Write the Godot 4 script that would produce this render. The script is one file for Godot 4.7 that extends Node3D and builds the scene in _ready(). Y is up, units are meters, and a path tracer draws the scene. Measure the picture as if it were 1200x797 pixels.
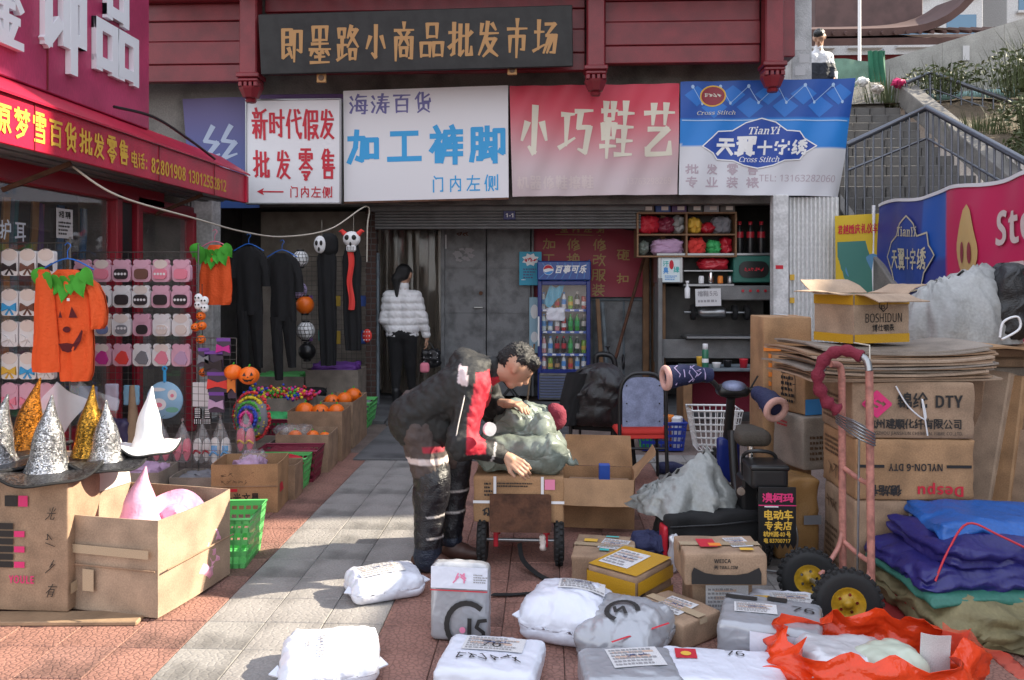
extends Node3D

var M := {}
var T := {}
var taken := {}
var rng := RandomNumberGenerator.new()
var fnl := FastNoiseLite.new()
var stage := 0

func _ready():
	rng.seed = 7
	fnl.seed = 11
	fnl.noise_type = FastNoiseLite.TYPE_SIMPLEX
	fnl.frequency = 1.0
	# ---- camera: eye height 1.55 m, lens shifted down so that uprights stay upright
	var cam := Camera3D.new()
	cam.name = "camera"
	add_child(cam)
	cam.position = Vector3(0,1.55,0)
	cam.rotation.y = deg_to_rad(2.4)
	cam.set_frustum(.084787,Vector2(0,-.007819),.1,400.0)
	cam.current = true
	# ---- sky
	var env := Environment.new()
	var sky := Sky.new()
	var sm := ProceduralSkyMaterial.new()
	sm.sky_top_color = Color(.77,.80,.86)
	sm.sky_horizon_color = Color(.95,.95,.94)
	sm.sky_curve = .18
	sm.ground_bottom_color = Color(.42,.40,.38)
	sm.ground_horizon_color = Color(.62,.60,.58)
	sm.sky_energy_multiplier = 1.0
	sky.sky_material = sm
	env.background_mode = Environment.BG_SKY
	env.sky = sky
	env.tonemap_mode = Environment.TONE_MAPPER_LINEAR
	env.tonemap_exposure = 2.65
	env.sdfgi_enabled = true
	env.ssao_enabled = true
	env.ssil_enabled = true
	var we := WorldEnvironment.new()
	we.name = "world_environment"
	we.environment = env
	add_child(we)
	# ---- sun: from the right, a little from beyond the market, 33 degrees up
	var sun := DirectionalLight3D.new()
	sun.name = "sun"
	var az := deg_to_rad(-8.0)
	var el := deg_to_rad(33.0)
	var to_sun := Vector3(cos(el)*cos(az),sin(el),cos(el)*sin(az))
	sun.light_energy = 1.6
	sun.light_color = Color(1.0,.95,.86)
	sun.light_angular_distance = .6
	sun.shadow_enabled = true
	add_child(sun)
	sun.look_at_from_position(to_sun*30.0,Vector3.ZERO,Vector3.UP)
	make_materials()
	build_ground()
	build_shade_buildings()
	build_market()
	build_banners()
	build_left_shop()
	build_terrace()
	build_cobbler()
	build_fridge_area()
	build_racks()
	build_costumes()
	build_left_cartons()
	build_right_stack()
	build_handtruck()
	build_bike()
	build_chairs()
	build_trolley()
	build_parcels()
	build_people()

# ------------------------------------------------------------ nodes
func numbered(n: String) -> String:
	var k: int = taken.get(n,0)
	taken[n] = k + 1
	return n if k == 0 else "%s_%03d" % [n,k]

func tag(o,label,category,group = ""):
	o.set_meta("label",label)
	o.set_meta("category",category)
	if group != "":
		o.set_meta("group",group)
	return o

func thing(called,label,category,at = Vector3.ZERO,turn = .0,group = ""):
	var o := Node3D.new()
	o.name = numbered(called)
	add_child(o)
	o.position = at
	o.rotation.y = turn
	return tag(o,label,category,group)

func mesh_of(s) -> Mesh:
	return s.commit() if s is SurfaceTool else s

func part(parent,called,s,m,label = ""):
	var o := MeshInstance3D.new()
	o.name = called
	o.mesh = mesh_of(s)
	o.material_override = M[m] if m is String else m
	parent.add_child(o,true)
	if label != "":
		o.set_meta("label",label)
	return o

func single(called,label,category,s,m,at = Vector3.ZERO,turn = .0,group = ""):
	var o := MeshInstance3D.new()
	o.name = numbered(called)
	o.mesh = mesh_of(s)
	o.material_override = M[m] if m is String else m
	add_child(o)
	o.position = at
	o.rotation.y = turn
	return tag(o,label,category,group)

func struct(called,s,m):
	var o := MeshInstance3D.new()
	o.name = numbered(called)
	o.mesh = mesh_of(s)
	o.material_override = M[m] if m is String else m
	add_child(o)
	o.set_meta("kind", "structure")
	return o

# ------------------------------------------------------------ mesh tools
func flat() -> SurfaceTool:
	var s := SurfaceTool.new()
	s.begin(Mesh.PRIMITIVE_TRIANGLES)
	s.set_smooth_group(-1)
	return s

func fin(s: SurfaceTool) -> SurfaceTool:
	s.generate_normals()
	return s

func tri(s,a,b,c):
	s.set_uv(Vector2(a.x + a.z,a.y + a.z))
	s.add_vertex(a)
	s.set_uv(Vector2(c.x + c.z,c.y + c.z))
	s.add_vertex(c)
	s.set_uv(Vector2(b.x + b.z,b.y + b.z))
	s.add_vertex(b)

# a, b, c, d counter-clockwise seen from outside
func quad(s,a,b,c,d):
	tri(s,a,b,c)
	tri(s,a,c,d)

# box with chamfered edges
func box(s,c: Vector3,size: Vector3,bev := .0,b := Basis.IDENTITY):
	var h := size*.5
	if bev <= .0:
		var p := []
		for i in 8:
			p.append(c + b*Vector3(h.x if i & 1 else -h.x,h.y if i & 2 else -h.y,h.z if i & 4 else -h.z))
		quad(s,p[4],p[5],p[7],p[6])
		quad(s,p[1],p[0],p[2],p[3])
		quad(s,p[5],p[1],p[3],p[7])
		quad(s,p[0],p[4],p[6],p[2])
		quad(s,p[6],p[7],p[3],p[2])
		quad(s,p[0],p[1],p[5],p[4])
		return
	bev = minf(bev,minf(h.x,minf(h.y,h.z))*.9)
	var v := func(sx,sy,sz,ax):
		var q := Vector3(sx*(h.x - bev),sy*(h.y - bev),sz*(h.z - bev))
		q[ax] = [sx,sy,sz][ax]*h[ax]
		return c + b*q
	for ax in 3:
		var u := (ax + 1) % 3
		var w := (ax + 2) % 3
		for sg in [-1,1]:
			var f := func(a1,a2,axx):
				var q := [0,0,0]
				q[ax] = sg
				q[u] = a1
				q[w] = a2
				return v.call(q[0],q[1],q[2],axx)
			if sg > 0:
				quad(s,f.call(-1,-1,ax),f.call(1,-1,ax),f.call(1,1,ax),f.call(-1,1,ax))
			else:
				quad(s,f.call(-1,1,ax),f.call(1,1,ax),f.call(1,-1,ax),f.call(-1,-1,ax))
			for t in [-1,1]:
				# edge shared by faces ax (sg) and u (t)
				var a = f.call(t,-1,ax)
				var bb = f.call(t,1,ax)
				var cc = f.call(t,1,u)
				var dd = f.call(t,-1,u)
				if sg*t > 0:
					quad(s,a,dd,cc,bb)
				else:
					quad(s,a,bb,cc,dd)
	for sx in [-1,1]:
		for sy in [-1,1]:
			for sz in [-1,1]:
				var a = v.call(sx,sy,sz,0)
				var bb = v.call(sx,sy,sz,1)
				var cc = v.call(sx,sy,sz,2)
				if sx*sy*sz > 0:
					tri(s,a,bb,cc)
				else:
					tri(s,a,cc,bb)

func bx(c: Vector3,size: Vector3,bev := .0,b := Basis.IDENTITY) -> SurfaceTool:
	var s := flat()
	box(s,c,size,bev,b)
	return fin(s)

# bar of square section between two points
func bar(s,a: Vector3,b: Vector3,w: float,h := .0,bev := .0):
	var d := b - a
	var y := Vector3.UP if absf(d.normalized().y) < .95 else Vector3.FORWARD
	var bz := d.normalized()
	var bxx := y.cross(bz).normalized()
	box(s,(a + b)*.5,Vector3(w,h if h > 0 else w,d.length()),bev,Basis(bxx,bz.cross(bxx),bz))

func tube(s,pts: Array,r,seg := 8,caps := true,closed := false):
	var n := pts.size()
	var rings := []
	var prev := Vector3.ZERO
	for i in n:
		var d: Vector3
		if closed:
			d = (pts[(i + 1) % n] - pts[(i + n - 1) % n]).normalized()
		else:
			d = (pts[mini(i + 1,n - 1)] - pts[maxi(i - 1,0)]).normalized()
		var u := prev - d*prev.dot(d)
		if u.length() < .001:
			u = d.cross(Vector3.UP if absf(d.y) < .9 else Vector3.RIGHT)
		u = u.normalized()
		prev = u
		var w := d.cross(u)
		var rr: float = r[i] if r is Array else r
		var ring := []
		for k in seg:
			var a := TAU*k/seg
			ring.append(pts[i] + (u*cos(a) + w*sin(a))*rr)
		rings.append(ring)
	s.set_smooth_group(0)
	for i in (n if closed else n - 1):
		var A = rings[i]
		var B = rings[(i + 1) % n]
		for k in seg:
			var k2 := (k + 1) % seg
			quad(s,A[k],A[k2],B[k2],B[k])
	if caps and not closed:
		s.set_smooth_group(-1)
		for k in range(1,seg - 1):
			tri(s,rings[0][0],rings[0][k + 1],rings[0][k])
			tri(s,rings[n - 1][0],rings[n - 1][k],rings[n - 1][k + 1])
	s.set_smooth_group(-1)

func tb(pts: Array,r,seg := 8,caps := true,closed := false) -> SurfaceTool:
	var s := flat()
	tube(s,pts,r,seg,caps,closed)
	return fin(s)

func curve(pts: Array,n := 6,closed := false) -> Array:
	var out := []
	var m := pts.size()
	for i in (m if closed else m - 1):
		var a = pts[(i - 1 + m) % m] if closed or i > 0 else pts[0]
		var b = pts[i]
		var c = pts[(i + 1) % m]
		var d = pts[(i + 2) % m] if closed or i < m - 2 else pts[m - 1]
		for k in n:
			out.append(b.cubic_interpolate(c,a,d,float(k)/n))
	if not closed:
		out.append(pts[m - 1])
	return out

# profile: [radius, height] pairs from bottom to top; the axis is y
func lathe(s,prof: Array,seg := 20,x := Transform3D(),smooth := true):
	s.set_smooth_group(0 if smooth else -1)
	for i in prof.size() - 1:
		for k in seg:
			var a := TAU*k/seg
			var b := TAU*(k + 1)/seg
			var p := func(j,t): return x*Vector3(cos(t)*prof[j][0],prof[j][1],sin(t)*prof[j][0])
			if prof[i][0] < 1e-5:
				tri(s,p.call(i,a),p.call(i + 1,a),p.call(i + 1,b))
			elif prof[i + 1][0] < 1e-5:
				tri(s,p.call(i,b),p.call(i,a),p.call(i + 1,a))
			else:
				quad(s,p.call(i,b),p.call(i,a),p.call(i + 1,a),p.call(i + 1,b))
	s.set_smooth_group(-1)

func lt(prof: Array,seg := 20,x := Transform3D(),smooth := true) -> SurfaceTool:
	var s := flat()
	lathe(s,prof,seg,x,smooth)
	return fin(s)

func ball(s,c: Vector3,r,seg := 14,rows := 9):
	var rad: Vector3 = r if r is Vector3 else Vector3(r,r,r)
	var prof := []
	for i in rows + 1:
		var a := -PI/2 + PI*i/rows
		prof.append([.0 if i == 0 or i == rows else cos(a),sin(a)])
	lathe(s,prof,seg,Transform3D(Basis.from_scale(rad),c))

# smooth sheet from fn(u, v) -> Vector3, u and v in 0..1; thick > 0 gives it a back and rims
func sheet(s,fn: Callable,nu: int,nv: int,thick := .0,smooth := true):
	var P := []
	for j in nv + 1:
		for i in nu + 1:
			P.append(fn.call(float(i)/nu,float(j)/nv))
	var w := nu + 1
	var N := []
	if thick > .0:
		for j in nv + 1:
			for i in w:
				var du: Vector3 = P[j*w + mini(i + 1,nu)] - P[j*w + maxi(i - 1,0)]
				var dv: Vector3 = P[mini(j + 1,nv)*w + i] - P[maxi(j - 1,0)*w + i]
				N.append(du.cross(dv).normalized()*thick)
	var put := func(i,j,side):
		s.set_uv(Vector2(float(i)/nu,1.0 - float(j)/nv))
		s.add_vertex(P[j*w + i] - (N[j*w + i] if side else Vector3.ZERO))
	s.set_smooth_group(1 if smooth else -1)
	for j in nv:
		for i in nu:
			for t in [[0,0,1,1,1,0],[0,0,0,1,1,1]]:
				put.call(i + t[0],j + t[1],false)
				put.call(i + t[2],j + t[3],false)
				put.call(i + t[4],j + t[5],false)
	if thick > .0:
		s.set_smooth_group(2 if smooth else -1)
		for j in nv:
			for i in nu:
				for t in [[0,0,1,0,1,1],[0,0,1,1,0,1]]:
					put.call(i + t[0],j + t[1],true)
					put.call(i + t[2],j + t[3],true)
					put.call(i + t[4],j + t[5],true)
		s.set_smooth_group(-1)
		for i in nu:
			quad(s,P[i] - N[i],P[i + 1] - N[i + 1],P[i + 1],P[i])
			var k := nv*w + i
			quad(s,P[k],P[k + 1],P[k + 1] - N[k + 1],P[k] - N[k])
		for j in nv:
			var k := j*w
			quad(s,P[k],P[k + w],P[k + w] - N[k + w],P[k] - N[k])
			k = j*w + nu
			quad(s,P[k] - N[k],P[k + w] - N[k + w],P[k + w],P[k])
	s.set_smooth_group(-1)

func sh(fn: Callable,nu: int,nv: int,thick := .0,smooth := true) -> SurfaceTool:
	var s := flat()
	sheet(s,fn,nu,nv,thick,smooth)
	return fin(s)

# closed soft block: rounded by rad, then moved by fn(p) -> p. Base at y = 0
func soft(size: Vector3,rad: float,n: int,fn = null) -> SurfaceTool:
	var s := SurfaceTool.new()
	s.begin(Mesh.PRIMITIVE_TRIANGLES)
	s.set_smooth_group(0)
	var h := size*.5
	var shape := func(p: Vector3):
		var q := p.clamp(-h + Vector3.ONE*rad,h - Vector3.ONE*rad)
		var d := p - q
		if d.length() > 1e-6:
			p = q + d.normalized()*rad
		p.y += h.y
		return fn.call(p) if fn != null else p
	for ax in 3:
		var u := (ax + 1) % 3
		var w := (ax + 2) % 3
		for sg in [-1.0,1.0]:
			var g := []
			for j in n + 1:
				for i in n + 1:
					var p := Vector3.ZERO
					p[ax] = sg*h[ax]
					p[u] = soft_at(float(i)/n,h[u],rad)
					p[w] = soft_at(float(j)/n,h[w],rad)
					g.append(shape.call(p))
			for j in n:
				for i in n:
					var k := j*(n + 1) + i
					if sg > 0:
						quad(s,g[k],g[k + 1],g[k + n + 2],g[k + n + 1])
					else:
						quad(s,g[k],g[k + n + 1],g[k + n + 2],g[k + 1])
	s.index()
	s.generate_normals()
	return s

# grid lines denser in the rounded rim
func soft_at(t: float,h: float,rad: float) -> float:
	var x := t*2.0 - 1.0
	var k := .7
	var r := clampf(rad/h,.0,.9)
	var a := absf(x)
	var y := a/k*(1.0 - r) if a < k else (1.0 - r) + (a - k)/(1.0 - k)*r
	return signf(x)*y*h

func ns(p: Vector3,f: float,sd := .0) -> float:
	return fnl.get_noise_3d(p.x*f + sd*17.3,p.y*f + sd*5.1,p.z*f - sd*9.7)

func ridge(p: Vector3,f: float,sd := .0) -> float:
	return 1.0 - absf(ns(p,f,sd))*2.0

# ------------------------------------------------------------ materials
func noise_tex(freq,lo: float,hi: float,ntype := FastNoiseLite.TYPE_SIMPLEX_SMOOTH,oct := 4,size := 512,mid := -1.0,sd := 1,ret := -1):
	var t := NoiseTexture2D.new()
	t.width = size
	t.height = size
	t.seamless = true
	var n := FastNoiseLite.new()
	n.seed = sd
	n.noise_type = ntype
	n.frequency = freq
	n.fractal_octaves = oct
	if ret >= 0:
		n.cellular_return_type = ret
		n.fractal_type = FastNoiseLite.FRACTAL_NONE if oct <= 1 else FastNoiseLite.FRACTAL_FBM
	t.noise = n
	var g := Gradient.new()
	g.set_color(0,Color(lo,lo,lo))
	g.set_color(1,Color(hi,hi,hi))
	if mid >= .0:
		g.add_point(mid,Color(hi,hi,hi))
	t.color_ramp = g
	return t

func mk(key: String,c: Color,rough := .8,o := {}):
	var m := StandardMaterial3D.new()
	m.resource_name = key
	m.albedo_color = Color(c.r,c.g,c.b).linear_to_srgb()
	m.albedo_color.a = c.a
	m.roughness = rough
	m.metallic = o.get("metal",.0)
	m.metallic_specular = o.get("spec",.5)
	var sc: float = o.get("scale",2.0)
	var s3: Vector3 = o.get("scale3",Vector3.ONE*sc)
	if o.has("tex"):
		m.albedo_texture = T[o.tex]
	if o.has("bump"):
		m.heightmap_enabled = true
		m.heightmap_texture = T[o.bump]
		m.heightmap_scale = o.get("depth",.2)
	if o.has("rtex"):
		m.roughness_texture = T[o.rtex]
	if o.has("tex") or o.has("bump") or o.has("rtex"):
		m.uv1_triplanar = not o.get("uv",false)
		m.uv1_world_triplanar = o.get("world",false)
		m.uv1_scale = s3
	if o.has("dirt"):
		m.detail_enabled = true
		m.detail_blend_mode = BaseMaterial3D.BLEND_MODE_MUL
		m.detail_albedo = T[o.dirt]
		m.detail_uv_layer = BaseMaterial3D.DETAIL_UV_2
		m.uv2_triplanar = true
		m.uv2_world_triplanar = o.get("world",false)
		m.uv2_scale = Vector3.ONE*o.get("dscale",.7)
	if o.has("vc"):
		m.vertex_color_use_as_albedo = true
	if o.has("coat"):
		m.clearcoat_enabled = true
		m.clearcoat = o.coat
		m.clearcoat_roughness = o.get("coat_rough",.15)
	if o.has("rim"):
		m.rim_enabled = true
		m.rim = o.rim
		m.rim_tint = .6
	if o.has("back"):
		m.backlight_enabled = true
		m.backlight = o.back
	if c.a < 1.0:
		m.transparency = BaseMaterial3D.TRANSPARENCY_ALPHA
	if o.has("glow"):
		m.emission_enabled = true
		m.emission = m.albedo_color
		m.emission_energy_multiplier = o.glow
	M[key] = m
	return m

func make_materials():
	T.grain = noise_tex(.06,.84,1.0,FastNoiseLite.TYPE_SIMPLEX_SMOOTH,5,512,-1,3)
	T.blotch = noise_tex(.010,.82,1.0,FastNoiseLite.TYPE_SIMPLEX_SMOOTH,5,512,.75,5)
	T.stain = noise_tex(.009,.68,1.0,FastNoiseLite.TYPE_SIMPLEX_SMOOTH,6,512,.62,9)
	T.cell = noise_tex(.028,.80,1.0,FastNoiseLite.TYPE_CELLULAR,1,512,.22,4,FastNoiseLite.RETURN_DISTANCE2_SUB)
	T.cellh = noise_tex(.028,.0,1.0,FastNoiseLite.TYPE_CELLULAR,1,512,.3,4,FastNoiseLite.RETURN_DISTANCE2_SUB)
	T.height = noise_tex(.03,.0,1.0,FastNoiseLite.TYPE_SIMPLEX_SMOOTH,5,512,-1,6)
	T.fineh = noise_tex(.15,.0,1.0,FastNoiseLite.TYPE_SIMPLEX_SMOOTH,3,512,-1,8)
	T.crumple = noise_tex(.006,.0,1.0,FastNoiseLite.TYPE_SIMPLEX_SMOOTH,3,512,-1,12)
	T.crumple.noise.fractal_type = FastNoiseLite.FRACTAL_RIDGED
	T.sequin = noise_tex(.07,.25,1.0,FastNoiseLite.TYPE_CELLULAR,1,512,-1,14,FastNoiseLite.RETURN_CELL_VALUE)
	T.leafy = noise_tex(.05,.45,1.0,FastNoiseLite.TYPE_SIMPLEX_SMOOTH,3,256,-1,15)
	var C := func(r,g,b): return Color(r,g,b)
	# paving and walls
	mk("tile_red",Color(.31,.155,.12),.75,{"tex": "cell", "bump": "cellh", "depth": .22, "scale": 3.0, "uv": true, "dirt": "blotch", "dscale": .6})
	mk("tile_red_b",Color(.28,.145,.115),.8,{"tex": "cell", "bump": "cellh", "depth": .22, "scale": 3.0, "uv": true, "dirt": "stain", "dscale": .5})
	mk("tile_grey",Color(.33,.31,.295),.8,{"tex": "grain", "bump": "cellh", "depth": .15, "scale": 2.2, "uv": true, "dirt": "blotch", "dscale": .6})
	mk("tile_grey_b",Color(.31,.295,.28),.8,{"tex": "grain", "bump": "cellh", "depth": .15, "scale": 2.2, "uv": true, "dirt": "stain", "dscale": .45})
	mk("ground",Color(.20,.15,.13),.9,{"tex": "cell", "bump": "cellh", "depth": .2, "scale": 3.0, "dirt": "blotch", "world": true})
	mk("bed",Color(.10,.085,.075),.95,{"tex": "grain", "scale": 4.0, "world": true})
	mk("apron",Color(.145,.145,.15),.85,{"tex": "grain", "bump": "height", "depth": .3, "scale": 3.0, "dirt": "stain", "dscale": .5})
	mk("concrete",Color(.27,.25,.23),.9,{"tex": "grain", "bump": "height", "depth": .3, "scale": 1.5, "dirt": "stain", "dscale": .35})
	mk("concrete_pale",Color(.42,.39,.35),.9,{"tex": "grain", "bump": "height", "depth": .3, "scale": 1.5, "dirt": "stain", "dscale": .5})
	mk("plaster_white",Color(.80,.80,.79),.85,{"tex": "grain", "scale": .8, "dirt": "blotch", "dscale": .8})
	mk("step_stone",Color(.19,.18,.17),.9,{"tex": "grain", "bump": "height", "depth": .3, "scale": 3.0, "dirt": "blotch"})
	mk("hoarding",Color(.50,.49,.46),.7,{"tex": "grain", "scale": 1.0, "dirt": "blotch", "dscale": .3})
	mk("red_paint",Color(.25,.02,.03),.42,{"tex": "grain", "scale": 2.0, "dirt": "blotch", "dscale": .6})
	mk("red_frame",Color(.40,.02,.04),.35,{"tex": "grain", "scale": 2.0})
	mk("pink_sign",Color(.60,.06,.17),.4,{"tex": "grain", "scale3": Vector3(3,.5,3), "dirt": "blotch", "dscale": .3})
	mk("fascia_red",Color(.66,.015,.06),.4,{"tex": "grain", "scale": 2.0, "dirt": "blotch", "dscale": .4})
	mk("letter_white",Color(.80,.82,.86),.35)
	mk("letter_side",Color(.35,.27,.25),.5)
	mk("steel",Color(.40,.41,.42),.35,{"metal": .85, "tex": "grain", "scale": 3.0})
	mk("chrome",Color(.6,.6,.6),.2,{"metal": 1.0})
	mk("rail_steel",Color(.17,.18,.21),.35,{"metal": .7, "tex": "grain"})
	mk("door_grey",Color(.215,.22,.23),.5,{"tex": "grain", "scale": 2.0, "dirt": "stain", "dscale": .9})
	mk("panel_blue",Color(.17,.21,.24),.55,{"tex": "grain", "scale": 2.0, "dirt": "stain", "dscale": .9})
	mk("shutter",Color(.22,.22,.22),.5,{"tex": "grain", "scale": 2.0, "dirt": "blotch"})
	mk("corrugated",Color(.84,.84,.83),.5,{"tex": "grain", "scale": .6})
	mk("brick",Color(.09,.045,.035),.85,{"tex": "grain", "scale": 6.0, "dirt": "blotch"})
	mk("mortar",Color(.10,.09,.085),.95)
	mk("dark",Color(.012,.012,.013),.8)
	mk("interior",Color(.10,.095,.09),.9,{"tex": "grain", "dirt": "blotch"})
	mk("ply",Color(.46,.40,.34),.8,{"tex": "grain", "scale3": Vector3(8,.8,8), "dirt": "blotch"})
	mk("wood",Color(.30,.16,.075),.6,{"tex": "grain", "scale3": Vector3(6,.8,6), "dirt": "blotch"})
	mk("wood_pale",Color(.42,.28,.17),.75,{"tex": "grain", "scale3": Vector3(1,8,8), "dirt": "blotch"})
	# cardboard
	mk("card",Color(.43,.285,.185),.85,{"tex": "grain", "scale": 3.0, "dirt": "blotch", "dscale": 1.3, "bump": "fineh", "depth": .05})
	mk("card_b",Color(.38,.24,.15),.85,{"tex": "grain", "scale": 3.0, "dirt": "blotch", "dscale": 1.1, "bump": "fineh", "depth": .05})
	mk("card_c",Color(.49,.35,.245),.85,{"tex": "grain", "scale": 3.0, "dirt": "blotch", "dscale": 1.0, "bump": "fineh", "depth": .05})
	mk("card_orange",Color(.47,.27,.135),.8,{"tex": "grain", "scale": 3.0, "dirt": "blotch", "dscale": 1.0, "bump": "fineh", "depth": .05})
	mk("card_grey",Color(.36,.30,.25),.85,{"tex": "grain", "scale": 3.0, "dirt": "blotch", "dscale": 1.0, "bump": "fineh", "depth": .05})
	mk("card_edge",Color(.30,.19,.11),.9,{"tex": "grain", "scale3": Vector3(20,60,20)})
	mk("brown_tape",Color(.42,.235,.09),.25,{"tex": "grain", "scale": 6.0, "bump": "height", "depth": .15})
	mk("clear_tape",Color(.52,.40,.27),.15,{"tex": "grain", "scale": 6.0})
	mk("yellow_tape",Color(.62,.34,.02),.3,{"tex": "grain", "scale": 6.0, "bump": "height", "depth": .1})
	mk("strap",Color(.72,.72,.74),.4)
	mk("paper",Color(.74,.73,.74),.7,{"tex": "grain", "scale": 5.0})
	mk("paper_pink",Color(.70,.50,.40),.7,{"tex": "grain", "scale": 5.0})
	# inks and flat colours
	for c in [["ink_black",.015,.013,.013],["ink_brown",.10,.055,.03],["ink_red",.50,.012,.03],["ink_blue",.05,.26,.62],["ink_sky",.035,.33,.66],["ink_navy",.06,.08,.20],["ink_gold",.44,.24,.09],["ink_yellow",.70,.42,.05],["ink_white",.80,.80,.80],["ink_grey",.30,.29,.30],["ink_pale",.62,.50,.48],["ink_fade",.62,.62,.40],["ink_cream",.66,.60,.55],["ink_orange",.75,.22,.03],["ink_green",.05,.40,.12],["ink_magenta",.65,.03,.16],["ink_teal",.06,.42,.40],["ink_purple",.16,.05,.30],["ink_pink",.72,.22,.36]]:
		mk(c[0],Color(c[1],c[2],c[3]),.6)
	# plastics, cloth, rubber
	mk("rubber",Color(.016,.016,.017),.75,{"tex": "grain", "dirt": "blotch"})
	mk("black_plastic",Color(.012,.012,.013),.35,{"dirt": "blotch"})
	mk("black_metal",Color(.015,.015,.016),.4)
	mk("black_cloth",Color(.009,.009,.010),.9,{"rim": .05, "bump": "fineh", "depth": .1, "scale": 6.0})
	mk("black_leather",Color(.014,.014,.016),.38,{"bump": "height", "depth": .25, "scale": 5.0})
	mk("white_enamel",Color(.75,.75,.76),.35)
	mk("blue_enamel",Color(.012,.025,.17),.3)
	mk("glass",Color(.9,.95,.95,.02),.03)
	mk("film",Color(.9,.9,.92,.04),.08)
	mk("bag_film",Color(.85,.85,.88,.10),.08)
	mk("strip_curtain",Color(.12,.10,.08,.55),.15)
	mk("silver_film",Color(.62,.62,.65),.25,{"metal": .25, "bump": "crumple", "depth": .30, "scale": 2.0})
	mk("poly_white",Color(.66,.68,.77),.28,{"bump": "crumple", "depth": .45, "scale": 1.6})
	mk("poly_grey",Color(.36,.37,.40),.26,{"bump": "crumple", "depth": .40, "scale": 1.6, "metal": .25})
	mk("grey_cover",Color(.30,.31,.30),.30,{"bump": "crumple", "depth": .60, "scale": 1.5, "metal": .15, "tex": "grain"})
	mk("sack_green",Color(.24,.28,.24),.35,{"bump": "crumple", "depth": .50, "scale": 2.0, "tex": "grain", "dirt": "blotch"})
	mk("sack_grey",Color(.42,.42,.41),.4,{"bump": "crumple", "depth": .60, "scale": 1.5, "tex": "grain", "dirt": "blotch"})
	mk("tarp_blue",Color(.012,.11,.42),.38,{"bump": "crumple", "depth": .50, "scale": 2.0, "tex": "grain"})
	mk("tarp_navy",Color(.020,.018,.15),.42,{"bump": "crumple", "depth": .50, "scale": 2.0, "tex": "grain"})
	mk("tarp_olive",Color(.24,.205,.10),.7,{"bump": "crumple", "depth": .70, "scale": 2.0, "tex": "grain", "dirt": "stain"})
	mk("tarp_green",Color(.03,.16,.12),.6,{"bump": "crumple", "depth": .50, "scale": 2.0, "tex": "grain"})
	mk("red_bag",Color(.80,.06,.012),.2,{"bump": "crumple", "depth": .60, "scale": 3.0, "back": Color(.5,.06,.01)})
	mk("pumpkin",Color(.85,.16,.01),.4)
	mk("orange_cloth",Color(.80,.10,.015),.8,{"bump": "height", "depth": .4, "scale": 3.0, "rim": .3})
	mk("green_felt",Color(.06,.36,.03),.85,{"rim": .3})
	mk("green_basket",Color(.12,.50,.14),.4)
	mk("maroon_basket",Color(.20,.02,.045),.4)
	mk("blue_basket",Color(.015,.04,.32),.4)
	mk("red_plastic",Color(.45,.015,.03),.35)
	mk("pink_card",Color(.66,.36,.46),.4)
	mk("cream_card",Color(.70,.60,.55),.5)
	mk("white_card",Color(.74,.72,.73),.4)
	mk("mask_black",Color(.03,.02,.022),.8)
	mk("mask_brown",Color(.16,.07,.05),.8)
	mk("mask_pink",Color(.75,.22,.30),.8)
	mk("mask_magenta",Color(.50,.03,.25),.8)
	mk("mask_red",Color(.70,.05,.04),.8)
	mk("mask_grey",Color(.20,.20,.22),.8)
	mk("mask_blue",Color(.16,.20,.36),.8)
	mk("mask_lilac",Color(.50,.32,.48),.8)
	mk("lilac",Color(.42,.34,.55),.5)
	mk("wire",Color(.14,.13,.12),.45,{"metal": .6})
	mk("wire_white",Color(.75,.75,.75),.4)
	mk("rope",Color(.55,.50,.42),.9)
	mk("hanger_blue",Color(.02,.16,.60),.35)
	mk("hanger_pink",Color(.75,.20,.30),.35)
	mk("sequin_silver",Color(.78,.78,.80),.22,{"metal": .85, "tex": "sequin", "bump": "sequin", "depth": .6, "scale": 5.0})
	mk("sequin_gold",Color(.80,.42,.06),.22,{"metal": .85, "tex": "sequin", "bump": "sequin", "depth": .6, "scale": 5.0})
	mk("sequin_orange",Color(.85,.30,.03),.25,{"metal": .7, "tex": "sequin", "bump": "sequin", "depth": .6, "scale": 5.0})
	mk("hat_white",Color(.78,.78,.80),.5,{"bump": "fineh", "depth": .3, "scale": 4.0})
	mk("hat_pink",Color(.75,.36,.50),.35,{"bump": "crumple", "depth": .40, "scale": 3.0})
	mk("slipper_pink",Color(.70,.14,.20),.55)
	mk("slipper_white",Color(.75,.72,.70),.55)
	mk("rust",Color(.13,.055,.03),.85,{"tex": "grain", "dirt": "stain", "dscale": 2.0, "bump": "height", "depth": .2})
	mk("truck_pink",Color(.58,.24,.19),.5,{"tex": "grain", "dirt": "stain", "dscale": 3.0})
	mk("hub_yellow",Color(.62,.36,.02),.4,{"tex": "grain", "dirt": "blotch", "dscale": 4.0})
	mk("maroon_cloth",Color(.17,.012,.03),.85,{"bump": "height", "depth": .4, "scale": 5.0})
	mk("chair_blue",Color(.30,.34,.52),.5,{"tex": "grain", "dirt": "blotch", "dscale": 2.0})
	mk("muff_navy",Color(.014,.018,.065),.75,{"bump": "height", "depth": .4, "scale": 4.0})
	mk("fleece_pink",Color(.70,.40,.34),.95,{"rim": .6, "bump": "fineh", "depth": .5, "scale": 5.0})
	mk("net_green",Color(.03,.22,.12),.7,{"tex": "grain", "dirt": "blotch"})
	mk("net_pale",Color(.24,.42,.32),.7,{"tex": "grain", "dirt": "blotch"})
	mk("soil",Color(.15,.11,.07),.95,{"tex": "grain", "bump": "height", "depth": 1.0, "scale": 1.5, "dirt": "blotch"})
	mk("leaf",Color(.075,.095,.035),.6,{"vc": 1, "back": Color(.03,.06,.01)})
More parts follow.
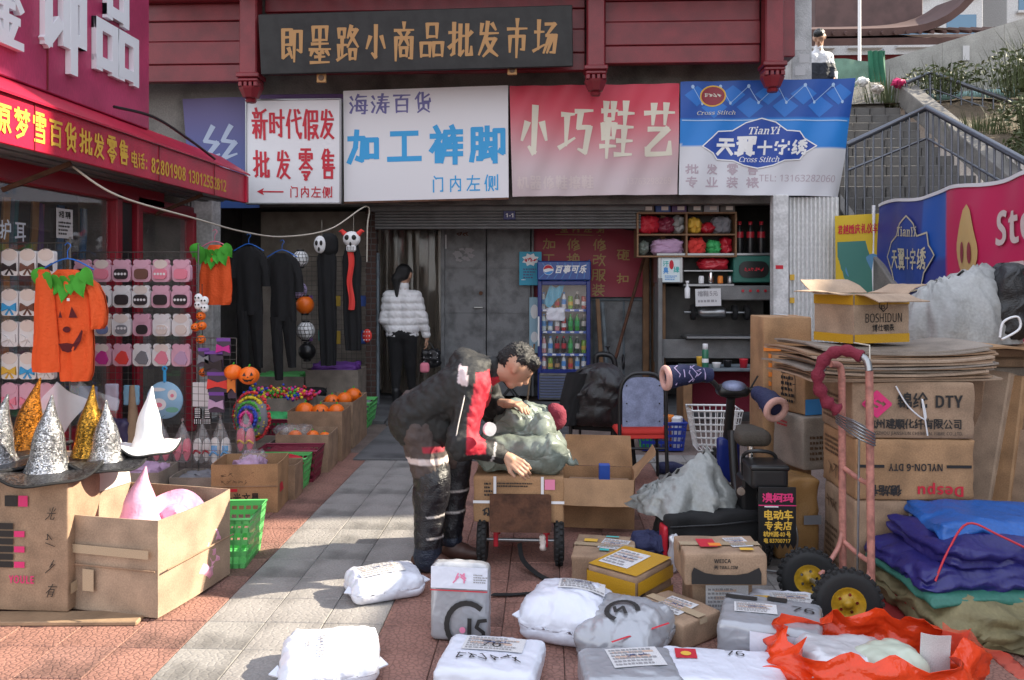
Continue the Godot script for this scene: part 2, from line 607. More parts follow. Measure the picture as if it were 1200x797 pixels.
	mk("roof_tile",Color(.12,.065,.06),.7,{"tex": "grain", "dirt": "blotch", "dscale": .3})
	mk("far_wall",Color(.60,.60,.60),.85,{"tex": "grain", "scale": .5})
	mk("far_glass",Color(.10,.20,.30),.12)
	mk("skin",Color(.42,.235,.155),.55,{"vc": 1})
	mk("hair",Color(.010,.009,.009),.35,{"bump": "fineh", "depth": .4, "scale": 6.0})
	mk("cloth_vc",Color(1,1,1),.62,{"vc": 1, "bump": "fineh", "depth": .12, "scale": 8.0})
	mk("plain_vc",Color(1,1,1),.5,{"vc": 1})
	mk("puffer_white",Color(.72,.71,.72),.5,{"bump": "height", "depth": .2, "scale": 5.0})

func flatmat(r,g,b,rough := .5) -> String:
	var key := "colour_%d_%d_%d_%d" % [int(r*100),int(g*100),int(b*100),int(rough*100)]
	if not M.has(key):
		mk(key,Color(r,g,b),rough)
	return key

# ------------------------------------------------------------ lettering
# strokes of the characters on the signs, on a 20 x 20 grid, y downwards; @x a b c d places another character in a box
const HZ := {
	"口": "3 4 3 17,3 4 17 4 17 17,3 16 17 16", "日": "4 2 4 18,4 2 16 2 16 18,4 10 16 10,4 17 16 17", "木": "1 6 19 6,10 1 10 19,10 6 2 15,10 6 18 15",
	"扌": "1 6 19 6,11 1 11 17 6 18,1 14 19 10", "亻": "15 1 3 11,10 7 10 19", "氵": "5 2 12 5,3 8 10 11,4 18 14 12", "纟": "12 1 4 7 13 8 3 14 16 12,2 18 17 16",
	"钅": "9 1 2 7,6 5 17 5,4 10 16 10,2 14 17 14,9 5 9 18 16 16", "讠": "6 2 10 5,2 8 9 8 9 18 15 14", "门": "5 1 8 4,4 5 4 19,9 3 17 3 17 18 14 18",
	"贝": "4 3 4 13,4 3 16 3 16 13,10 6 10 11 3 19,11 13 17 19", "金": "10 0 1 8,10 0 19 8,6 8 14 8,3 12 17 12,10 8 10 18,5 14 7 17,15 14 13 17,1 19 19 19",
	"化": "@亻 0 0 8 20,12 1 12 17 19 17 19 14,18 5 9 11", "十": "1 9 19 9,10 1 10 19", "发": "4 2 3 7,3 7 18 7,9 1 8 8 2 18,7 10 16 10 12 15 6 19,8 11 12 16 18 19,13 2 16 5",
	"即": "2 2 9 2 9 10 2 10,2 6 9 6,2 2 2 17 9 14,7 12 10 17,12 3 18 3 18 14 15 13,12 3 12 19",
	"墨": "4 1 4 8,4 1 16 1 16 8,4 8 16 8,10 1 10 13,3 10 17 10,1 13 19 13,3 14 2 16,7 14 8 15,12 14 13 15,16 14 18 16,6 17 14 17,10 15 10 20,2 20 18 20",
	"路": "@口 1 1 8 8,5 7 5 17,5 11 9 11,2 11 2 18,1 19 9 16,13 1 10 7,12 3 18 3 10 12,12 5 19 12,@口 11 12 18 20", "小": "10 1 10 18 7 16,5 7 2 13,15 7 18 13",
	"商": "10 0 10 3,2 4 18 4,6 5 8 7,14 5 12 7,3 8 3 20,3 8 17 8 17 19 15 19,8 9 6 12,12 9 14 12,@口 6 12 14 19", "品": "@口 4 -1 16 10,@口 -1 9 10 20,@口 10 9 21 20",
	"批": "@扌 0 0 8 20,10 2 10 18 13 16,10 8 14 8,16 2 16 18 20 18 20 14,20 6 16 9", "市": "10 0 10 4,2 5 18 5,4 9 4 17,4 9 16 9 16 16 14 16,10 5 10 20",
	"场": "1 7 8 7,4 1 4 16,0 17 9 14,10 3 18 3 11 9,11 9 19 9 18 18 15 18,14 9 9 18,17 9 12 18",
	"新": "5 0 6 2,1 3 10 3,3 4 4 6,8 4 7 6,0 8 10 8,1 11 10 11,5 8 5 19,4 12 1 16,6 12 10 16,18 1 12 3,12 3 12 12 10 19,12 8 20 8,16 8 16 20",
	"时": "@日 0 2 8 17,9 6 20 6,16 1 16 18 13 17,10 9 13 12", "代": "@亻 0 0 8 20,8 8 20 6,12 1 15 15 19 19 20 16,16 1 18 3",
	"假": "@亻 0 0 7 20,8 2 13 2 13 8 8 8,8 2 8 20,8 12 13 12,8 16 13 16,14 2 19 2 19 8 14 8,14 11 19 11 13 19,15 13 20 19",
	"零": "4 0 16 0,2 3 2 6,2 3 18 3 18 6,10 0 10 8,5 5 7 5,5 7 7 7,13 5 15 5,13 7 15 7,10 8 2 13,10 8 18 13,7 12 13 12,5 15 15 15 9 20,8 17 11 20",
	"售": "6 0 2 6,4 4 4 12,4 4 17 4,4 7 16 7,4 10 16 10,3 12 18 12,10 1 10 12,9 0 11 2,@口 3 12 17 20", "内": "3 5 3 19,3 5 17 5 17 18 14 18,10 1 10 8 5 14,10 8 15 14",
	"左": "1 5 19 5,9 1 7 10 1 18,7 11 18 11,12 11 12 18,5 18 19 18", "侧": "@亻 0 0 6 20,7 3 12 3 12 14,7 3 7 14,10 5 9 13 6 19,10 14 13 19,15 3 15 13,19 1 19 18 16 17",
	"海": "@氵 0 0 6 20,10 0 7 5,9 2 19 2,9 6 8 16 20 16,9 6 18 6 17 19 14 19,6 11 20 11,12 7 14 9,12 12 14 15", "涛": "@氵 0 0 6 20,8 3 19 3,9 6 18 6,7 9 20 9,13 0 11 10 6 19,9 13 20 13,16 10 16 19 13 18,11 14 13 17",
	"百": "1 2 19 2,10 2 8 6,4 6 4 19,4 6 16 6 16 19,4 12 16 12,4 18 16 18", "货": "6 0 1 6,4 3 4 10,9 0 9 9 17 9 17 6,16 2 9 6,@贝 1 9 19 20",
	"加": "1 5 10 5 9 17 6 16,6 1 5 10 1 18,@口 11 3 20 18", "工": "2 3 18 3,10 3 10 17,0 17 20 17",
	"衤": "8 0 12 3,2 5 16 5 2 13,10 8 10 19,12 9 16 11,10 11 17 15", "裤": "@衤 0 0 9 20,14 0 15 2,10 3 20 3,10 3 9 12 7 19,11 7 20 7,15 5 11 11 20 11,10 15 20 15,16 9 16 20",
	"脚": "1 2 1 14 0 19,1 2 6 2 6 18 4 18,1 7 6 7,1 12 6 12,7 5 13 5,7 10 14 10,10 1 10 10 7 17 13 16,12 13 14 18,15 3 20 3 20 15 18 14,15 3 15 20",
	"巧": "1 4 8 4,4 4 4 15,0 16 9 13,10 3 20 3,13 3 12 9 19 9 17 18 13 17", "鞋": "0 3 9 3,2 0 2 6,7 0 7 6,2 6 7 6,1 8 1 13,1 8 8 8 8 13,1 13 8 13,4 6 4 20,0 16 9 16,11 4 20 4,15 0 15 9,10 9 20 9,11 14 20 14,15 10 15 19,10 19 20 19",
	"艺": "1 4 19 4,6 1 6 8,14 1 14 8,4 10 16 10 4 17 4 19 18 19 18 15", "丝": "5 1 1 7 8 8 1 15 9 13,15 1 11 7 18 8 11 15 19 13,1 19 19 19", "天": "3 3 17 3,1 9 19 9,10 3 10 9 2 19,10 9 18 19",
	"翼": "1 1 9 1 9 7 7 7,3 3 5 4,1 7 7 5,11 1 19 1 19 7 17 7,13 3 15 4,11 7 17 5,4 8 16 8 16 13 4 13 4 8,4 10 16 10,10 8 10 13,3 15 17 15,7 13 7 18,13 13 13 18,0 18 20 18,7 18 3 20,13 18 17 20",
	"字": "10 0 10 2,2 3 1 7,2 3 18 3 18 6,5 8 15 8 10 12,10 12 10 19 7 18,1 13 19 13", "绣": "@纟 0 0 8 20,18 0 11 2,9 4 20 4,14 2 14 10,14 4 9 9,14 4 20 9,10 11 16 11 14 14 19 14 18 19 15 18,12 11 11 16 8 19",
	"饰": "5 0 1 7,4 4 9 4 8 7,5 7 5 17 9 14,14 0 10 6,12 3 20 3,12 8 12 16,12 8 19 8 19 15 17 15,15 4 15 20", "鑫": "@金 4 0 16 9,@金 -1 10 10 20,@金 10 10 21 20",
	"原": "2 2 19 2,3 2 3 12 0 19,11 3 9 5,6 5 6 12,6 5 16 5 16 12,6 8 16 8,6 12 16 12,11 12 11 19 9 18,7 14 5 18,15 14 18 18", "梦": "@木 0 0 10 9,@木 10 0 20 9,9 9 3 15,7 11 16 11 11 17 3 20,8 13 11 15",
	"雪": "4 0 16 0,2 3 2 7,2 3 18 3 18 7,10 0 10 9,5 5 7 5,5 8 7 8,13 5 15 5,13 8 15 8,4 11 16 11 16 19,5 15 16 15,3 19 16 19",
	"电": "3 4 3 14,3 4 17 4 17 14,3 9 17 9,3 14 17 14,10 1 10 19 19 19 19 16", "话": "@讠 0 0 7 20,18 1 9 4,8 8 20 8,14 3 14 12,@口 9 11 19 20",
	"招": "@扌 0 0 8 20,10 2 19 2 18 9 15 8,14 2 13 6 9 10,@口 10 11 19 20", "聘": "0 2 9 2,2 2 2 15,7 2 7 20,2 6 7 6,2 10 7 10,0 15 9 13,11 2 11 9,11 2 19 2 19 9,11 6 19 6,11 9 19 9,15 0 15 9,10 12 20 12,13 12 12 15 18 15 17 20 14 19",
	"围": "1 1 1 20,1 1 19 1 19 20,1 19 19 19,5 5 15 5,5 9 15 9,5 13 15 13 14 15,10 3 10 17", "巾": "3 5 3 15,3 5 17 5 17 14 15 14,10 1 10 20", "护": "@扌 0 0 8 20,14 0 16 2,10 4 19 4 19 11 10 11,10 4 10 13 8 19",
	"耳": "1 2 19 2,5 2 5 16,15 2 15 20,5 7 15 7,5 11 15 11,0 17 19 15", "修": "@亻 0 0 7 20,8 4 8 16,13 0 9 6,11 4 18 4 10 11,12 5 19 11,18 11 12 14,19 13 11 17,20 16 11 20",
	"换": "@扌 0 0 8 20,13 0 10 4,12 2 17 2 15 5,10 5 19 5 19 11,10 5 10 11,14 5 13 8,9 12 20 12,14 9 14 13 8 20,15 13 20 20", "改": "1 3 8 3 8 9 1 9,1 9 1 17 8 14,13 0 10 8,12 4 20 4,18 4 15 12 10 20,12 7 19 20",
	"服": "1 1 1 14 0 19,1 1 8 1 8 18 6 18,1 7 8 7,1 12 8 12,11 1 11 20,11 1 19 1 19 7 16 7,12 10 18 10 12 20,13 12 20 20", "装": "2 1 4 3,1 8 5 6,7 0 7 9,9 3 19 3,14 0 14 8,10 8 18 8,10 9 10 11,1 12 19 12,9 12 1 18,5 15 5 20 10 18,16 13 12 15,10 13 18 20",
	"砸": "0 2 8 2,4 2 0 12,2 10 2 18,2 10 8 10 8 17,2 17 8 17,10 1 10 19 20 19,10 2 20 2,12 6 12 14,12 6 18 6 18 13 17 13,15 3 15 18", "扣": "@扌 0 0 9 20,@口 9 3 20 18",
	"室": "10 0 10 2,1 3 1 6,1 3 19 3 19 6,4 7 16 7,10 7 5 11 15 11,13 9 16 12,4 14 16 14,10 12 10 19,1 19 19 19", "事": "1 2 19 2,10 0 10 19 7 19,4 4 16 4 16 8 4 8 4 4,3 10 17 10 17 16,1 13 19 13,3 16 17 16",
	"可": "1 2 19 2,16 2 16 19 12 18,@口 2 5 12 15", "乐": "15 0 4 3,5 3 4 9 18 9,11 5 11 19 8 18,6 12 2 17,14 12 18 17", "澳": "@氵 0 0 6 20,12 0 11 2,8 2 8 12,8 2 18 2 18 12,13 3 13 11,9 7 17 7,10 4 12 6,16 4 14 6,13 7 9 11,13 7 17 11,6 14 20 14,13 12 13 14 7 20,13 14 19 20",
	"柯": "@木 0 0 8 20,8 2 20 2,18 2 18 19 15 18,@口 8 6 16 15", "玛": "0 3 8 3,1 10 8 10,0 17 9 15,4 3 4 17,10 2 18 2 17 10,12 2 11 10 20 10 18 19 15 18,9 14 17 14", "动": "1 4 9 4,0 9 10 9,5 9 1 16 9 15,7 12 10 18,11 6 20 6 19 18 16 17,15 1 14 11 9 19",
	"车": "2 4 18 4,9 1 4 11 17 11,0 15 20 15,10 7 10 20", "专": "3 3 17 3,1 8 19 8,10 0 7 12 16 12 11 17,7 15 13 20", "卖": "4 3 16 3,10 0 10 6,1 7 19 7 17 9,6 9 8 11,4 11 7 13,1 14 19 14,11 9 10 14 2 20,12 15 18 20",
	"店": "10 0 11 2,2 3 19 3,3 3 3 12 0 19,11 4 11 11,11 7 18 7,@口 5 10 18 20", "杭": "@木 0 0 8 20,14 0 15 3,9 5 20 5,11 8 11 13 8 19,11 8 17 8 17 18 20 18 20 15", "州": "4 2 4 12 1 19,11 3 11 17,18 1 18 19,1 7 2 11,7 7 9 11,14 7 16 11",
	"号": "@口 4 0 16 9,1 10 19 10,7 10 6 14 16 14 15 20 11 19", "晨": "@日 3 -1 17 9,2 10 18 10,3 10 3 15 0 20,6 12 17 12,4 15 19 15,8 15 8 20 12 18,10 15 18 20,16 15 12 18", "光": "10 0 10 8,4 2 6 6,16 2 14 6,1 9 19 9,8 9 7 14 2 19,12 9 12 18 19 18 19 15",
	"文": "10 0 11 3,1 5 19 5,15 5 10 14 1 19,5 5 11 14 19 19", "具": "4 1 4 13,4 1 16 1 16 13,4 4 16 4,4 7 16 7,4 10 16 10,0 13 20 13,7 14 3 19,13 14 17 19", "博": "0 6 7 6,4 1 4 19,8 3 20 3,10 5 10 11,10 5 18 5 18 11,10 8 18 8,10 11 18 11,14 0 14 12,17 0 19 2,8 14 20 14,16 12 16 20 13 19,10 15 12 18",
	"仕": "@亻 0 0 8 20,8 6 20 6,14 1 14 18,9 18 19 18", "顿": "0 4 9 4,1 7 1 12 8 12 8 7,5 1 5 18 9 16,10 2 20 2,15 2 14 5,11 5 11 15,11 5 19 5 19 15,15 8 14 14 10 20,16 15 20 20", "表": "3 2 17 2,4 5 16 5,1 9 19 9,10 0 10 9,9 9 1 15,6 12 6 19 11 16,16 10 12 13,10 10 19 19",
	"锦": "@钅 0 0 8 20,14 0 13 2,10 2 10 9,10 2 18 2 18 9,10 5 18 5,10 9 18 9,9 12 9 18,9 12 19 12 19 17 17 17,14 9 14 20", "纶": "@纟 0 0 8 20,14 0 8 8,14 0 20 8,17 8 12 11,12 8 12 18 19 18 19 15",
	"建": "10 2 18 2 18 8,8 5 20 5,10 8 18 8,8 11 18 11,8 14 20 14,14 0 14 17,1 3 6 3 3 9 6 9 1 17,3 12 8 18 20 19", "顺": "2 1 2 11 0 19,5 2 5 16,8 1 8 19,10 2 20 2,15 2 14 5,11 5 11 15,11 5 19 5 19 15,15 8 14 14 10 20,16 15 20 20",
	"纤": "@纟 0 0 8 20,18 1 9 4,8 10 20 10,14 3 14 20", "有": "1 4 19 4,9 0 7 7 1 14,6 8 6 20,6 8 16 8 16 19 13 18,6 12 16 12,6 15 16 15", "限": "1 1 1 20,1 1 7 1 4 7 7 11 4 14,9 1 9 18 13 16,9 1 18 1 18 9,9 5 18 5,9 9 18 9,18 11 14 14,12 9 15 15 20 19",
	"公": "7 2 1 10,13 2 19 10,9 9 4 18 17 17,14 13 18 19", "司": "2 2 17 2 17 19 13 18,3 6 13 6,@口 2 9 13 18", "德": "6 0 1 5,6 5 0 11,4 8 4 20,8 3 20 3,14 0 14 6,9 6 9 10,9 6 19 6 19 10,9 10 19 10,12 6 12 10,16 6 16 10,8 12 20 12,9 14 7 19,11 14 11 19 17 19 17 17,13 13 14 15,18 14 20 18",
	"施": "4 0 5 3,0 5 9 5,4 5 3 12 0 19,4 9 8 9 7 18 5 17,13 0 10 6,12 3 20 3,10 10 20 8 19 14 17 14,15 6 15 16,12 8 12 19 20 19 20 16", "普": "6 0 8 3,14 0 12 3,2 4 18 4,8 4 8 10,12 4 12 10,4 6 5 9,16 6 15 9,0 10 20 10,@日 3 11 17 21",
	"君": "4 2 16 2 16 9,1 5 19 5,4 9 16 9,10 2 7 11 1 17,@口 5 11 18 20", "越": "1 4 9 4,5 0 5 18,0 9 10 9,5 13 9 13,2 11 2 16 0 19,2 17 20 19,11 5 19 4,12 5 12 14 15 12,15 1 17 12 20 15,19 7 14 14,17 1 19 2",
	"婚": "3 1 1 12 6 18,6 4 0 18,0 6 8 6,18 1 10 3,10 3 10 10 14 8,10 6 20 6,14 2 19 11,@日 9 11 20 20", "庆": "10 0 11 2,2 3 19 3,3 3 3 12 0 19,5 9 19 9,12 5 11 10 4 19,12 10 19 19", "礼": "4 0 6 2,1 5 8 5 1 13,5 8 5 20,6 9 8 12,12 1 12 18 20 18 20 14",
	"仪": "@亻 0 0 7 20,13 0 15 3,9 4 13 14 20 20,19 4 14 14 7 20", "队": "1 1 1 20,1 1 7 1 4 7 7 12 4 14,14 1 13 11 8 19,14 9 19 19", "元": "4 3 16 3,1 9 19 9,7 9 6 14 1 19,12 9 12 18 19 18 19 14",
	"汗": "@氵 0 0 7 20,9 4 19 4,8 10 20 10,14 4 14 20", "臭": "10 0 8 2,4 2 4 11,4 2 16 2 16 11,4 5 16 5,4 8 16 8,4 11 16 11,1 14 19 14,10 11 10 14 2 20,11 14 18 20,15 11 17 13", "业": "7 1 7 18,13 1 13 18,2 6 5 13,18 6 15 13,0 18 20 18",
	"裱": "@衤 0 0 8 20,@表 7 0 21 20", "擦": "@扌 0 0 7 20,13 0 14 2,8 3 8 5,8 3 20 3 20 5,11 5 8 10,10 7 13 7 9 12,15 6 19 6 15 10,16 8 20 12,11 12 17 12,8 15 20 15,14 15 14 20 12 19,11 17 9 19,17 17 19 19",
	"钢": "@钅 0 0 8 20,10 2 10 20,10 2 19 2 19 19 17 18,12 5 17 15,17 5 12 15", "星": "@日 3 -1 17 9,6 10 2 14,5 12 17 12,4 15 16 15,10 10 10 19,1 19 19 19", "机": "@木 0 0 8 20,11 3 11 12 8 19,11 3 17 3 17 17 20 18 20 15",
	"器": "@口 1 -1 9 7,@口 11 -1 19 7,1 10 19 10,10 7 9 11 1 14,11 10 18 14,14 8 16 9,@口 1 12 9 21,@口 11 12 19 21", "手": "16 1 4 3,3 7 17 7,1 12 19 12,10 3 10 19 7 18", "绿": "@纟 0 0 8 20,10 2 18 2 18 8,10 5 18 5,8 8 20 8,14 8 14 19 12 18,10 10 12 12,9 17 13 13,19 10 15 13,14 12 20 18",
}
var glyphs := {}

func strokes(ch: String) -> Array:
	if glyphs.has(ch):
		return glyphs[ch]
	var out := []
	for t in HZ[ch].split(","):
		if t.begins_with("@"):
			var w = t.substr(1).split(" ")
			var x0 := float(w[1])
			var y0 := float(w[2])
			var kx := (float(w[3]) - x0)/20.0
			var ky := (float(w[4]) - y0)/20.0
			for p in strokes(w[0]):
				var q := []
				for v in p:
					q.append(Vector2(x0 + v.x*kx,y0 + v.y*ky))
				out.append(q)
		else:
			var n = t.split(" ")
			var q := []
			for i in range(0,n.size() - 1,2):
				q.append(Vector2(float(n[i]),float(n[i + 1])))
			out.append(q)
	glyphs[ch] = out
	return out

# a map for a flat face: u to the right, v up, d off the face
func plane(x: Transform3D) -> Callable:
	return func(u,v,d): return x*Vector3(u,v,d)

# characters from the left edge x, bottom y; each w wide and h high; wt stroke width in metres
func hanzi(s,fn: Callable,text: String,x: float,y: float,w: float,h: float,wt: float,gap := .0,o := {}):
	var brush: float = o.get("brush",.0)
	var slant: float = o.get("slant",.0)
	var vert: bool = o.get("vert",false)
	var lift: float = o.get("lift",.002)
	# o.each = [parent, material] makes every character a part of its own
	var all = s
	for ch in text:
		if HZ.has(ch):
			var k := 0
			s = flat() if o.has("each") else all
			for st in strokes(ch):
				for i in st.size() - 1:
					var a := Vector2(st[i].x/20.0*w,(20.0 - st[i].y)/20.0*h)
					var b := Vector2(st[i + 1].x/20.0*w,(20.0 - st[i + 1].y)/20.0*h)
					a.x += a.y*slant
					b.x += b.y*slant
					var dir := (b - a).normalized()
					var nn := Vector2(-dir.y,dir.x)
					var wa := wt*.5
					var wb := wt*.5
					if brush > .0:
						wa *= 1.0 + brush*.6
						wb *= 1.0 - brush*(.8 if i == st.size() - 2 else .0)
						if absf(dir.x) > .8:
							wa *= .75
							wb *= .85
					a -= dir*wt*.35
					b += dir*wt*.35
					var d := lift + k*.00016
					k += 1
					var nseg := maxi(1,int(ceil((b - a).length()/o.get("step",1e9))))
					for m in nseg:
						var t0 := float(m)/nseg
						var t1 := float(m + 1)/nseg
						var p0 := a.lerp(b,t0)
						var p1 := a.lerp(b,t1)
						var w0 := lerpf(wa,wb,t0)
						var w1 := lerpf(wa,wb,t1)
						quad(s,fn.call(x + p0.x - nn.x*w0,y + p0.y - nn.y*w0,d),fn.call(x + p1.x - nn.x*w1,y + p1.y - nn.y*w1,d),fn.call(x + p1.x + nn.x*w1,y + p1.y + nn.y*w1,d),fn.call(x + p0.x + nn.x*w0,y + p0.y + nn.y*w0,d))
			if o.has("each"):
				part(o.each[0], "character",fin(s),o.each[1])
		if vert:
			y -= h + gap
		else:
			x += w + gap

# latin letters and digits; cap height h, stretched to width when width > 0
func latin(s,fn: Callable,text: String,x: float,y: float,h: float,width := .0,font := "Droid Sans",bold := false,slant := .0,lift := .002):
	var tm := TextMesh.new()
	var f := SystemFont.new()
	f.font_names = PackedStringArray([font])
	if bold:
		f.font_weight = 700
	tm.font = f
	tm.font_size = 64
	tm.pixel_size = .01
	tm.depth = .0
	tm.text = text
	tm.horizontal_alignment = HORIZONTAL_ALIGNMENT_LEFT
	tm.vertical_alignment = VERTICAL_ALIGNMENT_TOP
	var arr := tm.get_mesh_arrays()
	var V: PackedVector3Array = arr[Mesh.ARRAY_VERTEX]
	var I: PackedInt32Array = arr[Mesh.ARRAY_INDEX] if arr[Mesh.ARRAY_INDEX] != null else PackedInt32Array(range(V.size()))
	if V.size() == 0:
		return
	var lo := Vector3(1e9,1e9,0)
	var hi := Vector3(-1e9,-1e9,0)
	for v in V:
		lo = lo.min(v)
		hi = hi.max(v)
	var k := h/.457
	var kx := k if width <= .0 else width/maxf(hi.x - lo.x,1e-4)
	var base := hi.y - .457 if text.to_upper() == text else hi.y - .49
	var zz := {}
	for i in range(0,I.size() - 2,3):
		var q := []
		for j in 3:
			var v := V[I[i + j]]
			q.append(Vector2((v.x - lo.x)*kx,(v.y - base)*k))
		var area: float = (q[1] - q[0]).cross(q[2] - q[0])
		if absf(area) < 1e-12:
			continue
		var key := "%.5f %.5f %.5f" % [q[0].x + q[1].x + q[2].x,q[0].y + q[1].y + q[2].y,absf(area)]
		if zz.has(key):
			continue
		zz[key] = 1
		if area < 0:
			var t = q[1]
			q[1] = q[2]
			q[2] = t
		var P := []
		for p in q:
			P.append(fn.call(x + p.x + p.y*slant,y + p.y,lift))
		tri(s,P[0],P[1],P[2])

# flat printed patch given as a polygon in u, v; cut up to follow the cloth where fine is set
var fine := 1e9
func patch(s,fn: Callable,pts: Array,lift := .0015):
	var pv := PackedVector2Array()
	for p in pts:
		pv.append(p)
	var idx := Geometry2D.triangulate_polygon(pv)
	var todo := []
	for i in range(0,idx.size() - 2,3):
		todo.append([pv[idx[i]],pv[idx[i + 1]],pv[idx[i + 2]]])
	while todo.size():
		var q: Array = todo.pop_back()
		var l := [(q[1] - q[0]).length(),(q[2] - q[1]).length(),(q[0] - q[2]).length()]
		var k := l.find(l.max())
		if l[k] > fine:
			var a: Vector2 = q[k]
			var b: Vector2 = q[(k + 1) % 3]
			var c: Vector2 = q[(k + 2) % 3]
			todo.append([a,(a + b)/2,c])
			todo.append([(a + b)/2,b,c])
			continue
		if (q[1] - q[0]).cross(q[2] - q[0]) < 0:
			q.reverse()
		tri(s,fn.call(q[0].x,q[0].y,lift),fn.call(q[1].x,q[1].y,lift),fn.call(q[2].x,q[2].y,lift))

func rect(s,fn: Callable,x0,y0,x1,y1,lift := .0015,n := 1):
	for i in n:
		for j in n:
			var a := lerpf(x0,x1,float(i)/n)
			var b := lerpf(x0,x1,float(i + 1)/n)
			var c := lerpf(y0,y1,float(j)/n)
			var d := lerpf(y0,y1,float(j + 1)/n)
			quad(s,fn.call(a,c,lift),fn.call(b,c,lift),fn.call(b,d,lift),fn.call(a,d,lift))

func line(s,fn: Callable,pts: Array,wt: float,lift := .002,closed := false):
	var n := pts.size()
	for i in (n if closed else n - 1):
		var a: Vector2 = pts[i]
		var b: Vector2 = pts[(i + 1) % n]
		var d := (b - a).normalized()
		var nn := Vector2(-d.y,d.x)*wt*.5
		a -= d*wt*.3
		b += d*wt*.3
		var l := lift + (i % 3)*.0002
		if (b - a).length() > fine:
			var m := int(ceil((b - a).length()/fine))
			for k in m:
				var c := a.lerp(b,float(k)/m)
				var e := a.lerp(b,float(k + 1)/m)
				quad(s,fn.call(c.x - nn.x,c.y - nn.y,l),fn.call(e.x - nn.x,e.y - nn.y,l),fn.call(e.x + nn.x,e.y + nn.y,l),fn.call(c.x + nn.x,c.y + nn.y,l))
			continue
		quad(s,fn.call(a.x - nn.x,a.y - nn.y,l),fn.call(b.x - nn.x,b.y - nn.y,l),fn.call(b.x + nn.x,b.y + nn.y,l),fn.call(a.x + nn.x,a.y + nn.y,l))

func disc2(c: Vector2,r,n := 20,r2 := .0) -> Array:
	var out := []
	for i in n:
		var a := TAU*i/n
		out.append(c + Vector2(cos(a)*r,sin(a)*(r2 if r2 > 0 else r)))
	return out

# handwriting-like scrawl: a few joined strokes in a cell
func scrawl(s,fn: Callable,x: float,y: float,w: float,h: float,n: int,wt: float,sd: int,lift := .002):
	var r := RandomNumberGenerator.new()
	r.seed = sd
	for i in n:
		var cx := x + w*(i + .1)/n
		var cw := w/n*.8
		var pts := []
		for k in 4:
			pts.append(Vector2(cx + r.randf()*cw,y + r.randf()*h))
		line(s,fn,pts,wt,lift + i*.0003)
		line(s,fn,[Vector2(cx,y + h*r.randf()),Vector2(cx + cw,y + h*r.randf())],wt,lift + i*.0003 + .00015)

# rows of tiny unreadable print
func print_rows(s,fn: Callable,x: float,y: float,w: float,h: float,rows: int,sd: int,lift := .002):
	var r := RandomNumberGenerator.new()
	r.seed = sd
	for j in rows:
		var yy := y + h*(j + .5)/rows
		var xx := x
		var t := h/rows*.28
		while xx < x + w*(.65 + .35*r.randf()):
			var l := h/rows*(.3 + r.randf()*.5)
			quad(s,fn.call(xx,yy - t,lift),fn.call(xx + l,yy - t,lift),fn.call(xx + l,yy + t*r.randf_range(.2,1.0),lift),fn.call(xx,yy + t,lift))
			xx += l*1.35

# ------------------------------------------------------------ ground
func tile_mesh(sd: int,sx := .2635,sz := .2635) -> Mesh:
	var s := flat()
	box(s,Vector3(0,-.008,0),Vector3(sx,.016,sz),.003)
	s.generate_normals()
	var m: ArrayMesh = s.commit()
	var mdt := MeshDataTool.new()
	mdt.create_from_surface(m,0)
	var r := RandomNumberGenerator.new()
	r.seed = sd
	var off := Vector2(r.randf(),r.randf())
	for i in mdt.get_vertex_count():
		var v := mdt.get_vertex(i)
		mdt.set_vertex_uv(i,Vector2(v.x,v.z + v.y)*(1 if sd % 2 else -1) + off)
	var out := ArrayMesh.new()
	mdt.commit_to_surface(out)
	return out

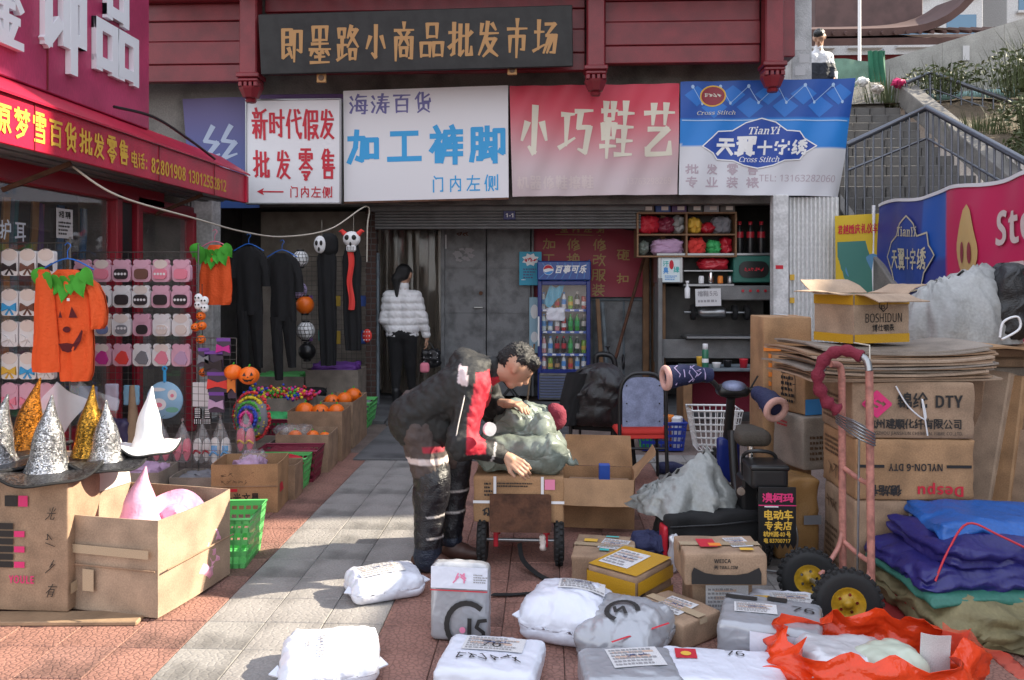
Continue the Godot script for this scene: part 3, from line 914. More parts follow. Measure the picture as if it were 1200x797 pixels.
func build_ground():
	var s := flat()
	quad(s,Vector3(-200,-.03,200),Vector3(200,-.03,200),Vector3(200,-.03,-200),Vector3(-200,-.03,-200))
	struct("ground",fin(s), "ground")
	s = flat()
	quad(s,Vector3(-6,-.011,1),Vector3(4.2,-.011,1),Vector3(4.2,-.011,-11),Vector3(-6,-.011,-11))
	struct("pavement_bed",fin(s), "bed")
	var pave := Node3D.new()
	pave.name = "pavement"
	add_child(pave)
	pave.set_meta("kind", "structure")
	var meshes := []
	for i in 8:
		meshes.append(tile_mesh(i + 3))
	var p := .2667
	var r := RandomNumberGenerator.new()
	r.seed = 21
	for j in range(-2,14):
		for i in range(-7,12):
			var x := -.725 + p*(i + .5)
			var z := -3.29 - p*(j + .5)
			if x > 1.4 and z < -3.9:
				continue
			var grey: bool = i >= -3 and i < 0
			var key: String = ("tile_grey" if grey else "tile_red") + ("_b" if r.randf() < .35 else "")
			if i >= 6 and z < -3.5:
				key = "tile_grey_b"
			var o = part(pave, "paving_tile",meshes[r.randi() % 8],key)
			o.position = Vector3(x,r.randf_range(-.0015,.0015),z)
			o.rotation = Vector3(r.randf_range(-.004,.004),0,r.randf_range(-.004,.004))
	# far and near stretches where the tiles are hidden or too small to tell apart
	for a in [[-6.0,-2.595,.8,-7.02],[1.41,4.2,-3.91,-11.0],[-2.595,2.475,.8,-2.755],[2.476,4.2,.8,-3.91],[-6.0,1.41,-7.025,-11.0]]:
		s = flat()
		quad(s,Vector3(a[0],-.002,a[2]),Vector3(a[1],-.002,a[2]),Vector3(a[1],-.002,a[3]),Vector3(a[0],-.002,a[3]))
		var o = part(pave, "far_paving",fin(s), "ground")
		o.set_meta("kind", "stuff")
	# concrete apron in front of the doors
	var ap := Node3D.new()
	ap.name = "apron"
	add_child(ap)
	ap.set_meta("kind", "structure")
	part(ap, "slab",bx(Vector3(-.70,.007,-7.52),Vector3(1.86,.026,1.58),.006), "apron")
	part(ap, "slab",bx(Vector3(-.72,.02,-9.02),Vector3(1.9,.056,1.40),.008), "apron")
	part(ap, "slab",bx(Vector3(-2.7,.015,-9.4),Vector3(2.0,.05,2.0),.008), "apron")
	part(ap, "slab",bx(Vector3(1.3,.015,-9.6),Vector3(2.0,.05,1.7),.008), "apron")
	for i in 5:
		var o = part(ap, "paving_tile",meshes[i], "tile_grey")
		o.position = Vector3(.78 + i*.2667,.012,-6.86 - (i % 2)*.0)

func build_shade_buildings():
	var b = thing("added_shade_block", "added tall pale block out of view, shaped to shade the square", "building",Vector3(8.0,0,-8.8))  # invented block outside the view, put here to cast the broad shade
	part(b, "wall",bx(Vector3(.7,7.5,0),Vector3(1.4,15,4.4),.02), "concrete_pale")
	part(b, "added_shade_slab",bx(Vector3(.15,12.65,6.5),Vector3(.3,4.6,8.6),.02), "concrete_pale")  # added slab that keeps the sun off the pink shop sign
	for j in 4:
		for i in 2:
			var w = part(b, "window",bx(Vector3(-.02,2.0 + j*3.2,-1.0 + i*2.0),Vector3(.05,1.5,1.4),.01), "far_glass")
			part(w, "frame",bx(Vector3(-.05,1.2 + j*3.2,-1.0 + i*2.0),Vector3(.12,.08,1.6),.01), "far_wall")
	b = thing("added_low_shade_block", "added low pale block out of view, flat top shaped for the sun patches", "building",Vector3(8.0,0,.7))  # also invented; its roof edge sets where the sunlit paving ends
	part(b, "wall",bx(Vector3(3,2.8,.05),Vector3(6,5.6,14.6),.02), "concrete_pale")
	part(b, "parapet",bx(Vector3(3,5.68,.05),Vector3(6.06,.15,14.66),.02), "plaster_white")
	for i in 4:
		part(b, "window",bx(Vector3(-.02,3.6,-5 + i*3.2),Vector3(.05,1.3,1.5),.01), "far_glass")

# ------------------------------------------------------------ market front
func build_market():
	var b = thing("market_building", "old market front with carved dark red timber fascia above the signs", "building")
	part(b, "upper_wall",bx(Vector3(-1.85,3.85,-9.2),Vector3(9.0,2.95,.22),.005), "concrete")
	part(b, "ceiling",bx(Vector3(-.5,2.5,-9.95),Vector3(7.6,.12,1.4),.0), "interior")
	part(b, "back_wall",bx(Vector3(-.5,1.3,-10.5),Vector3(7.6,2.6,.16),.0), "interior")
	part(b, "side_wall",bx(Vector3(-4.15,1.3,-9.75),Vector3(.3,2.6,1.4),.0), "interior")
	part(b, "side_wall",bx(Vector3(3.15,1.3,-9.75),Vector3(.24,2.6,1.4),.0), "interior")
	part(b, "partition",bx(Vector3(1.38,1.25,-9.95),Vector3(.06,2.4,.9),.003), "wood")
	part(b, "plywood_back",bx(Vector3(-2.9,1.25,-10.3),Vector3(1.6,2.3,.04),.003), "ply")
	part(b, "roof",bx(Vector3(-.9,5.45,-9.0),Vector3(7.6,.2,2.3),.02,Basis(Vector3.RIGHT,.35)), "roof_tile")
	# eave tile ends
	for i in 26:
		part(b, "eave_tile",tb([Vector3(-4.3 + i*.27,4.62,-8.0),Vector3(-4.3 + i*.27,4.98,-9.0)],.075,8), "roof_tile")
	# timber planks between the hanging posts
	var segs := [[-5.6,-3.25,3.69,-8.62],[-3.04,.42,3.76,-8.58],[.63,2.26,3.82,-8.55]]
	for g in segs:
		var y: float = g[2]
		for k in 4:
			var h: float = [.19,.25,.22,.22][k]
			var dz: float = [.0,.012,.0,.02][k]
			part(b, "timber_plank",bx(Vector3((g[0] + g[1])/2,y + h/2,g[3] - .06 + dz),Vector3(g[1] - g[0],h - .003,.1),.008), "red_paint")
			y += h
		part(b, "round_purlin",tb([Vector3(g[0],y + .03,g[3] + .06),Vector3(g[1],y + .03,g[3] + .06)],.07,12), "red_paint")
	for x in [-3.147,.524,2.357]:
		var y0: float = 3.70 if x < -3 else (3.74 if x < 1 else 3.76)
		var p = part(b, "hanging_post",bx(Vector3(x,y0 + .62,-8.45),Vector3(.19,1.24,.19),.015), "red_paint")
		var s := flat()
		box(s,Vector3(x,y0 - .012,-8.45),Vector3(.245,.05,.245),.01)
		box(s,Vector3(x,y0 - .06,-8.45),Vector3(.215,.04,.215),.012)
		for k in 4:
			for i in 4:
				var a := k*PI/2
				box(s,Vector3(x,y0 - .105,-8.45) + Basis(Vector3.UP,a)*Vector3(-.08 + i*.053,0,.09),Vector3(.036,.05,.03),.006,Basis(Vector3.UP,a))
		lathe(s,[[.0,-.29],[.05,-.285],[.06,-.262],[.05,-.25],[.08,-.235],[.095,-.2],[.118,-.15],[.125,-.13],[.1,-.12],[.0,-.12]],8,Transform3D(Basis(Vector3.UP,PI/8),Vector3(x,y0,-8.45)),false)
		part(p, "carved_knob",fin(s), "red_paint")
	# right end cap of the fascia, and rafter end
	part(b, "end_board",bx(Vector3(2.53,4.3,-8.75),Vector3(.14,.9,.55),.01), "red_paint")
	# column between the left shop and the bay
	var c = thing("fluted_column", "white and grey fluted metal column left of the costumes", "column",Vector3(-3.72,0,-8.55))
	part(c, "shaft",bx(Vector3(.0,1.2,0),Vector3(.32,2.4,.22),.01), "plaster_white")
	for i in 4:
		part(c, "flute",tb([Vector3(-.16 + i*.035,.02,.13),Vector3(-.16 + i*.035,2.38,.13)],.016,8), "steel")
	# brick pillar
	var bp = thing("brick_pillar", "narrow dark brown brick pillar between costumes and door", "pillar",Vector3(-2.07,.04,-9.5))
	part(bp, "core",bx(Vector3(0,1.18,0),Vector3(.118,2.36,.118),.0), "mortar")
	for k in 33:
		for i in 2:
			var w := .062 if (i + k) % 2 == 0 else .058
			var o = part(bp, "brick",bx(Vector3((-.033 if i == 0 else .033) + (.004 if k % 2 else -.004),.035 + k*.0705,.001),Vector3(w - .006,.058,.132),.004), "brick")
	part(bp, "corner_trim",bx(Vector3(.084,.9,.05),Vector3(.03,1.8,.06),.004), "panel_blue")
	# roller shutter
	var rs = thing("roller_shutter", "rolled-up grey slatted shutter above the steel doors", "shutter",Vector3(-.45,0,-9.35))
	part(rs, "housing",bx(Vector3(0,2.375,-.1),Vector3(3.2,.11,.3),.01), "shutter")
	for k in 6:
		part(rs, "slat",tb([Vector3(-1.55,2.305 - k*.035,.0),Vector3(1.55,2.305 - k*.035,.0)],.017,8), "shutter")
	# number plate
	var np = thing("number_plate", "small blue door number plate above the steel doors", "plate",Vector3(-.42,2.27,-9.31))
	part(np, "plate",bx(Vector3.ZERO,Vector3(.14,.10,.008),.003), "tarp_navy")
	var s := flat()
	latin(s,plane(Transform3D(Basis(),Vector3(-.045,-.022,.004))), "1-1",0,0,.045,.09, "Droid Sans",true)
	part(np, "lettering",fin(s), "ink_white")
	# doors
	var d = thing("steel_doors", "grey double steel doors with torn paper patches and padlock", "door",Vector3(-.748,.05,-10.15))
	for sd in [-1,1]:
		var leaf = part(d, "door_leaf",bx(Vector3(sd*.281,1.09,0),Vector3(.552,2.18,.05),.006), "door_grey")
		for y in [.42,1.05,1.62]:
			part(leaf, "seam",bx(Vector3(sd*.281,y,.028),Vector3(.545,.012,.006),.002), "door_grey")
		part(leaf, "edge_rail",bx(Vector3(sd*.02,1.09,.03),Vector3(.022,2.16,.012),.003), "door_grey")
		part(leaf, "edge_rail",bx(Vector3(sd*.545,1.09,.03),Vector3(.02,2.16,.012),.003), "door_grey")
		for y in [.35,1.15,1.7]:
			part(leaf, "hinge",tb([Vector3(sd*.553,y,.034),Vector3(sd*.553,y + .1,.034)],.011,8), "rust")
	part(d, "handle",bx(Vector3(-.1,1.12,.04),Vector3(.12,.025,.03),.006), "steel")
	part(d, "lock",tb([Vector3(-.07,1.3,.03),Vector3(-.07,1.3,.045)],.025,12), "rust")
	s = flat()
	var pf := plane(Transform3D(Basis(),Vector3(0,0,.028)))
	var r := RandomNumberGenerator.new()
	r.seed = 3
	for i in 16:
		var cx := -.40 + r.randf()*.3
		var cy := 1.70 + r.randf()*.16
		var pts := []
		for k in 8:
			var a := TAU*k/8
			pts.append(Vector2(cx + cos(a)*r.randf_range(.015,.06),cy + sin(a)*r.randf_range(.01,.04)))
		patch(s,pf,pts,.002 + i*.0003)
	part(d, "torn_paper",fin(s), "ink_grey")
	s = flat()
	scrawl(s,pf,-.38,2.02,.15,.05,4,.012,4)
	part(d, "rust_marks",fin(s), "rust")
	s = flat()
	rect(s,pf,-.545,1.86,-.505,2.04)
	part(d, "paper_strip",fin(s), "paper")
	part(d, "frame_post",bx(Vector3(.585,1.1,.0),Vector3(.03,2.2,.09),.004), "door_grey")
	# strip curtain
	var cu = thing("strip_curtain", "dark plastic strip curtain hanging in the doorway", "curtain",Vector3(-1.70,.05,-10.12))
	part(cu, "rail",bx(Vector3(0,2.17,.02),Vector3(.8,.05,.06),.005), "door_grey")
	for i in 8:
		var ph := i*1.7
		var f := func(u,v):
			var x: float = -.39 + i*.098 + u*.118
			return Vector3(x,.03 + v*2.12,.012*(i % 2) + .018*sin(u*PI)*(.4 + .6*sin(ph + v*2.0)) + .012*sin(v*7 + ph))
		part(cu, "curtain_strip",sh(f,5,14,.003), "strip_curtain")
	part(cu, "jamb",bx(Vector3(.40,1.08,-.02),Vector3(.05,2.18,.1),.004), "door_grey")
	# red vinyl sheet and steel panels behind the fridge
	part(b, "steel_panel",bx(Vector3(.60,1.22,-10.36),Vector3(1.55,2.4,.05),.004), "door_grey")
	for x in [.05,.62,1.0]:
		part(b, "panel_rib",bx(Vector3(x,.68,-10.325),Vector3(.025,1.3,.02),.004), "panel_blue")
	part(b, "panel_rail",bx(Vector3(.6,1.27,-10.315),Vector3(1.5,.04,.03),.005), "panel_blue")
	part(b, "wood_post",bx(Vector3(1.27,1.05,-10.24),Vector3(.08,2.0,.06),.006), "wood")
	var rv = thing("red_vinyl_sign", "faded red vinyl sheet listing repair services behind the fridge", "sign",Vector3(-.19,0,-10.24))
	var W := 1.49
	var f2 := func(u,v,dd):
		var x: float = u/W
		var y: float = v/.96
		var z := .012*sin(x*9 + y*3)*(.3 + y) + .01*sin(y*11 + x*5)
		if x + y > 1.45:
			z += (x + y - 1.45)*.22
		return Vector3(u + .02*y,1.30 + v - .03*x*y - (.25*maxf(.0,x + y - 1.45)),z + dd)
	part(rv, "sheet",sh(func(u,v): return f2.call(u*W,v*.96,.0),24,16,.004),flatmat(.30,.025,.05,.55))
	s = flat()
	var VY := flatmat(.42,.28,.10,.6)
	hanzi(s,f2, "室内左侧",.36,.83,.10,.10,.013,.05,{"step": .06, "each": [rv,VY]})
	line(s,f2,[Vector2(.3,.80),Vector2(.62,.80),Vector2(.92,.795)],.008,.003)
	hanzi(s,f2, "加工",.14,.60,.16,.15,.016,.04,{"vert": true, "step": .06, "each": [rv,VY]})
	hanzi(s,f2, "修换",.45,.60,.16,.15,.016,.04,{"vert": true, "step": .06, "each": [rv,VY]})
	hanzi(s,f2, "修改服装",.78,.60,.16,.15,.016,.045,{"vert": true, "step": .06, "each": [rv,VY]})
	hanzi(s,f2, "砸扣",1.09,.48,.15,.14,.016,.17,{"vert": true, "step": .06, "each": [rv,VY]})
	part(rv, "underline",fin(s),VY)
	# blue poster by the fridge
	var po = thing("blue_poster", "small cyan notice with white star left of the drinks fridge", "poster",Vector3(-.33,1.46,-10.03))
	part(po, "sheet",bx(Vector3(.14,.2,0),Vector3(.28,.42,.006),.002),flatmat(.02,.33,.50,.5))
	pf = plane(Transform3D(Basis(),Vector3(0,0,.003)))
	s = flat()
	var star := []
	for i in 16:
		var a := TAU*i/16
		star.append(Vector2(.14,.31) + Vector2(cos(a)*1.3,sin(a))*(.085 if i % 2 else .06))
	patch(s,pf,star,.001)
	print_rows(s,pf,.03,.05,.05,.02,1,5)
	part(po, "star",fin(s), "ink_white")
	s = flat()
	scrawl(s,pf,.06,.285,.16,.05,4,.01,9,.003)
	part(po, "red_title",fin(s), "ink_red")
	s = flat()
	print_rows(s,pf,.05,.07,.18,.14,4,6)
	part(po, "print",fin(s), "ink_navy")
	po = thing("pale_poster", "tall pale blue cartoon-coloured sticker strip beside the fridge", "poster",Vector3(-.19,.62,-10.06))
	part(po, "sheet",bx(Vector3(.05,.33,0),Vector3(.13,.7,.005),.002),flatmat(.30,.48,.58,.5))
	s = flat()
	patch(s,plane(Transform3D(Basis(),Vector3(0,0,.003))),disc2(Vector2(.05,.5),.05,14,.09))
	patch(s,plane(Transform3D(Basis(),Vector3(0,0,.003))),disc2(Vector2(.05,.18),.045,14,.07))
	part(po, "print",fin(s), "ink_white")

# ------------------------------------------------------------ signs over the openings
func bilin(tl: Vector2,tr: Vector2,bl: Vector2,br: Vector2,z: float,W: float,H: float,rip: Callable) -> Callable:
	return func(u,v,d):
		var x: float = u/W
		var y: float = v/H
		var p := bl.lerp(br,x).lerp(tl.lerp(tr,x),y)
		return Vector3(p.x,p.y,z + d + rip.call(x,y))

func tinted(fn: Callable,W: float,H: float,nu: int,nv: int,col: Callable,thick := .004) -> SurfaceTool:
	var s := SurfaceTool.new()
	s.begin(Mesh.PRIMITIVE_TRIANGLES)
	s.set_smooth_group(0)
	for side in 2:
		for j in nv:
			for i in nu:
				var c := [[0,0],[1,1],[1,0],[0,0],[0,1],[1,1]]
				if side:
					c.reverse()
				for t in c:
					var u := float(i + t[0])/nu
					var v := float(j + t[1])/nv
					s.set_color(col.call(u,v))
					s.set_uv(Vector2(u,1 - v))
					s.add_vertex(fn.call(u*W,v*H,-thick*side))
	s.generate_normals()
	return s

func build_banners():
	mk("print_vinyl",Color(1,1,1),.5,{"vc": 1})
	var still := func(_x,_y): return .0
	var s: SurfaceTool
	# market name board
	var g = thing("market_name_board", "long black wooden board with gold brush characters across the fascia", "sign",Vector3.ZERO)
	var tilt := Transform3D(Basis(Vector3.BACK,.016)*Basis(Vector3.RIGHT,.10),Vector3(-1.36,4.02,-8.32))
	s = flat()
	box(s,Vector3.ZERO,Vector3(3.28,.62,.05),.008)
	var bd = part(g, "board",fin(s),mk("board_black",Color(.022,.022,.022),.6,{"tex": "grain", "scale3": Vector3(9,.7,9), "dirt": "stain", "dscale": 1.0}))
	bd.transform = tilt
	s = flat()
	hanzi(s,plane(tilt*Transform3D(Basis(),Vector3(-1.42,-.20,.026))), "即墨路小商品批发市场",0,0,.235,.38,.034,.0595,{"brush": .5, "slant": .05, "each": [g, "ink_gold"]})
	for x in [-2.37,-.35]:
		var br = part(g, "mount",bx(Vector3(x,3.66 + (x + 2.37)*.03,-8.40),Vector3(.10,.10,.03),.006), "ink_gold")
		part(br, "rosette",tb([Vector3(x,3.66 + (x + 2.37)*.03,-8.39),Vector3(x,3.66 + (x + 2.37)*.03,-8.375)],.03,12), "ink_brown")
	# faded blue cloth sign at the far left
	g = thing("blue_silk_sign", "faded blue-violet sign partly hidden behind the white wig sign", "sign")
	var f := bilin(Vector2(-4.15,3.59),Vector2(-3.25,3.61),Vector2(-4.03,2.34),Vector2(-3.25,2.34),-9.0,.85,1.24,func(x,y): return .01*sin(x*8 + y*4))
	part(g, "panel",tinted(f,.85,1.24,10,10,func(u,v): return Color(.05,.12,.36).lerp(Color(.12,.085,.22),v)), "print_vinyl")
	s = flat()
	hanzi(s,f, "丝",.16,.42,.42,.52,.045,0,{"brush": .6, "slant": .1, "step": .1})
	latin(s,f, "79",.62,.10,.10,.0, "Droid Sans",true,.0,.004)
	part(g, "lettering",fin(s),flatmat(.42,.48,.62,.6))
	var pm = thing("purple_sign_edge", "strip of violet sign board above the white wig sign", "sign")
	part(pm, "board",bx(Vector3(-2.78,3.57,-8.95),Vector3(1.10,.09,.03),.004),flatmat(.10,.04,.16,.5))
	# wig sign
	g = thing("wig_sign", "white framed sign with red characters and red arrow", "sign")
	f = bilin(Vector2(-3.313,3.513),Vector2(-2.247,3.503),Vector2(-3.285,2.371),Vector2(-2.247,2.357),-8.715,1.05,1.14,still)
	part(g, "panel",bx(Vector3(-2.775,2.935,-8.74),Vector3(1.05,1.14,.045),.006),mk("sign_white",Color(.70,.69,.71),.5))
	for e in [[-3.30,2.935,.018,1.15],[-2.25,2.935,.018,1.15],[-2.775,3.507,1.07,.018],[-2.775,2.363,1.07,.018]]:
		part(g, "frame_edge",bx(Vector3(e[0],e[1],-8.735),Vector3(e[2],e[3],.06),.004), "steel")
	s = flat()
	hanzi(s,f, "新时代假发",.075,.70,.165,.34,.027,.021,{"each": [g, "ink_red"]})
	hanzi(s,f, "批发零售",.08,.26,.165,.33,.027,.085,{"each": [g, "ink_red"]})
	hanzi(s,f, "门内左侧",.47,.06,.11,.13,.012,.015,{"each": [g, "ink_red"]})
	patch(s,f,[Vector2(.11,.125),Vector2(.19,.165),Vector2(.175,.133),Vector2(.41,.133),Vector2(.41,.117),Vector2(.175,.117),Vector2(.19,.085)])
	part(g, "arrow",fin(s), "ink_red")
	# tailoring sign
	g = thing("tailoring_sign", "large white sign with blue characters and rusted bottom edge", "sign")
	f = bilin(Vector2(-2.235,3.611),Vector2(-.412,3.655),Vector2(-2.225,2.382),Vector2(-.405,2.421),-8.78,1.85,1.235,still)
	s = flat()
	sheet(s,func(u,v): return f.call(u*1.85,v*1.235,.0),4,4,.05)
	part(g, "panel",fin(s), "sign_white")
	s = flat()
	sheet(s,func(u,v): return f.call(u*1.85,-.018 + v*.022,.004),4,1,.05)
	part(g, "bottom_edge",fin(s), "rust")
	s = flat()
	hanzi(s,f, "海涛百货",.07,.965,.20,.22,.024,.045,{"brush": .4, "each": [g,flatmat(.14,.13,.32,.6)]})
	s = flat()
	hanzi(s,f, "加工裤脚",.045,.40,.35,.40,.058,.115,{"each": [g, "ink_sky"]})
	hanzi(s,f, "门内左侧",.98,.075,.155,.19,.016,.045,{"each": [g, "ink_sky"]})
	# pink cloth banner
	g = thing("shoe_repair_banner", "red fading to white cloth banner with pale brush characters", "banner")
	var rip := func(x,y): return .022*sin(x*13 + y*2.2)*(1.0 - y*.6) + .012*sin(x*31 - y*9) + .02*sin(y*6 + x*4)*(1.0 - y)
	f = bilin(Vector2(-.395,3.645),Vector2(1.45,3.652),Vector2(-.362,2.431),Vector2(1.43,2.451),-8.77,1.85,1.22,rip)
	part(g, "cloth",tinted(f,1.85,1.22,48,28,func(u,v): return Color(.52,.42,.43).lerp(Color(.56,.035,.07),smoothstep(.15,.95,v + .08*sin(u*3.0)))), "print_vinyl")
	s = flat()
	hanzi(s,f, "小巧鞋艺",.08,.42,.33,.60,.055,.125,{"brush": .6, "slant": .06, "step": .06, "each": [g,flatmat(.66,.62,.50,.6)]})
	s = flat()
	hanzi(s,f, "机器修鞋擦鞋",.06,.08,.12,.14,.016,.025,{"step": .06})
	latin(s,f, "13763298269",1.28,.12,.07,.5)
	part(g, "faded_print",fin(s),flatmat(.58,.48,.46,.6))
	# cross stitch banner
	fine = .05
	g = thing("cross_stitch_banner", "blue quilted-pattern cloth banner with white crumpled lower half", "banner")
	rip = func(x,y): return .018*sin(x*11 + y*2.2)*(1.0 - y*.6) + .010*sin(x*27 - y*7) + .03*sin(y*7 + x*5)*(1.0 - y)*(.3 + x) - .12*pow(maxf(.0,x - .9)/.1,2.0)*(1.0 - y)
	f = bilin(Vector2(1.463,3.672),Vector2(3.325,3.69),Vector2(1.444,2.445),Vector2(3.20,2.425),-8.77,1.85,1.22,rip)
	var colf := func(u,v):
		if v > .66:
			return Color(.008,.075,.36)
		if v > (.44 - .03*u):
			return Color(.012,.20,.60)
		return Color(.60,.60,.63)
	part(g, "cloth",tinted(f,1.85,1.22,50,50,colf), "print_vinyl")
	s = flat()
	for i in 5:
		# diamond quilting
		for k in 2:
			var cx := .02 + i*.38 + k*.19
			if cx + .16 < 1.85:
				var cy := 1.0 + (.07 if k == 0 else -.06)
				patch(s,f,[Vector2(cx + .02,cy),Vector2(cx + .16,cy - .12),Vector2(minf(cx + .30,1.83),cy),Vector2(cx + .16,cy + .10)],.003)
	part(g, "quilting",fin(s),flatmat(.015,.16,.55,.5))
	s = flat()
	line(s,f,[Vector2(.02,.80),Vector2(.6,.80),Vector2(1.2,.79),Vector2(1.82,.785)],.012,.004)
	for i in 6:
		patch(s,f,disc2(Vector2(.13 + i*.30,1.16),.018,8,.022),.0045)
	for i in 6:
		patch(s,f,disc2(Vector2(.24 + i*.30,.98),.014,8,.018),.0045)
	for i in 6:
		line(s,f,[Vector2(.13 + i*.30,1.16),Vector2(.24 + i*.30,.98),Vector2(.43 + i*.30,1.16)].filter(func(q): return q.x < 1.83),.006,.004)
	part(g, "pale_lines",fin(s),flatmat(.36,.52,.75,.5))
	var shield := []
	for p in [[.25,.50],[.36,.60],[.42,.66],[.58,.67],[.72,.75],[.88,.79],[1.04,.75],[1.16,.66],[1.30,.65],[1.36,.58],[1.50,.50],[1.38,.43],[1.33,.36],[1.16,.35],[1.04,.30],[.88,.27],[.72,.30],[.60,.35],[.42,.36],[.37,.43]]:
		shield.append(Vector2(p[0],p[1] + .02))
	s = flat()
	patch(s,f,shield,.0065)
	part(g, "shield",fin(s),flatmat(.012,.06,.34,.5))
	s = flat()
	line(s,f,shield,.012,.009,true)
	hanzi(s,f, "天翼",.40,.43,.20,.19,.034,.02,{"slant": .1, "lift": .008, "each": [g, "ink_white"]})
	hanzi(s,f, "十字绣",.86,.43,.16,.15,.024,.025,{"lift": .008, "each": [g, "ink_white"]})
	latin(s,f, "TianYi",.74,.645,.075,.34, "Droid Serif",true,.25,.008)
	latin(s,f, "Cross Stitch",.66,.355,.055,.44, "Droid Serif",false,.3,.008)
	part(g, "lettering",fin(s), "ink_white")
	s = flat()
	patch(s,f,disc2(Vector2(.35,1.06),.14,24,.115),.006)
	part(g, "badge_rim",fin(s), "ink_yellow")
	s = flat()
	patch(s,f,disc2(Vector2(.35,1.06),.125,24,.10),.0075)
	part(g, "badge",fin(s),flatmat(.25,.015,.03,.5))
	s = flat()
	scrawl(s,f,.26,1.05,.18,.04,4,.008,31,.009)
	latin(s,f, "Cross Stitch",.18,.86,.04,.42, "Droid Serif",false,.3,.009)
	part(g, "badge_print",fin(s),flatmat(.62,.60,.50,.5))
	s = flat()
	hanzi(s,f, "批发零售",.07,.22,.13,.11,.016,.10,{"step": .06})
	hanzi(s,f, "专业装裱",.07,.08,.13,.11,.016,.10,{"step": .06})
	latin(s,f, "TEL: 13163282060",.90,.15,.07,.86)
	part(g, "faded_print",fin(s),flatmat(.42,.34,.38,.6))
	fine = 1e9

# ------------------------------------------------------------ left shop
func solid_strokes(s,fn: Callable,text: String,x,y,w,h,wt,depth,gap):
	for ch in text:
		var k := 0
		for st in strokes(ch):
			for i in st.size() - 1:
				var a := Vector2(st[i].x/20.0*w,(20.0 - st[i].y)/20.0*h)
				var b := Vector2(st[i + 1].x/20.0*w,(20.0 - st[i + 1].y)/20.0*h)
				var dir := (b - a).normalized()
				var nn: Vector2 = Vector2(-dir.y,dir.x)*wt*.5
				a -= dir*wt*.5
				b += dir*wt*.5
				var d: float = depth + k*.0004
				k += 1
				var c := [a - nn,b - nn,b + nn,a + nn]
				var P := []
				var Q := []
				for v in c:
					P.append(fn.call(x + v.x,y + v.y,.0))
					Q.append(fn.call(x + v.x,y + v.y,d))
				quad(s,Q[0],Q[1],Q[2],Q[3])
				for e in 4:
					var e2 := (e + 1) % 4
					quad(s,P[e],P[e2],Q[e2],Q[e])
		x += w + gap

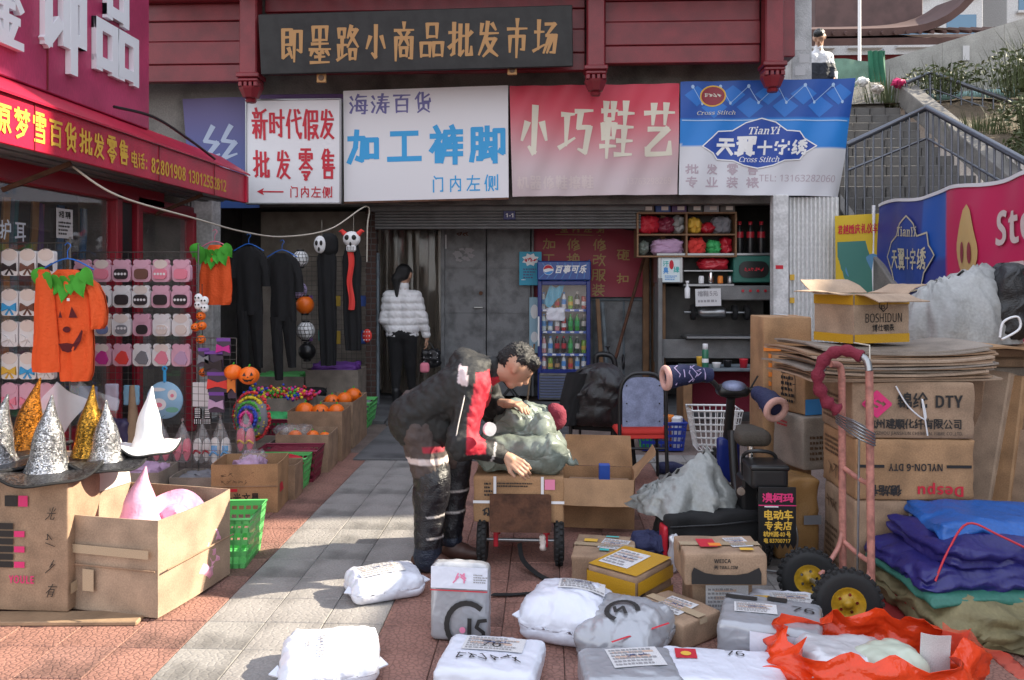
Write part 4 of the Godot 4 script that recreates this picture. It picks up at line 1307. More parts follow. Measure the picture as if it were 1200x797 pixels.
func build_left_shop():
	var b = thing("accessory_shop", "pink-fronted accessory shop along the left with red awning", "shop")
	var s := flat()
	# floor to ceiling front with openings: frame pieces, glass and interior
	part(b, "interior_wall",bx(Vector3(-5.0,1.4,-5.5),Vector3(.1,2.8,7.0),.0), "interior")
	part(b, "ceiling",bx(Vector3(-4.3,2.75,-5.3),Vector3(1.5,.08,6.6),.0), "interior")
	part(b, "end_wall",bx(Vector3(-4.4,1.4,-8.35),Vector3(1.1,2.8,.1),.0), "concrete")
	part(b, "head_beam",bx(Vector3(-3.58,2.26,-5.0),Vector3(.10,.15,4.6),.01), "red_frame")
	part(b, "door_post",bx(Vector3(-3.58,1.2,-6.52),Vector3(.10,2.12,.09),.01), "red_frame")
	part(b, "door_post",bx(Vector3(-3.58,1.2,-6.86),Vector3(.10,2.12,.09),.01), "red_frame")
	part(b, "head_beam",bx(Vector3(-3.58,2.19,-7.4),Vector3(.10,.13,1.05),.01), "red_frame")
	part(b, "door_post",bx(Vector3(-3.58,1.1,-7.95),Vector3(.10,2.2,.07),.01), "red_frame")
	part(b, "door_frame",bx(Vector3(-3.6,1.15,-6.69),Vector3(.06,2.3,.2),.005), "black_metal")
	part(b, "stall_riser",bx(Vector3(-3.6,.2,-4.9),Vector3(.12,.4,3.1),.01), "red_frame")
	part(b, "window_glass",bx(Vector3(-3.6,1.3,-4.9),Vector3(.008,1.8,3.1),.0), "glass")
	part(b, "window_glass",bx(Vector3(-3.6,1.12,-7.4),Vector3(.008,2.0,1.0),.0), "glass")
	# awning: fascia, sloping top, underside slats, brackets
	var fa = part(b, "fascia",bx(Vector3(-3.1,2.46,-5.6),Vector3(.03,.29,5.1),.004), "fascia_red")
	for z in [-4.72,-6.28,-7.35]:
		part(fa, "seam",bx(Vector3(-3.082,2.46,z),Vector3(.006,.285,.008),.0), "red_paint")
	s = flat()
	quad(s,Vector3(-3.06,2.615,-3.0),Vector3(-3.06,2.615,-8.2),Vector3(-3.36,2.80,-8.2),Vector3(-3.36,2.80,-3.0))
	quad(s,Vector3(-3.06,2.60,-8.2),Vector3(-3.06,2.60,-3.0),Vector3(-3.36,2.785,-3.0),Vector3(-3.36,2.785,-8.2))
	quad(s,Vector3(-3.06,2.60,-3.0),Vector3(-3.06,2.60,-8.2),Vector3(-3.06,2.615,-8.2),Vector3(-3.06,2.615,-3.0))
	part(b, "awning_top",fin(s), "fascia_red")
	part(b, "awning_end",bx(Vector3(-3.09,2.455,-8.14),Vector3(.05,.27,.05),.004), "fascia_red")
	for k in 6:
		part(b, "underside_slat",bx(Vector3(-3.17 - k*.082,2.335 + .012*(k % 2),-5.6),Vector3(.078,.02,5.0),.003), "shutter")
	for z in [-5.1,-7.15]:
		s = flat()
		bar(s,Vector3(-3.55,2.12,z),Vector3(-3.16,2.31,z - .12),.03)
		part(b, "bracket",fin(s), "rust")
	s = flat()
	# strip of loose flashing and rope on the awning edge
	tube(s,curve([Vector3(-3.16,2.80,-5.75),Vector3(-3.13,2.83,-6.3),Vector3(-3.11,2.75,-6.9),Vector3(-3.1,2.66,-7.4)],6),.012,6)
	part(b, "loose_cable",fin(s), "black_plastic")
	s = flat()
	var ff := plane(Transform3D(Basis(Vector3(0,0,-1),Vector3.UP,Vector3(1,0,0)),Vector3(-3.083,2.315,-4.20)))
	# u runs away from the camera along the fascia
	hanzi(s,ff, "原梦雪百货批发零售",.17,.055,.135,.175,.019,.028,{"each": [fa, "ink_yellow"]})
	hanzi(s,ff, "电话",1.64,.06,.095,.125,.013,.012,{"each": [fa, "ink_yellow"]})
	rect(s,ff,1.865,.07,1.885,.09)
	rect(s,ff,1.865,.125,1.885,.145)
	latin(s,ff, "82801908",1.95,.06,.115,.60, "Droid Sans",true)
	latin(s,ff, "13012552812",2.60,.06,.11,.82, "Droid Sans",true)
	part(fa, "lettering",fin(s), "ink_yellow")
	# big sign with raised letters
	var g = thing("pink_shop_sign", "large crimson shop sign with raised white block characters", "sign")
	part(g, "panel",bx(Vector3(-3.34,4.0,-4.55),Vector3(.08,2.44,4.0),.006), "pink_sign")
	for z in [-5.18,-3.6]:
		part(g, "panel_seam",bx(Vector3(-3.297,4.0,z),Vector3(.008,2.42,.012),.0), "red_paint")
	var zf := plane(Transform3D(Basis(Vector3(0,0,-1),Vector3.UP,Vector3(1,0,0)),Vector3(-3.298,0,0)))
	for a in [["鑫",4.28,2.96],["饰",5.0,2.99],["品",5.72,3.04]]:
		s = flat()
		solid_strokes(s,zf,a[0],a[1],a[2],.56,.84,.085 if a[0] != "鑫" else .05,.035,.0)
		part(g, "raised_character",fin(s), "letter_white")
	# things in the window: notices, text on the glass
	g = thing("hiring_notice", "white handwritten notice stuck on the left shop window", "notice",Vector3(-3.58,0,0))
	var wf := plane(Transform3D(Basis(Vector3(0,0,-1),Vector3.UP,Vector3(1,0,0)),Vector3(.002,0,0)))
	part(g, "sheet",bx(Vector3(.0,1.95,-5.83),Vector3(.004,.22,.20),.001), "paper")
	s = flat()
	hanzi(s,wf, "招聘",5.755,1.99,.06,.05,.008,.02)
	print_rows(s,wf,5.75,1.86,.15,.11,4,3)
	part(g, "lettering",fin(s), "ink_black")
	g = thing("window_lettering", "white characters pasted on the left shop window", "lettering")
	s = flat()
	hanzi(s,plane(Transform3D(Basis(Vector3(0,0,-1),Vector3.UP,Vector3(1,0,0)),Vector3(-3.59,0,0))), "围巾护耳",4.82,1.80,.11,.13,.014,.045)
	part(g, "characters",fin(s),flatmat(.60,.66,.72,.5))
	# scarves hanging inside the window
	var r := RandomNumberGenerator.new()
	r.seed = 5
	var cols := [[.05,.12,.22],[.25,.05,.08],[.10,.16,.20],[.03,.03,.04],[.30,.16,.05],[.12,.06,.18],[.06,.20,.22],[.30,.10,.16]]
	for i in 22:
		var z := -4.3 - i*.105
		var ph := r.randf()*6
		var ci := r.randi() % cols.size()
		var c = cols[ci]
		var fsc := func(u,v): return Vector3(.02*sin(u*9 + ph) + .01*sin(v*9 + ph),-1.15 + v*1.15,-.045 + u*.09)
		single("scarf", "%s scarf hanging in the row inside the left shop window" % ["blue", "red", "slate", "black", "amber", "violet", "teal", "rose"][ci], "scarf",sh(fsc,6,6,.006),flatmat(c[0],c[1],c[2],.9),Vector3(-3.85 - .04*(i % 3),2.12,z),.0, "scarves in the left shop window")

# ------------------------------------------------------------ terrace, stairs and far buildings
func blades(s,c: Vector3,h: float,n: int,r: RandomNumberGenerator,spread: float,dry := false):
	for i in n:
		var a := r.randf()*TAU
		var d := Vector3(cos(a),0,sin(a))
		var base := c + d*r.randf()*spread*.5
		var hh := h*r.randf_range(.45,1.0)
		var lean := d*hh*r.randf_range(.1,.6)
		var w := Vector3(-d.z,0,d.x)*.006
		var g := r.randf_range(.5,1.5)
		var col := Color(.9*g,.95*g,.8*g) if not dry else Color(3.2*g,1.9*g,2.2*g)
		s.set_color(col)
		var m := base + lean*.4 + Vector3.UP*hh*.6
		var t := base + lean + Vector3.UP*hh
		tri(s,base - w,base + w,m + w*.7)
		tri(s,base - w,m + w*.7,m - w*.7)
		tri(s,m - w*.7,m + w*.7,t)

func leafs(s,c: Vector3,rad: Vector3,n: int,r: RandomNumberGenerator,size: float):
	for i in n:
		var d := Vector3(r.randfn(),r.randfn(),r.randfn()).normalized()*pow(r.randf(),.4)
		var p := c + d*rad
		var b := Basis.from_euler(Vector3(r.randf()*6,r.randf()*6,r.randf()*6))
		var k := size*r.randf_range(.6,1.3)
		var g := r.randf_range(.5,1.7)
		s.set_color(Color(g*r.randf_range(.8,1.5),g,g*.8))
		var q := [b*Vector3(-k,0,0),b*Vector3(0,.15*k,-.45*k),b*Vector3(k,0,0),b*Vector3(0,.15*k,.45*k)]
		tri(s,p + q[0],p + q[1],p + q[2])
		tri(s,p + q[0],p + q[2],p + q[3])

func build_terrace():
	# steps going up behind the banner fence
	var st = thing("stone_stairs", "grey block stone stairs climbing behind the railing", "stairs")
	var r := RandomNumberGenerator.new()
	r.seed = 8
	var bm := []
	for i in 4:
		bm.append(bx(Vector3.ZERO,Vector3(.235 - .006*(i % 2),.158,.30),.006).commit())
	for n in range(1,26):
		var y := n*.17
		var z := -6.0 - n*.28
		if n < 11:
			part(st, "step",bx(Vector3(4.6,y - .085,z - .14),Vector3(1.95,.165,.30),.006), "step_stone")
			continue
		for i in 8:
			var o = part(st, "step_block",bm[r.randi() % 4], "step_stone")
			o.position = Vector3(3.76 + i*.24 + (.08 if n % 2 else .0),y - .082 + r.randf_range(-.003,.003),z - .14 + r.randf_range(-.008,.008))
	part(st, "stringer",bx(Vector3(3.52,2.2,-9.6),Vector3(.14,.3,8.6),.01,Basis(Vector3.RIGHT,.545)), "concrete")
	part(st, "stringer",bx(Vector3(5.78,2.35,-9.6),Vector3(.26,.3,8.6),.01,Basis(Vector3.RIGHT,.545)), "concrete")
	# landing and slope above
	var s := flat()
	var fs := func(u,v):
		var x: float = 2.6 + u*12.0
		var z: float = -13.05 - v*14.0
		return Vector3(x,4.30 + .10*ns(Vector3(x,0,z),.6) + maxf(0,x - 5.5)*.05 + v*3.2,z)
	sheet(s,fs,20,20)
	struct("hillside",fin(s), "soil")
	s = flat()
	fs = func(u,v):
		var x: float = 5.9 + u*4.0
		var z: float = -7.2 - v*6.0
		return Vector3(x,1.6 + v*2.8 + .12*ns(Vector3(x,0,z),.9),z)
	sheet(s,fs,14,14)
	struct("bank",fin(s), "soil")
	var rp = thing("beige_ramp", "beige sloping concrete slab at the head of the stairs", "ramp")
	s = flat()
	quad(s,Vector3(3.55,3.75,-12.9),Vector3(5.4,3.85,-12.9),Vector3(5.5,4.75,-13.4),Vector3(5.2,4.75,-13.4))
	quad(s,Vector3(3.55,3.6,-12.95),Vector3(3.55,3.75,-12.9),Vector3(5.2,4.75,-13.4),Vector3(5.2,4.5,-13.45))
	part(rp, "slab",fin(s), "concrete_pale")
	part(rp, "base_wall",bx(Vector3(4.4,3.9,-13.5),Vector3(2.6,.9,.12),.02), "concrete_pale")
	# railings
	rail(["steel_handrail", "thick steel handrail with bars peaking in front of the stairs"],[Vector3(3.43,3.06,-9.3),Vector3(4.33,3.475,-9.3),Vector3(4.42,2.60,-7.55),Vector3(4.55,2.2,-6.9)],.035,[.9,1.05,.95,.6],[9,14,3])
	rail(["upper_handrail", "thinner grey railing higher up on the weedy bank"],[Vector3(5.73,4.64,-13),Vector3(6.1,4.80,-13),Vector3(7.35,4.16,-12.6),Vector3(7.9,3.95,-12.4)],.035,[.7,.75,.7,.6],[2,9,4])
	# weeds
	for a in [[4.4,4.4,-13.3,.5,1.4,250,true, "at the head of the stairs"],[5.6,4.45,-13.4,.55,1.0,260,true, "beside the netting's dark fold"],[6.4,4.6,-13.2,.5,1.2,220,false, "below the hoarding's left end"],[7.3,4.5,-12.6,.7,1.3,320,false, "at the upper railing's right end"],[6.7,3.6,-11.2,.6,1.2,330,false, "behind the thick handrail"],[7.4,3.5,-11.0,.7,1.3,330,false, "right of the handrail near the frame edge"],[6.2,3.1,-10.2,.45,.9,240,false, "low behind the handrail's slope"],[6.1,3.6,-11.6,.4,.9,240,true, "between both railings"],[8.0,4.9,-13.0,.8,1.2,240,true, "in front of the hoarding at far right"]]:
		s = flat()
		blades(s,Vector3.ZERO,a[3],a[5],r,a[4],a[6])
		if not a[6]:
			leafs(s,Vector3(0,a[3]*.5,0),Vector3(a[4]*.55,a[3]*.5,a[4]*.4),500,r,.045)
		var o = single("weed_clump",("dry straw-coloured weed clump %s" if a[6] else "green leafy weed clump %s") % a[7], "plant",fin(s), "leaf",Vector3(a[0],a[1] - .1,a[2]),.0, "weeds on the bank")
	# rubbish on the slope
	for a in [[5.05,4.72,-13.0, "white", "ink_white"],[5.6,4.7,-13.0, "red", "ink_magenta"],[5.25,4.6,-12.95, "pale", "ink_cream"]]:
		single("rubbish_bag", "small %s plastic bag caught at the top of the stairs" % a[3], "litter",soft(Vector3(.17,.12,.14),.05,8,func(p): return p + Vector3(ns(p,15,a[0]),ns(p,14,2),ns(p,15,3))*.05),a[4],Vector3(a[0],a[1] - .12,a[2]))
	single("blue_pipe", "pale blue-green pipe lying along the bank top", "pipe",tb([Vector3(4.2,4.5,-13.7),Vector3(6.2,4.52,-13.75),Vector3(8.4,4.62,-13.5)],.09,10),flatmat(.22,.36,.34,.5))
	# hoarding and green netting
	var h = thing("pale_hoarding", "long pale sheet-metal hoarding above the stairs", "fence")
	for i in 5:
		var x0 := 5.75 + i*1.0
		var f := func(u,v):
			var x: float = x0 + u*.995
			return Vector3(x,4.45 + v*(.80 + .29*(x - 5.75)) + .0*u,-14.0 + .35*(x - 5.75)*.15 + .006*sin(u*25))
		part(h, "hoarding_panel",sh(f,16,2,.02), "hoarding")
	part(h, "notice",bx(Vector3(7.12,5.35,-13.9),Vector3(.11,.25,.01),.002), "paper")
	var gn = thing("green_netting", "green shade netting hung on poles beside the hoarding", "netting")
	var fg := func(u,v):
		var x: float = 4.3 + u*1.25
		return Vector3(x,4.35 + v*(.98 - .12*u + .008*sin(u*12)),-13.85 + .012*sin(u*18 + v*3) + .006*sin(v*9))
	part(gn, "net",sh(fg,30,10,.004), "net_pale")
	fg = func(u,v):
		var x: float = 5.5 + u*.28
		return Vector3(x - .05*v,4.3 + v*1.08,-13.8 + .03*sin(u*20 + v*5))
	part(gn, "dark_fold",sh(fg,10,10,.006), "net_green")
	part(gn, "pole",tb([Vector3(5.72,4.3,-13.85),Vector3(5.72,5.42,-13.85)],.02,8), "rail_steel")
	# white flaking pillar and utility box by the boy
	var wp = thing("white_pillar", "flaking whitewashed pillar with small paper notices", "pillar",Vector3(3.02,0,-9.75))
	part(wp, "shaft",bx(Vector3(0,3.2,0),Vector3(.24,6.4,.3),.015),mk("flaking_white",Color(.74,.74,.75),.9,{"tex": "grain", "bump": "height", "depth": .4, "scale": 2.0, "dirt": "blotch", "dscale": .7}))
	for k in 3:
		part(wp, "notice",bx(Vector3(-.02 + .05*(k % 2),3.98 + k*.15,.153),Vector3(.12,.10,.004),.001), "paper")
	single("white_lamp_pole", "thin white pole standing before the temple roof", "pole",tb([Vector3(6.15,5.0,-16),Vector3(6.15,8.0,-16)],[.032,.028],10), "white_enamel")
	# temple-like building with upturned eaves
	var t = thing("pavilion", "traditional building with dark red upturned tiled eaves", "building")
	part(t, "wall",bx(Vector3(13.0,7.4,-27.5),Vector3(16.0,2.9,1.0),.02), "far_wall")
	part(t, "beam",bx(Vector3(13.0,8.6,-26.9),Vector3(15.6,.5,.3),.02), "red_paint")
	var roof := func(x0: float,x1: float,y: float,lift: float):
		return func(u,v):
			var x: float = lerpf(x0,x1,u)
			var c := pow(absf(u*2 - 1),9.0)
			return Vector3(x,y + v*.75 + c*lift*(1.0 - v*.4),-25.6 - v*2.2 + c*.3)
	part(t, "lower_eave",sh(roof.call(1.0,27.0,9.05,.2),60,6,.22), "roof_tile")
	part(t, "upper_eave",sh(roof.call(1.0,13.1,9.35,.95),40,6,.22), "roof_tile")
	for i in 40:
		part(t, "tile_ridge",tb([Vector3(7.9 + i*.38,9.2,-25.55),Vector3(7.9 + i*.38,9.95,-27.7)],.06,6), "roof_tile")
	part(t, "gable",bx(Vector3(11.0,10.6,-28.0),Vector3(3.6,1.3,.4),.02), "roof_tile")
	# apartment towers behind
	for a in [[12.0,34.0,9.0, "pale blue-white apartment tower behind the temple roof, left one"],[24.5,36.0,12.0, "pale apartment tower behind the hoarding at the top right"]]:
		var ab = thing("apartment_tower",a[3], "building",Vector3(a[0],0,-a[1]))
		part(ab, "wall",bx(Vector3(0,13,0),Vector3(a[2],26,6),.02), "far_wall")
		for j in range(3,8):
			for i in int(a[2]/1.8):
				var wx: float = -a[2]/2 + 1.0 + i*1.8
				var w = part(ab, "window",bx(Vector3(wx,j*1.9 + 5.2,3.0),Vector3(1.1,1.15,.06),.01), "far_glass")
				part(w, "sill",bx(Vector3(wx,j*1.9 + 4.57,3.06),Vector3(1.3,.1,.22),.01), "far_wall")

func rail(names: Array,pts: Array,rad: float,drop: Array,nb: Array):
	var g = thing(names[0],names[1], "railing")
	part(g, "top_rail",tb(pts,rad,10), "rail_steel")
	var low := []
	for i in pts.size():
		low.append(pts[i] - Vector3(0,drop[i]*.33,0))
	part(g, "middle_rail",tb(low,rad*.4,8), "rail_steel")
	low = []
	for i in pts.size():
		low.append(pts[i] - Vector3(0,drop[i],0))
	part(g, "bottom_rail",tb(low,rad*.45,8), "rail_steel")
	for k in pts.size() - 1:
		for i in nb[k] + 1:
			var t: float = float(i)/nb[k]
			var p: Vector3 = pts[k].lerp(pts[k + 1],t)
			part(g, "baluster",tb([p - Vector3(0,lerpf(drop[k],drop[k + 1],t),0),p],rad*(.6 if i == 0 else .33),6), "rail_steel")

# ------------------------------------------------------------ shared builders
const ORD := ["first", "second", "third", "fourth", "fifth", "sixth", "seventh", "eighth", "ninth", "tenth"]

func prism(s,pts: Array,z0: float,z1: float,x := Transform3D()):
	var pv := PackedVector2Array(pts)
	if Geometry2D.is_polygon_clockwise(pv):
		pv.reverse()
	var idx := Geometry2D.triangulate_polygon(pv)
	for i in range(0,idx.size() - 2,3):
		var q := [pv[idx[i]],pv[idx[i + 1]],pv[idx[i + 2]]]
		if (q[1] - q[0]).cross(q[2] - q[0]) < 0:
			q.reverse()
		tri(s,x*Vector3(q[0].x,q[0].y,z1),x*Vector3(q[1].x,q[1].y,z1),x*Vector3(q[2].x,q[2].y,z1))
		tri(s,x*Vector3(q[0].x,q[0].y,z0),x*Vector3(q[2].x,q[2].y,z0),x*Vector3(q[1].x,q[1].y,z0))
	for i in pv.size():
		var a := pv[i]
		var b := pv[(i + 1) % pv.size()]
		quad(s,x*Vector3(a.x,a.y,z0),x*Vector3(b.x,b.y,z0),x*Vector3(b.x,b.y,z1),x*Vector3(a.x,a.y,z1))

func pm(pts: Array,z0: float,z1: float,x := Transform3D()) -> SurfaceTool:
	var s := flat()
	prism(s,pts,z0,z1,x)
	return fin(s)

func rrect(w: float,h: float,r: float,c := Vector2.ZERO,n := 4) -> Array:
	var out := []
	for k in 4:
		var q := Vector2((w/2 - r)*(1 if k == 0 or k == 3 else -1),(h/2 - r)*(1 if k < 2 else -1))
		for i in n + 1:
			var a := PI/2*(k + float(i)/n)
			out.append(c + q + Vector2(cos(a),sin(a))*r)
	return out

# wire mesh panel, one piece; x to the right, y up from its lower left corner
func wire_grid(w: float,h: float,step: float,r := .0018,x := Transform3D()) -> SurfaceTool:
	var s := flat()
	var nx := int(round(w/step))
	var ny := int(round(h/step))
	for i in nx + 1:
		tube(s,[x*Vector3(w*i/nx,0,0),x*Vector3(w*i/nx,h,0)],r*(2.0 if i == 0 or i == nx else 1.0),4,false)
	for j in ny + 1:
		tube(s,[x*Vector3(0,h*j/ny,r*2),x*Vector3(w,h*j/ny,r*2)],r*(2.0 if j == 0 or j == ny else 1.0),4,false)
	return fin(s)

# carton: base centre at the origin, front towards +z
func carton(called,label,at: Vector3,size: Vector3,turn := .0,o := {}):
	var c = thing(called,label, "box",at,turn,o.get("group", ""))
	var m = o.get("mat", "card")
	var t := .006
	var w := size.x
	var h := size.y
	var d := size.z
	var sd: float = o.get("sd",at.x*3.1 + at.z)
	if not o.get("open",false):
		var dent: float = o.get("dent",.006)
		part(c, "body",soft(size,o.get("rad",.010),10,func(p):
			var q: Vector3 = p - Vector3(0,h/2,0)
			var k := ns(p,5.0,sd)
			var k2 := ns(p,11.0,sd + 3)
			return p + Vector3(signf(q.x)*(k*dent - .3*dent),(k2*dent*.6 - .3*dent)*(1.0 if p.y > h*.5 else .0),signf(q.z)*(k*dent - .3*dent))),m)
		if o.has("tape"):
			var s := flat()
			var f := plane(Transform3D(Basis(Vector3.RIGHT,-PI/2),Vector3(0,h,0)))
			rect(s,f,-w/2 + .002,-.025,w/2 - .002,.025,.004)
			for e in [-1,1]:
				var g := plane(Transform3D(Basis(Vector3.UP,e*PI/2),Vector3(e*w/2,0,0)))
				rect(s,g,-.025,h*.78,.025,h - .002,.004)
			part(c, "tape",fin(s),o.tape)
	else:
		var pan := func(a: Vector3,b: Vector3,nrm: Vector3,hh: float,bow: float):
			return func(u,v):
				return a.lerp(b,u) + Vector3(0,v*hh,0) + nrm*(bow*sin(PI*u)*(.25 + .75*v) + .003*ns(Vector3(u,v,bow),4,sd))
		var C := [Vector3(-w/2,0,d/2),Vector3(w/2,0,d/2),Vector3(w/2,0,-d/2),Vector3(-w/2,0,-d/2)]
		var N := [Vector3(0,0,1),Vector3(1,0,0),Vector3(0,0,-1),Vector3(-1,0,0)]
		var bow: Array = o.get("bow",[.008,.008,.004,.006])
		var fl: Array = o.get("flaps",[null,null,null,null])
		for k in 4:
			part(c, "side_panel",sh(pan.call(C[k],C[(k + 1) % 4],N[k],h,bow[k]),10,6,t),m)
		part(c, "bottom",bx(Vector3(0,t,0),Vector3(w - .012,t,d - .012)),m)
		for k in 4:
			if fl[k] == null:
				continue
			var ang: float = deg_to_rad(fl[k])
			var fa: Vector3 = C[k] + Vector3(0,h + .002,0)
			var fb: Vector3 = C[(k + 1) % 4] + Vector3(0,h + .002,0)
			var ln: float = o.get("flap_len",(d if k % 2 == 0 else w)*.48)
			var out: Vector3 = N[k]*sin(ang) + Vector3.UP*cos(ang)
			var mi: Vector3 = (fb - fa).normalized()*.012
			var bk: float = bow[k]
			var ff := func(u,v):
				return (fa + mi*(.2 + v)).lerp(fb - mi*(.2 + v),u) + out*ln*v + N[k]*bk*sin(PI*u) + out.cross(fb - fa).normalized()*(.012*sin(PI*v)*sin(u*3 + sd) + .004*ns(Vector3(u,v,0),5,sd))
			part(c, "flap",sh(ff,8,5,t*.8),o.get("flap_mat",m))
	return c

# plane on a face of a carton: u, v from the lower left corner of the face, in metres
func face(side: String,size: Vector3) -> Callable:
	match side:
		"f":
			return plane(Transform3D(Basis(),Vector3(-size.x/2,0,size.z/2 + .003)))
		"r":
			return plane(Transform3D(Basis(Vector3.UP,PI/2),Vector3(size.x/2 + .003,0,size.z/2)))
		"l":
			return plane(Transform3D(Basis(Vector3.UP,-PI/2),Vector3(-size.x/2 - .003,0,-size.z/2)))
		_:
			return plane(Transform3D(Basis(Vector3.RIGHT,-PI/2),Vector3(-size.x/2,size.y + .003,size.z/2)))

func lidless_basket(called,label,at,size: Vector3,turn,m,group := ""):
	var c = thing(called,label, "basket",at,turn,group)
	var flare := 1.16
	var t := .004
	var corner := func(k: int,v: float):
		var sx: float = size.x/2*lerpf(1.0/flare,1.0,v)
		var sz: float = size.z/2*lerpf(1.0/flare,1.0,v)
		return Vector3(sx*(1 if k == 1 or k == 2 else -1),size.y*v,sz*(1 if k < 2 else -1))
	for k in 4:
		var s := flat()
		var k2 := (k + 1) % 4
		for j in 5:
			var v0: float = [.0,.24,.48,.72,.90][j]
			var v1: float = v0 + (.10 if j < 4 else .10)
			sheet(s,func(u,v): return corner.call(k,lerpf(v0,v1,v)).lerp(corner.call(k2,lerpf(v0,v1,v)),u),2,1,t)
		var nb := 11
		for i in nb + 1:
			var u0 := (float(i) - .14)/nb
			var u1 := (float(i) + .14)/nb
			sheet(s,func(u,v): return corner.call(k,v).lerp(corner.call(k2,v),clampf(lerpf(u0,u1,u),0,1)),1,2,t*.8)
		part(c, "side",fin(s),m)
	part(c, "bottom",bx(Vector3(0,.004,0),Vector3(size.x/flare,.006,size.z/flare)),m)
	var rim := []
	for k in 4:
		rim.append(corner.call(k,1.0))
	part(c, "rim",tb([rim[0],rim[1],rim[2],rim[3]],.008,6,false,true),m)
	return c

func bag_lump(size: Vector3,rad: float,amp: float,freq: float,sd: float,n := 14) -> SurfaceTool:
	return soft(size,rad,n,func(p): return p + Vector3(ns(p,freq,sd),ns(p,freq,sd + 2)*minf(1.0,p.y/size.y*3.0),ns(p,freq,sd + 4))*amp + (p - Vector3(0,size.y/2,0)).normalized()*(ridge(p,freq*1.7,sd + 6) - .6)*amp*.6)

# ------------------------------------------------------------ cobbler's stall
func build_cobbler():
	var g = thing("cubby_shelf", "wooden four-compartment shelf full of coloured plastic bags", "shelf",Vector3(1.62,1.79,-9.45))
	var W := 1.12
	var H := .50
	part(g, "back",bx(Vector3(0,H/2,-.16),Vector3(W,H,.012)), "interior")
	for x in [-W/2,.0,W/2]:
		part(g, "upright",bx(Vector3(x,H/2,0),Vector3(.022,H,.32),.003), "wood")
	for y in [.0,.25,H]:
		part(g, "shelf_board",bx(Vector3(0,y,.001),Vector3(W + .02,.02,.325),.003), "wood")
	var bags := [[-.42,.26,.24,.20, "ink_red", "dark red"],[-.22,.26,.20,.18, "maroon_basket", "maroon"],[-.08,.26,.13,.20, "sack_grey", "grey"],[.11,.26,.16,.17, "ink_yellow", "mustard"],[.26,.26,.16,.12, "red_plastic", "red"],[.42,.26,.22,.19, "mask_grey", "black and grey"],[-.48,.01,.12,.15, "sack_green", "dull green"],[-.2,.01,.36,.18, "mask_lilac", "lilac"],[.13,.01,.20,.19, "mask_red", "bright red"],[.33,.01,.16,.17, "ink_green", "green"],[.47,.01,.13,.2, "red_plastic", "crimson"]]
	for i in bags.size():
		var a = bags[i]
		single("plastic_bag", "%s knotted plastic bag in the %s row of the wooden shelf" % [a[5], "upper" if a[1] > .2 else "lower"], "bag",bag_lump(Vector3(a[2],a[3],.2),.06,.035,14,i + 1.0,9),a[4],Vector3(1.62 + a[0],1.80 + a[1],-9.44),.0, "bags in the wooden shelf")
	var bcol := [[.10,.07,.05],[.04,.08,.25],[.10,.05,.14],[.06,.06,.06],[.30,.30,.32],[.10,.09,.08]]
	for i in 6:
		var x := 1.17 + i*.185
		var o = thing("shoe_box", "%s shoe box on top of the wooden shelf" % ["brown", "blue", "purple", "black", "pale grey", "dark"][i], "box",Vector3(x,2.302,-9.46),.0, "shoe boxes on the shelf")
		part(o, "body",bx(Vector3(0,.045,0),Vector3(.17,.09,.26),.004),flatmat(bcol[i][0],bcol[i][1],bcol[i][2],.6))
		part(o, "lid",bx(Vector3(0,.098,.002),Vector3(.178,.03,.27),.004),flatmat(bcol[i][0]*1.2,bcol[i][1]*1.2,bcol[i][2]*1.2,.6))
		part(o, "end_label",bx(Vector3(.02,.045,.131),Vector3(.08,.045,.003)), "ink_cream")
	# shoe finishing machine
	g = thing("shoe_machine", "grimy grey shoe finishing machine with green panel and red buttons", "machine",Vector3(1.94,.04,-9.5))
	part(g, "left_cabinet",bx(Vector3(-.50,1.60,0),Vector3(.30,.32,.34),.012), "steel")
	part(g, "recess_back",bx(Vector3(-.06,1.62,-.14),Vector3(.58,.36,.03),.003), "interior")
	part(g, "recess_shelf",bx(Vector3(-.06,1.585,0),Vector3(.57,.018,.3),.003), "steel")
	part(g, "recess_floor",bx(Vector3(-.06,1.42,.0),Vector3(.58,.03,.34),.004), "steel")
	part(g, "top_plate",bx(Vector3(.0,1.775,0),Vector3(1.32,.03,.36),.004), "steel")
	part(g, "right_cabinet",bx(Vector3(.44,1.605,0),Vector3(.44,.31,.34),.01),flatmat(.02,.13,.10,.5))
	part(g, "oval_window",pm(rrect(.34,.19,.085),0,.012,Transform3D(Basis(),Vector3(.45,1.60,.172))), "black_plastic")
	var s := flat()
	scrawl(s,plane(Transform3D(Basis(),Vector3(.34,1.58,.187))),0,0,.22,.04,6,.008,2)
	part(g, "red_print",fin(s), "ink_red")
	part(g, "control_box",bx(Vector3(.30,1.33,.04),Vector3(.70,.17,.30),.012), "shutter")
	for i in 4:
		part(g, "button",tb([Vector3(.32 + i*.085,1.355,.19),Vector3(.32 + i*.085,1.355,.208)],.016,10), "red_plastic")
	part(g, "back_plate",bx(Vector3(0,.95,-.17),Vector3(1.3,.9,.02),.003), "interior")
	part(g, "left_frame",bx(Vector3(-.62,.75,.05),Vector3(.05,1.5,.3),.006), "shutter")
	part(g, "motor",lt([[.0,-.17],[.055,-.17],[.06,-.15],[.06,.1],[.045,.12],[.03,.16],[.0,.16]],14,Transform3D(Basis(Vector3.BACK,PI/2),Vector3(-.02,1.10,.05))), "steel")
	part(g, "shaft",tb([Vector3(-.32,1.1,.05),Vector3(.42,1.1,.05)],.016,8), "steel")
	for x in [-.22,.26,.4]:
		part(g, "brush_wheel",lt([[.0,-.025],[.085,-.025],[.09,.0],[.085,.025],[.0,.025]],18,Transform3D(Basis(Vector3.BACK,PI/2),Vector3(x,1.1,.05))), "black_cloth")
	part(g, "dust_tray",bx(Vector3(.12,.82,.07),Vector3(.9,.03,.36),.006), "steel")
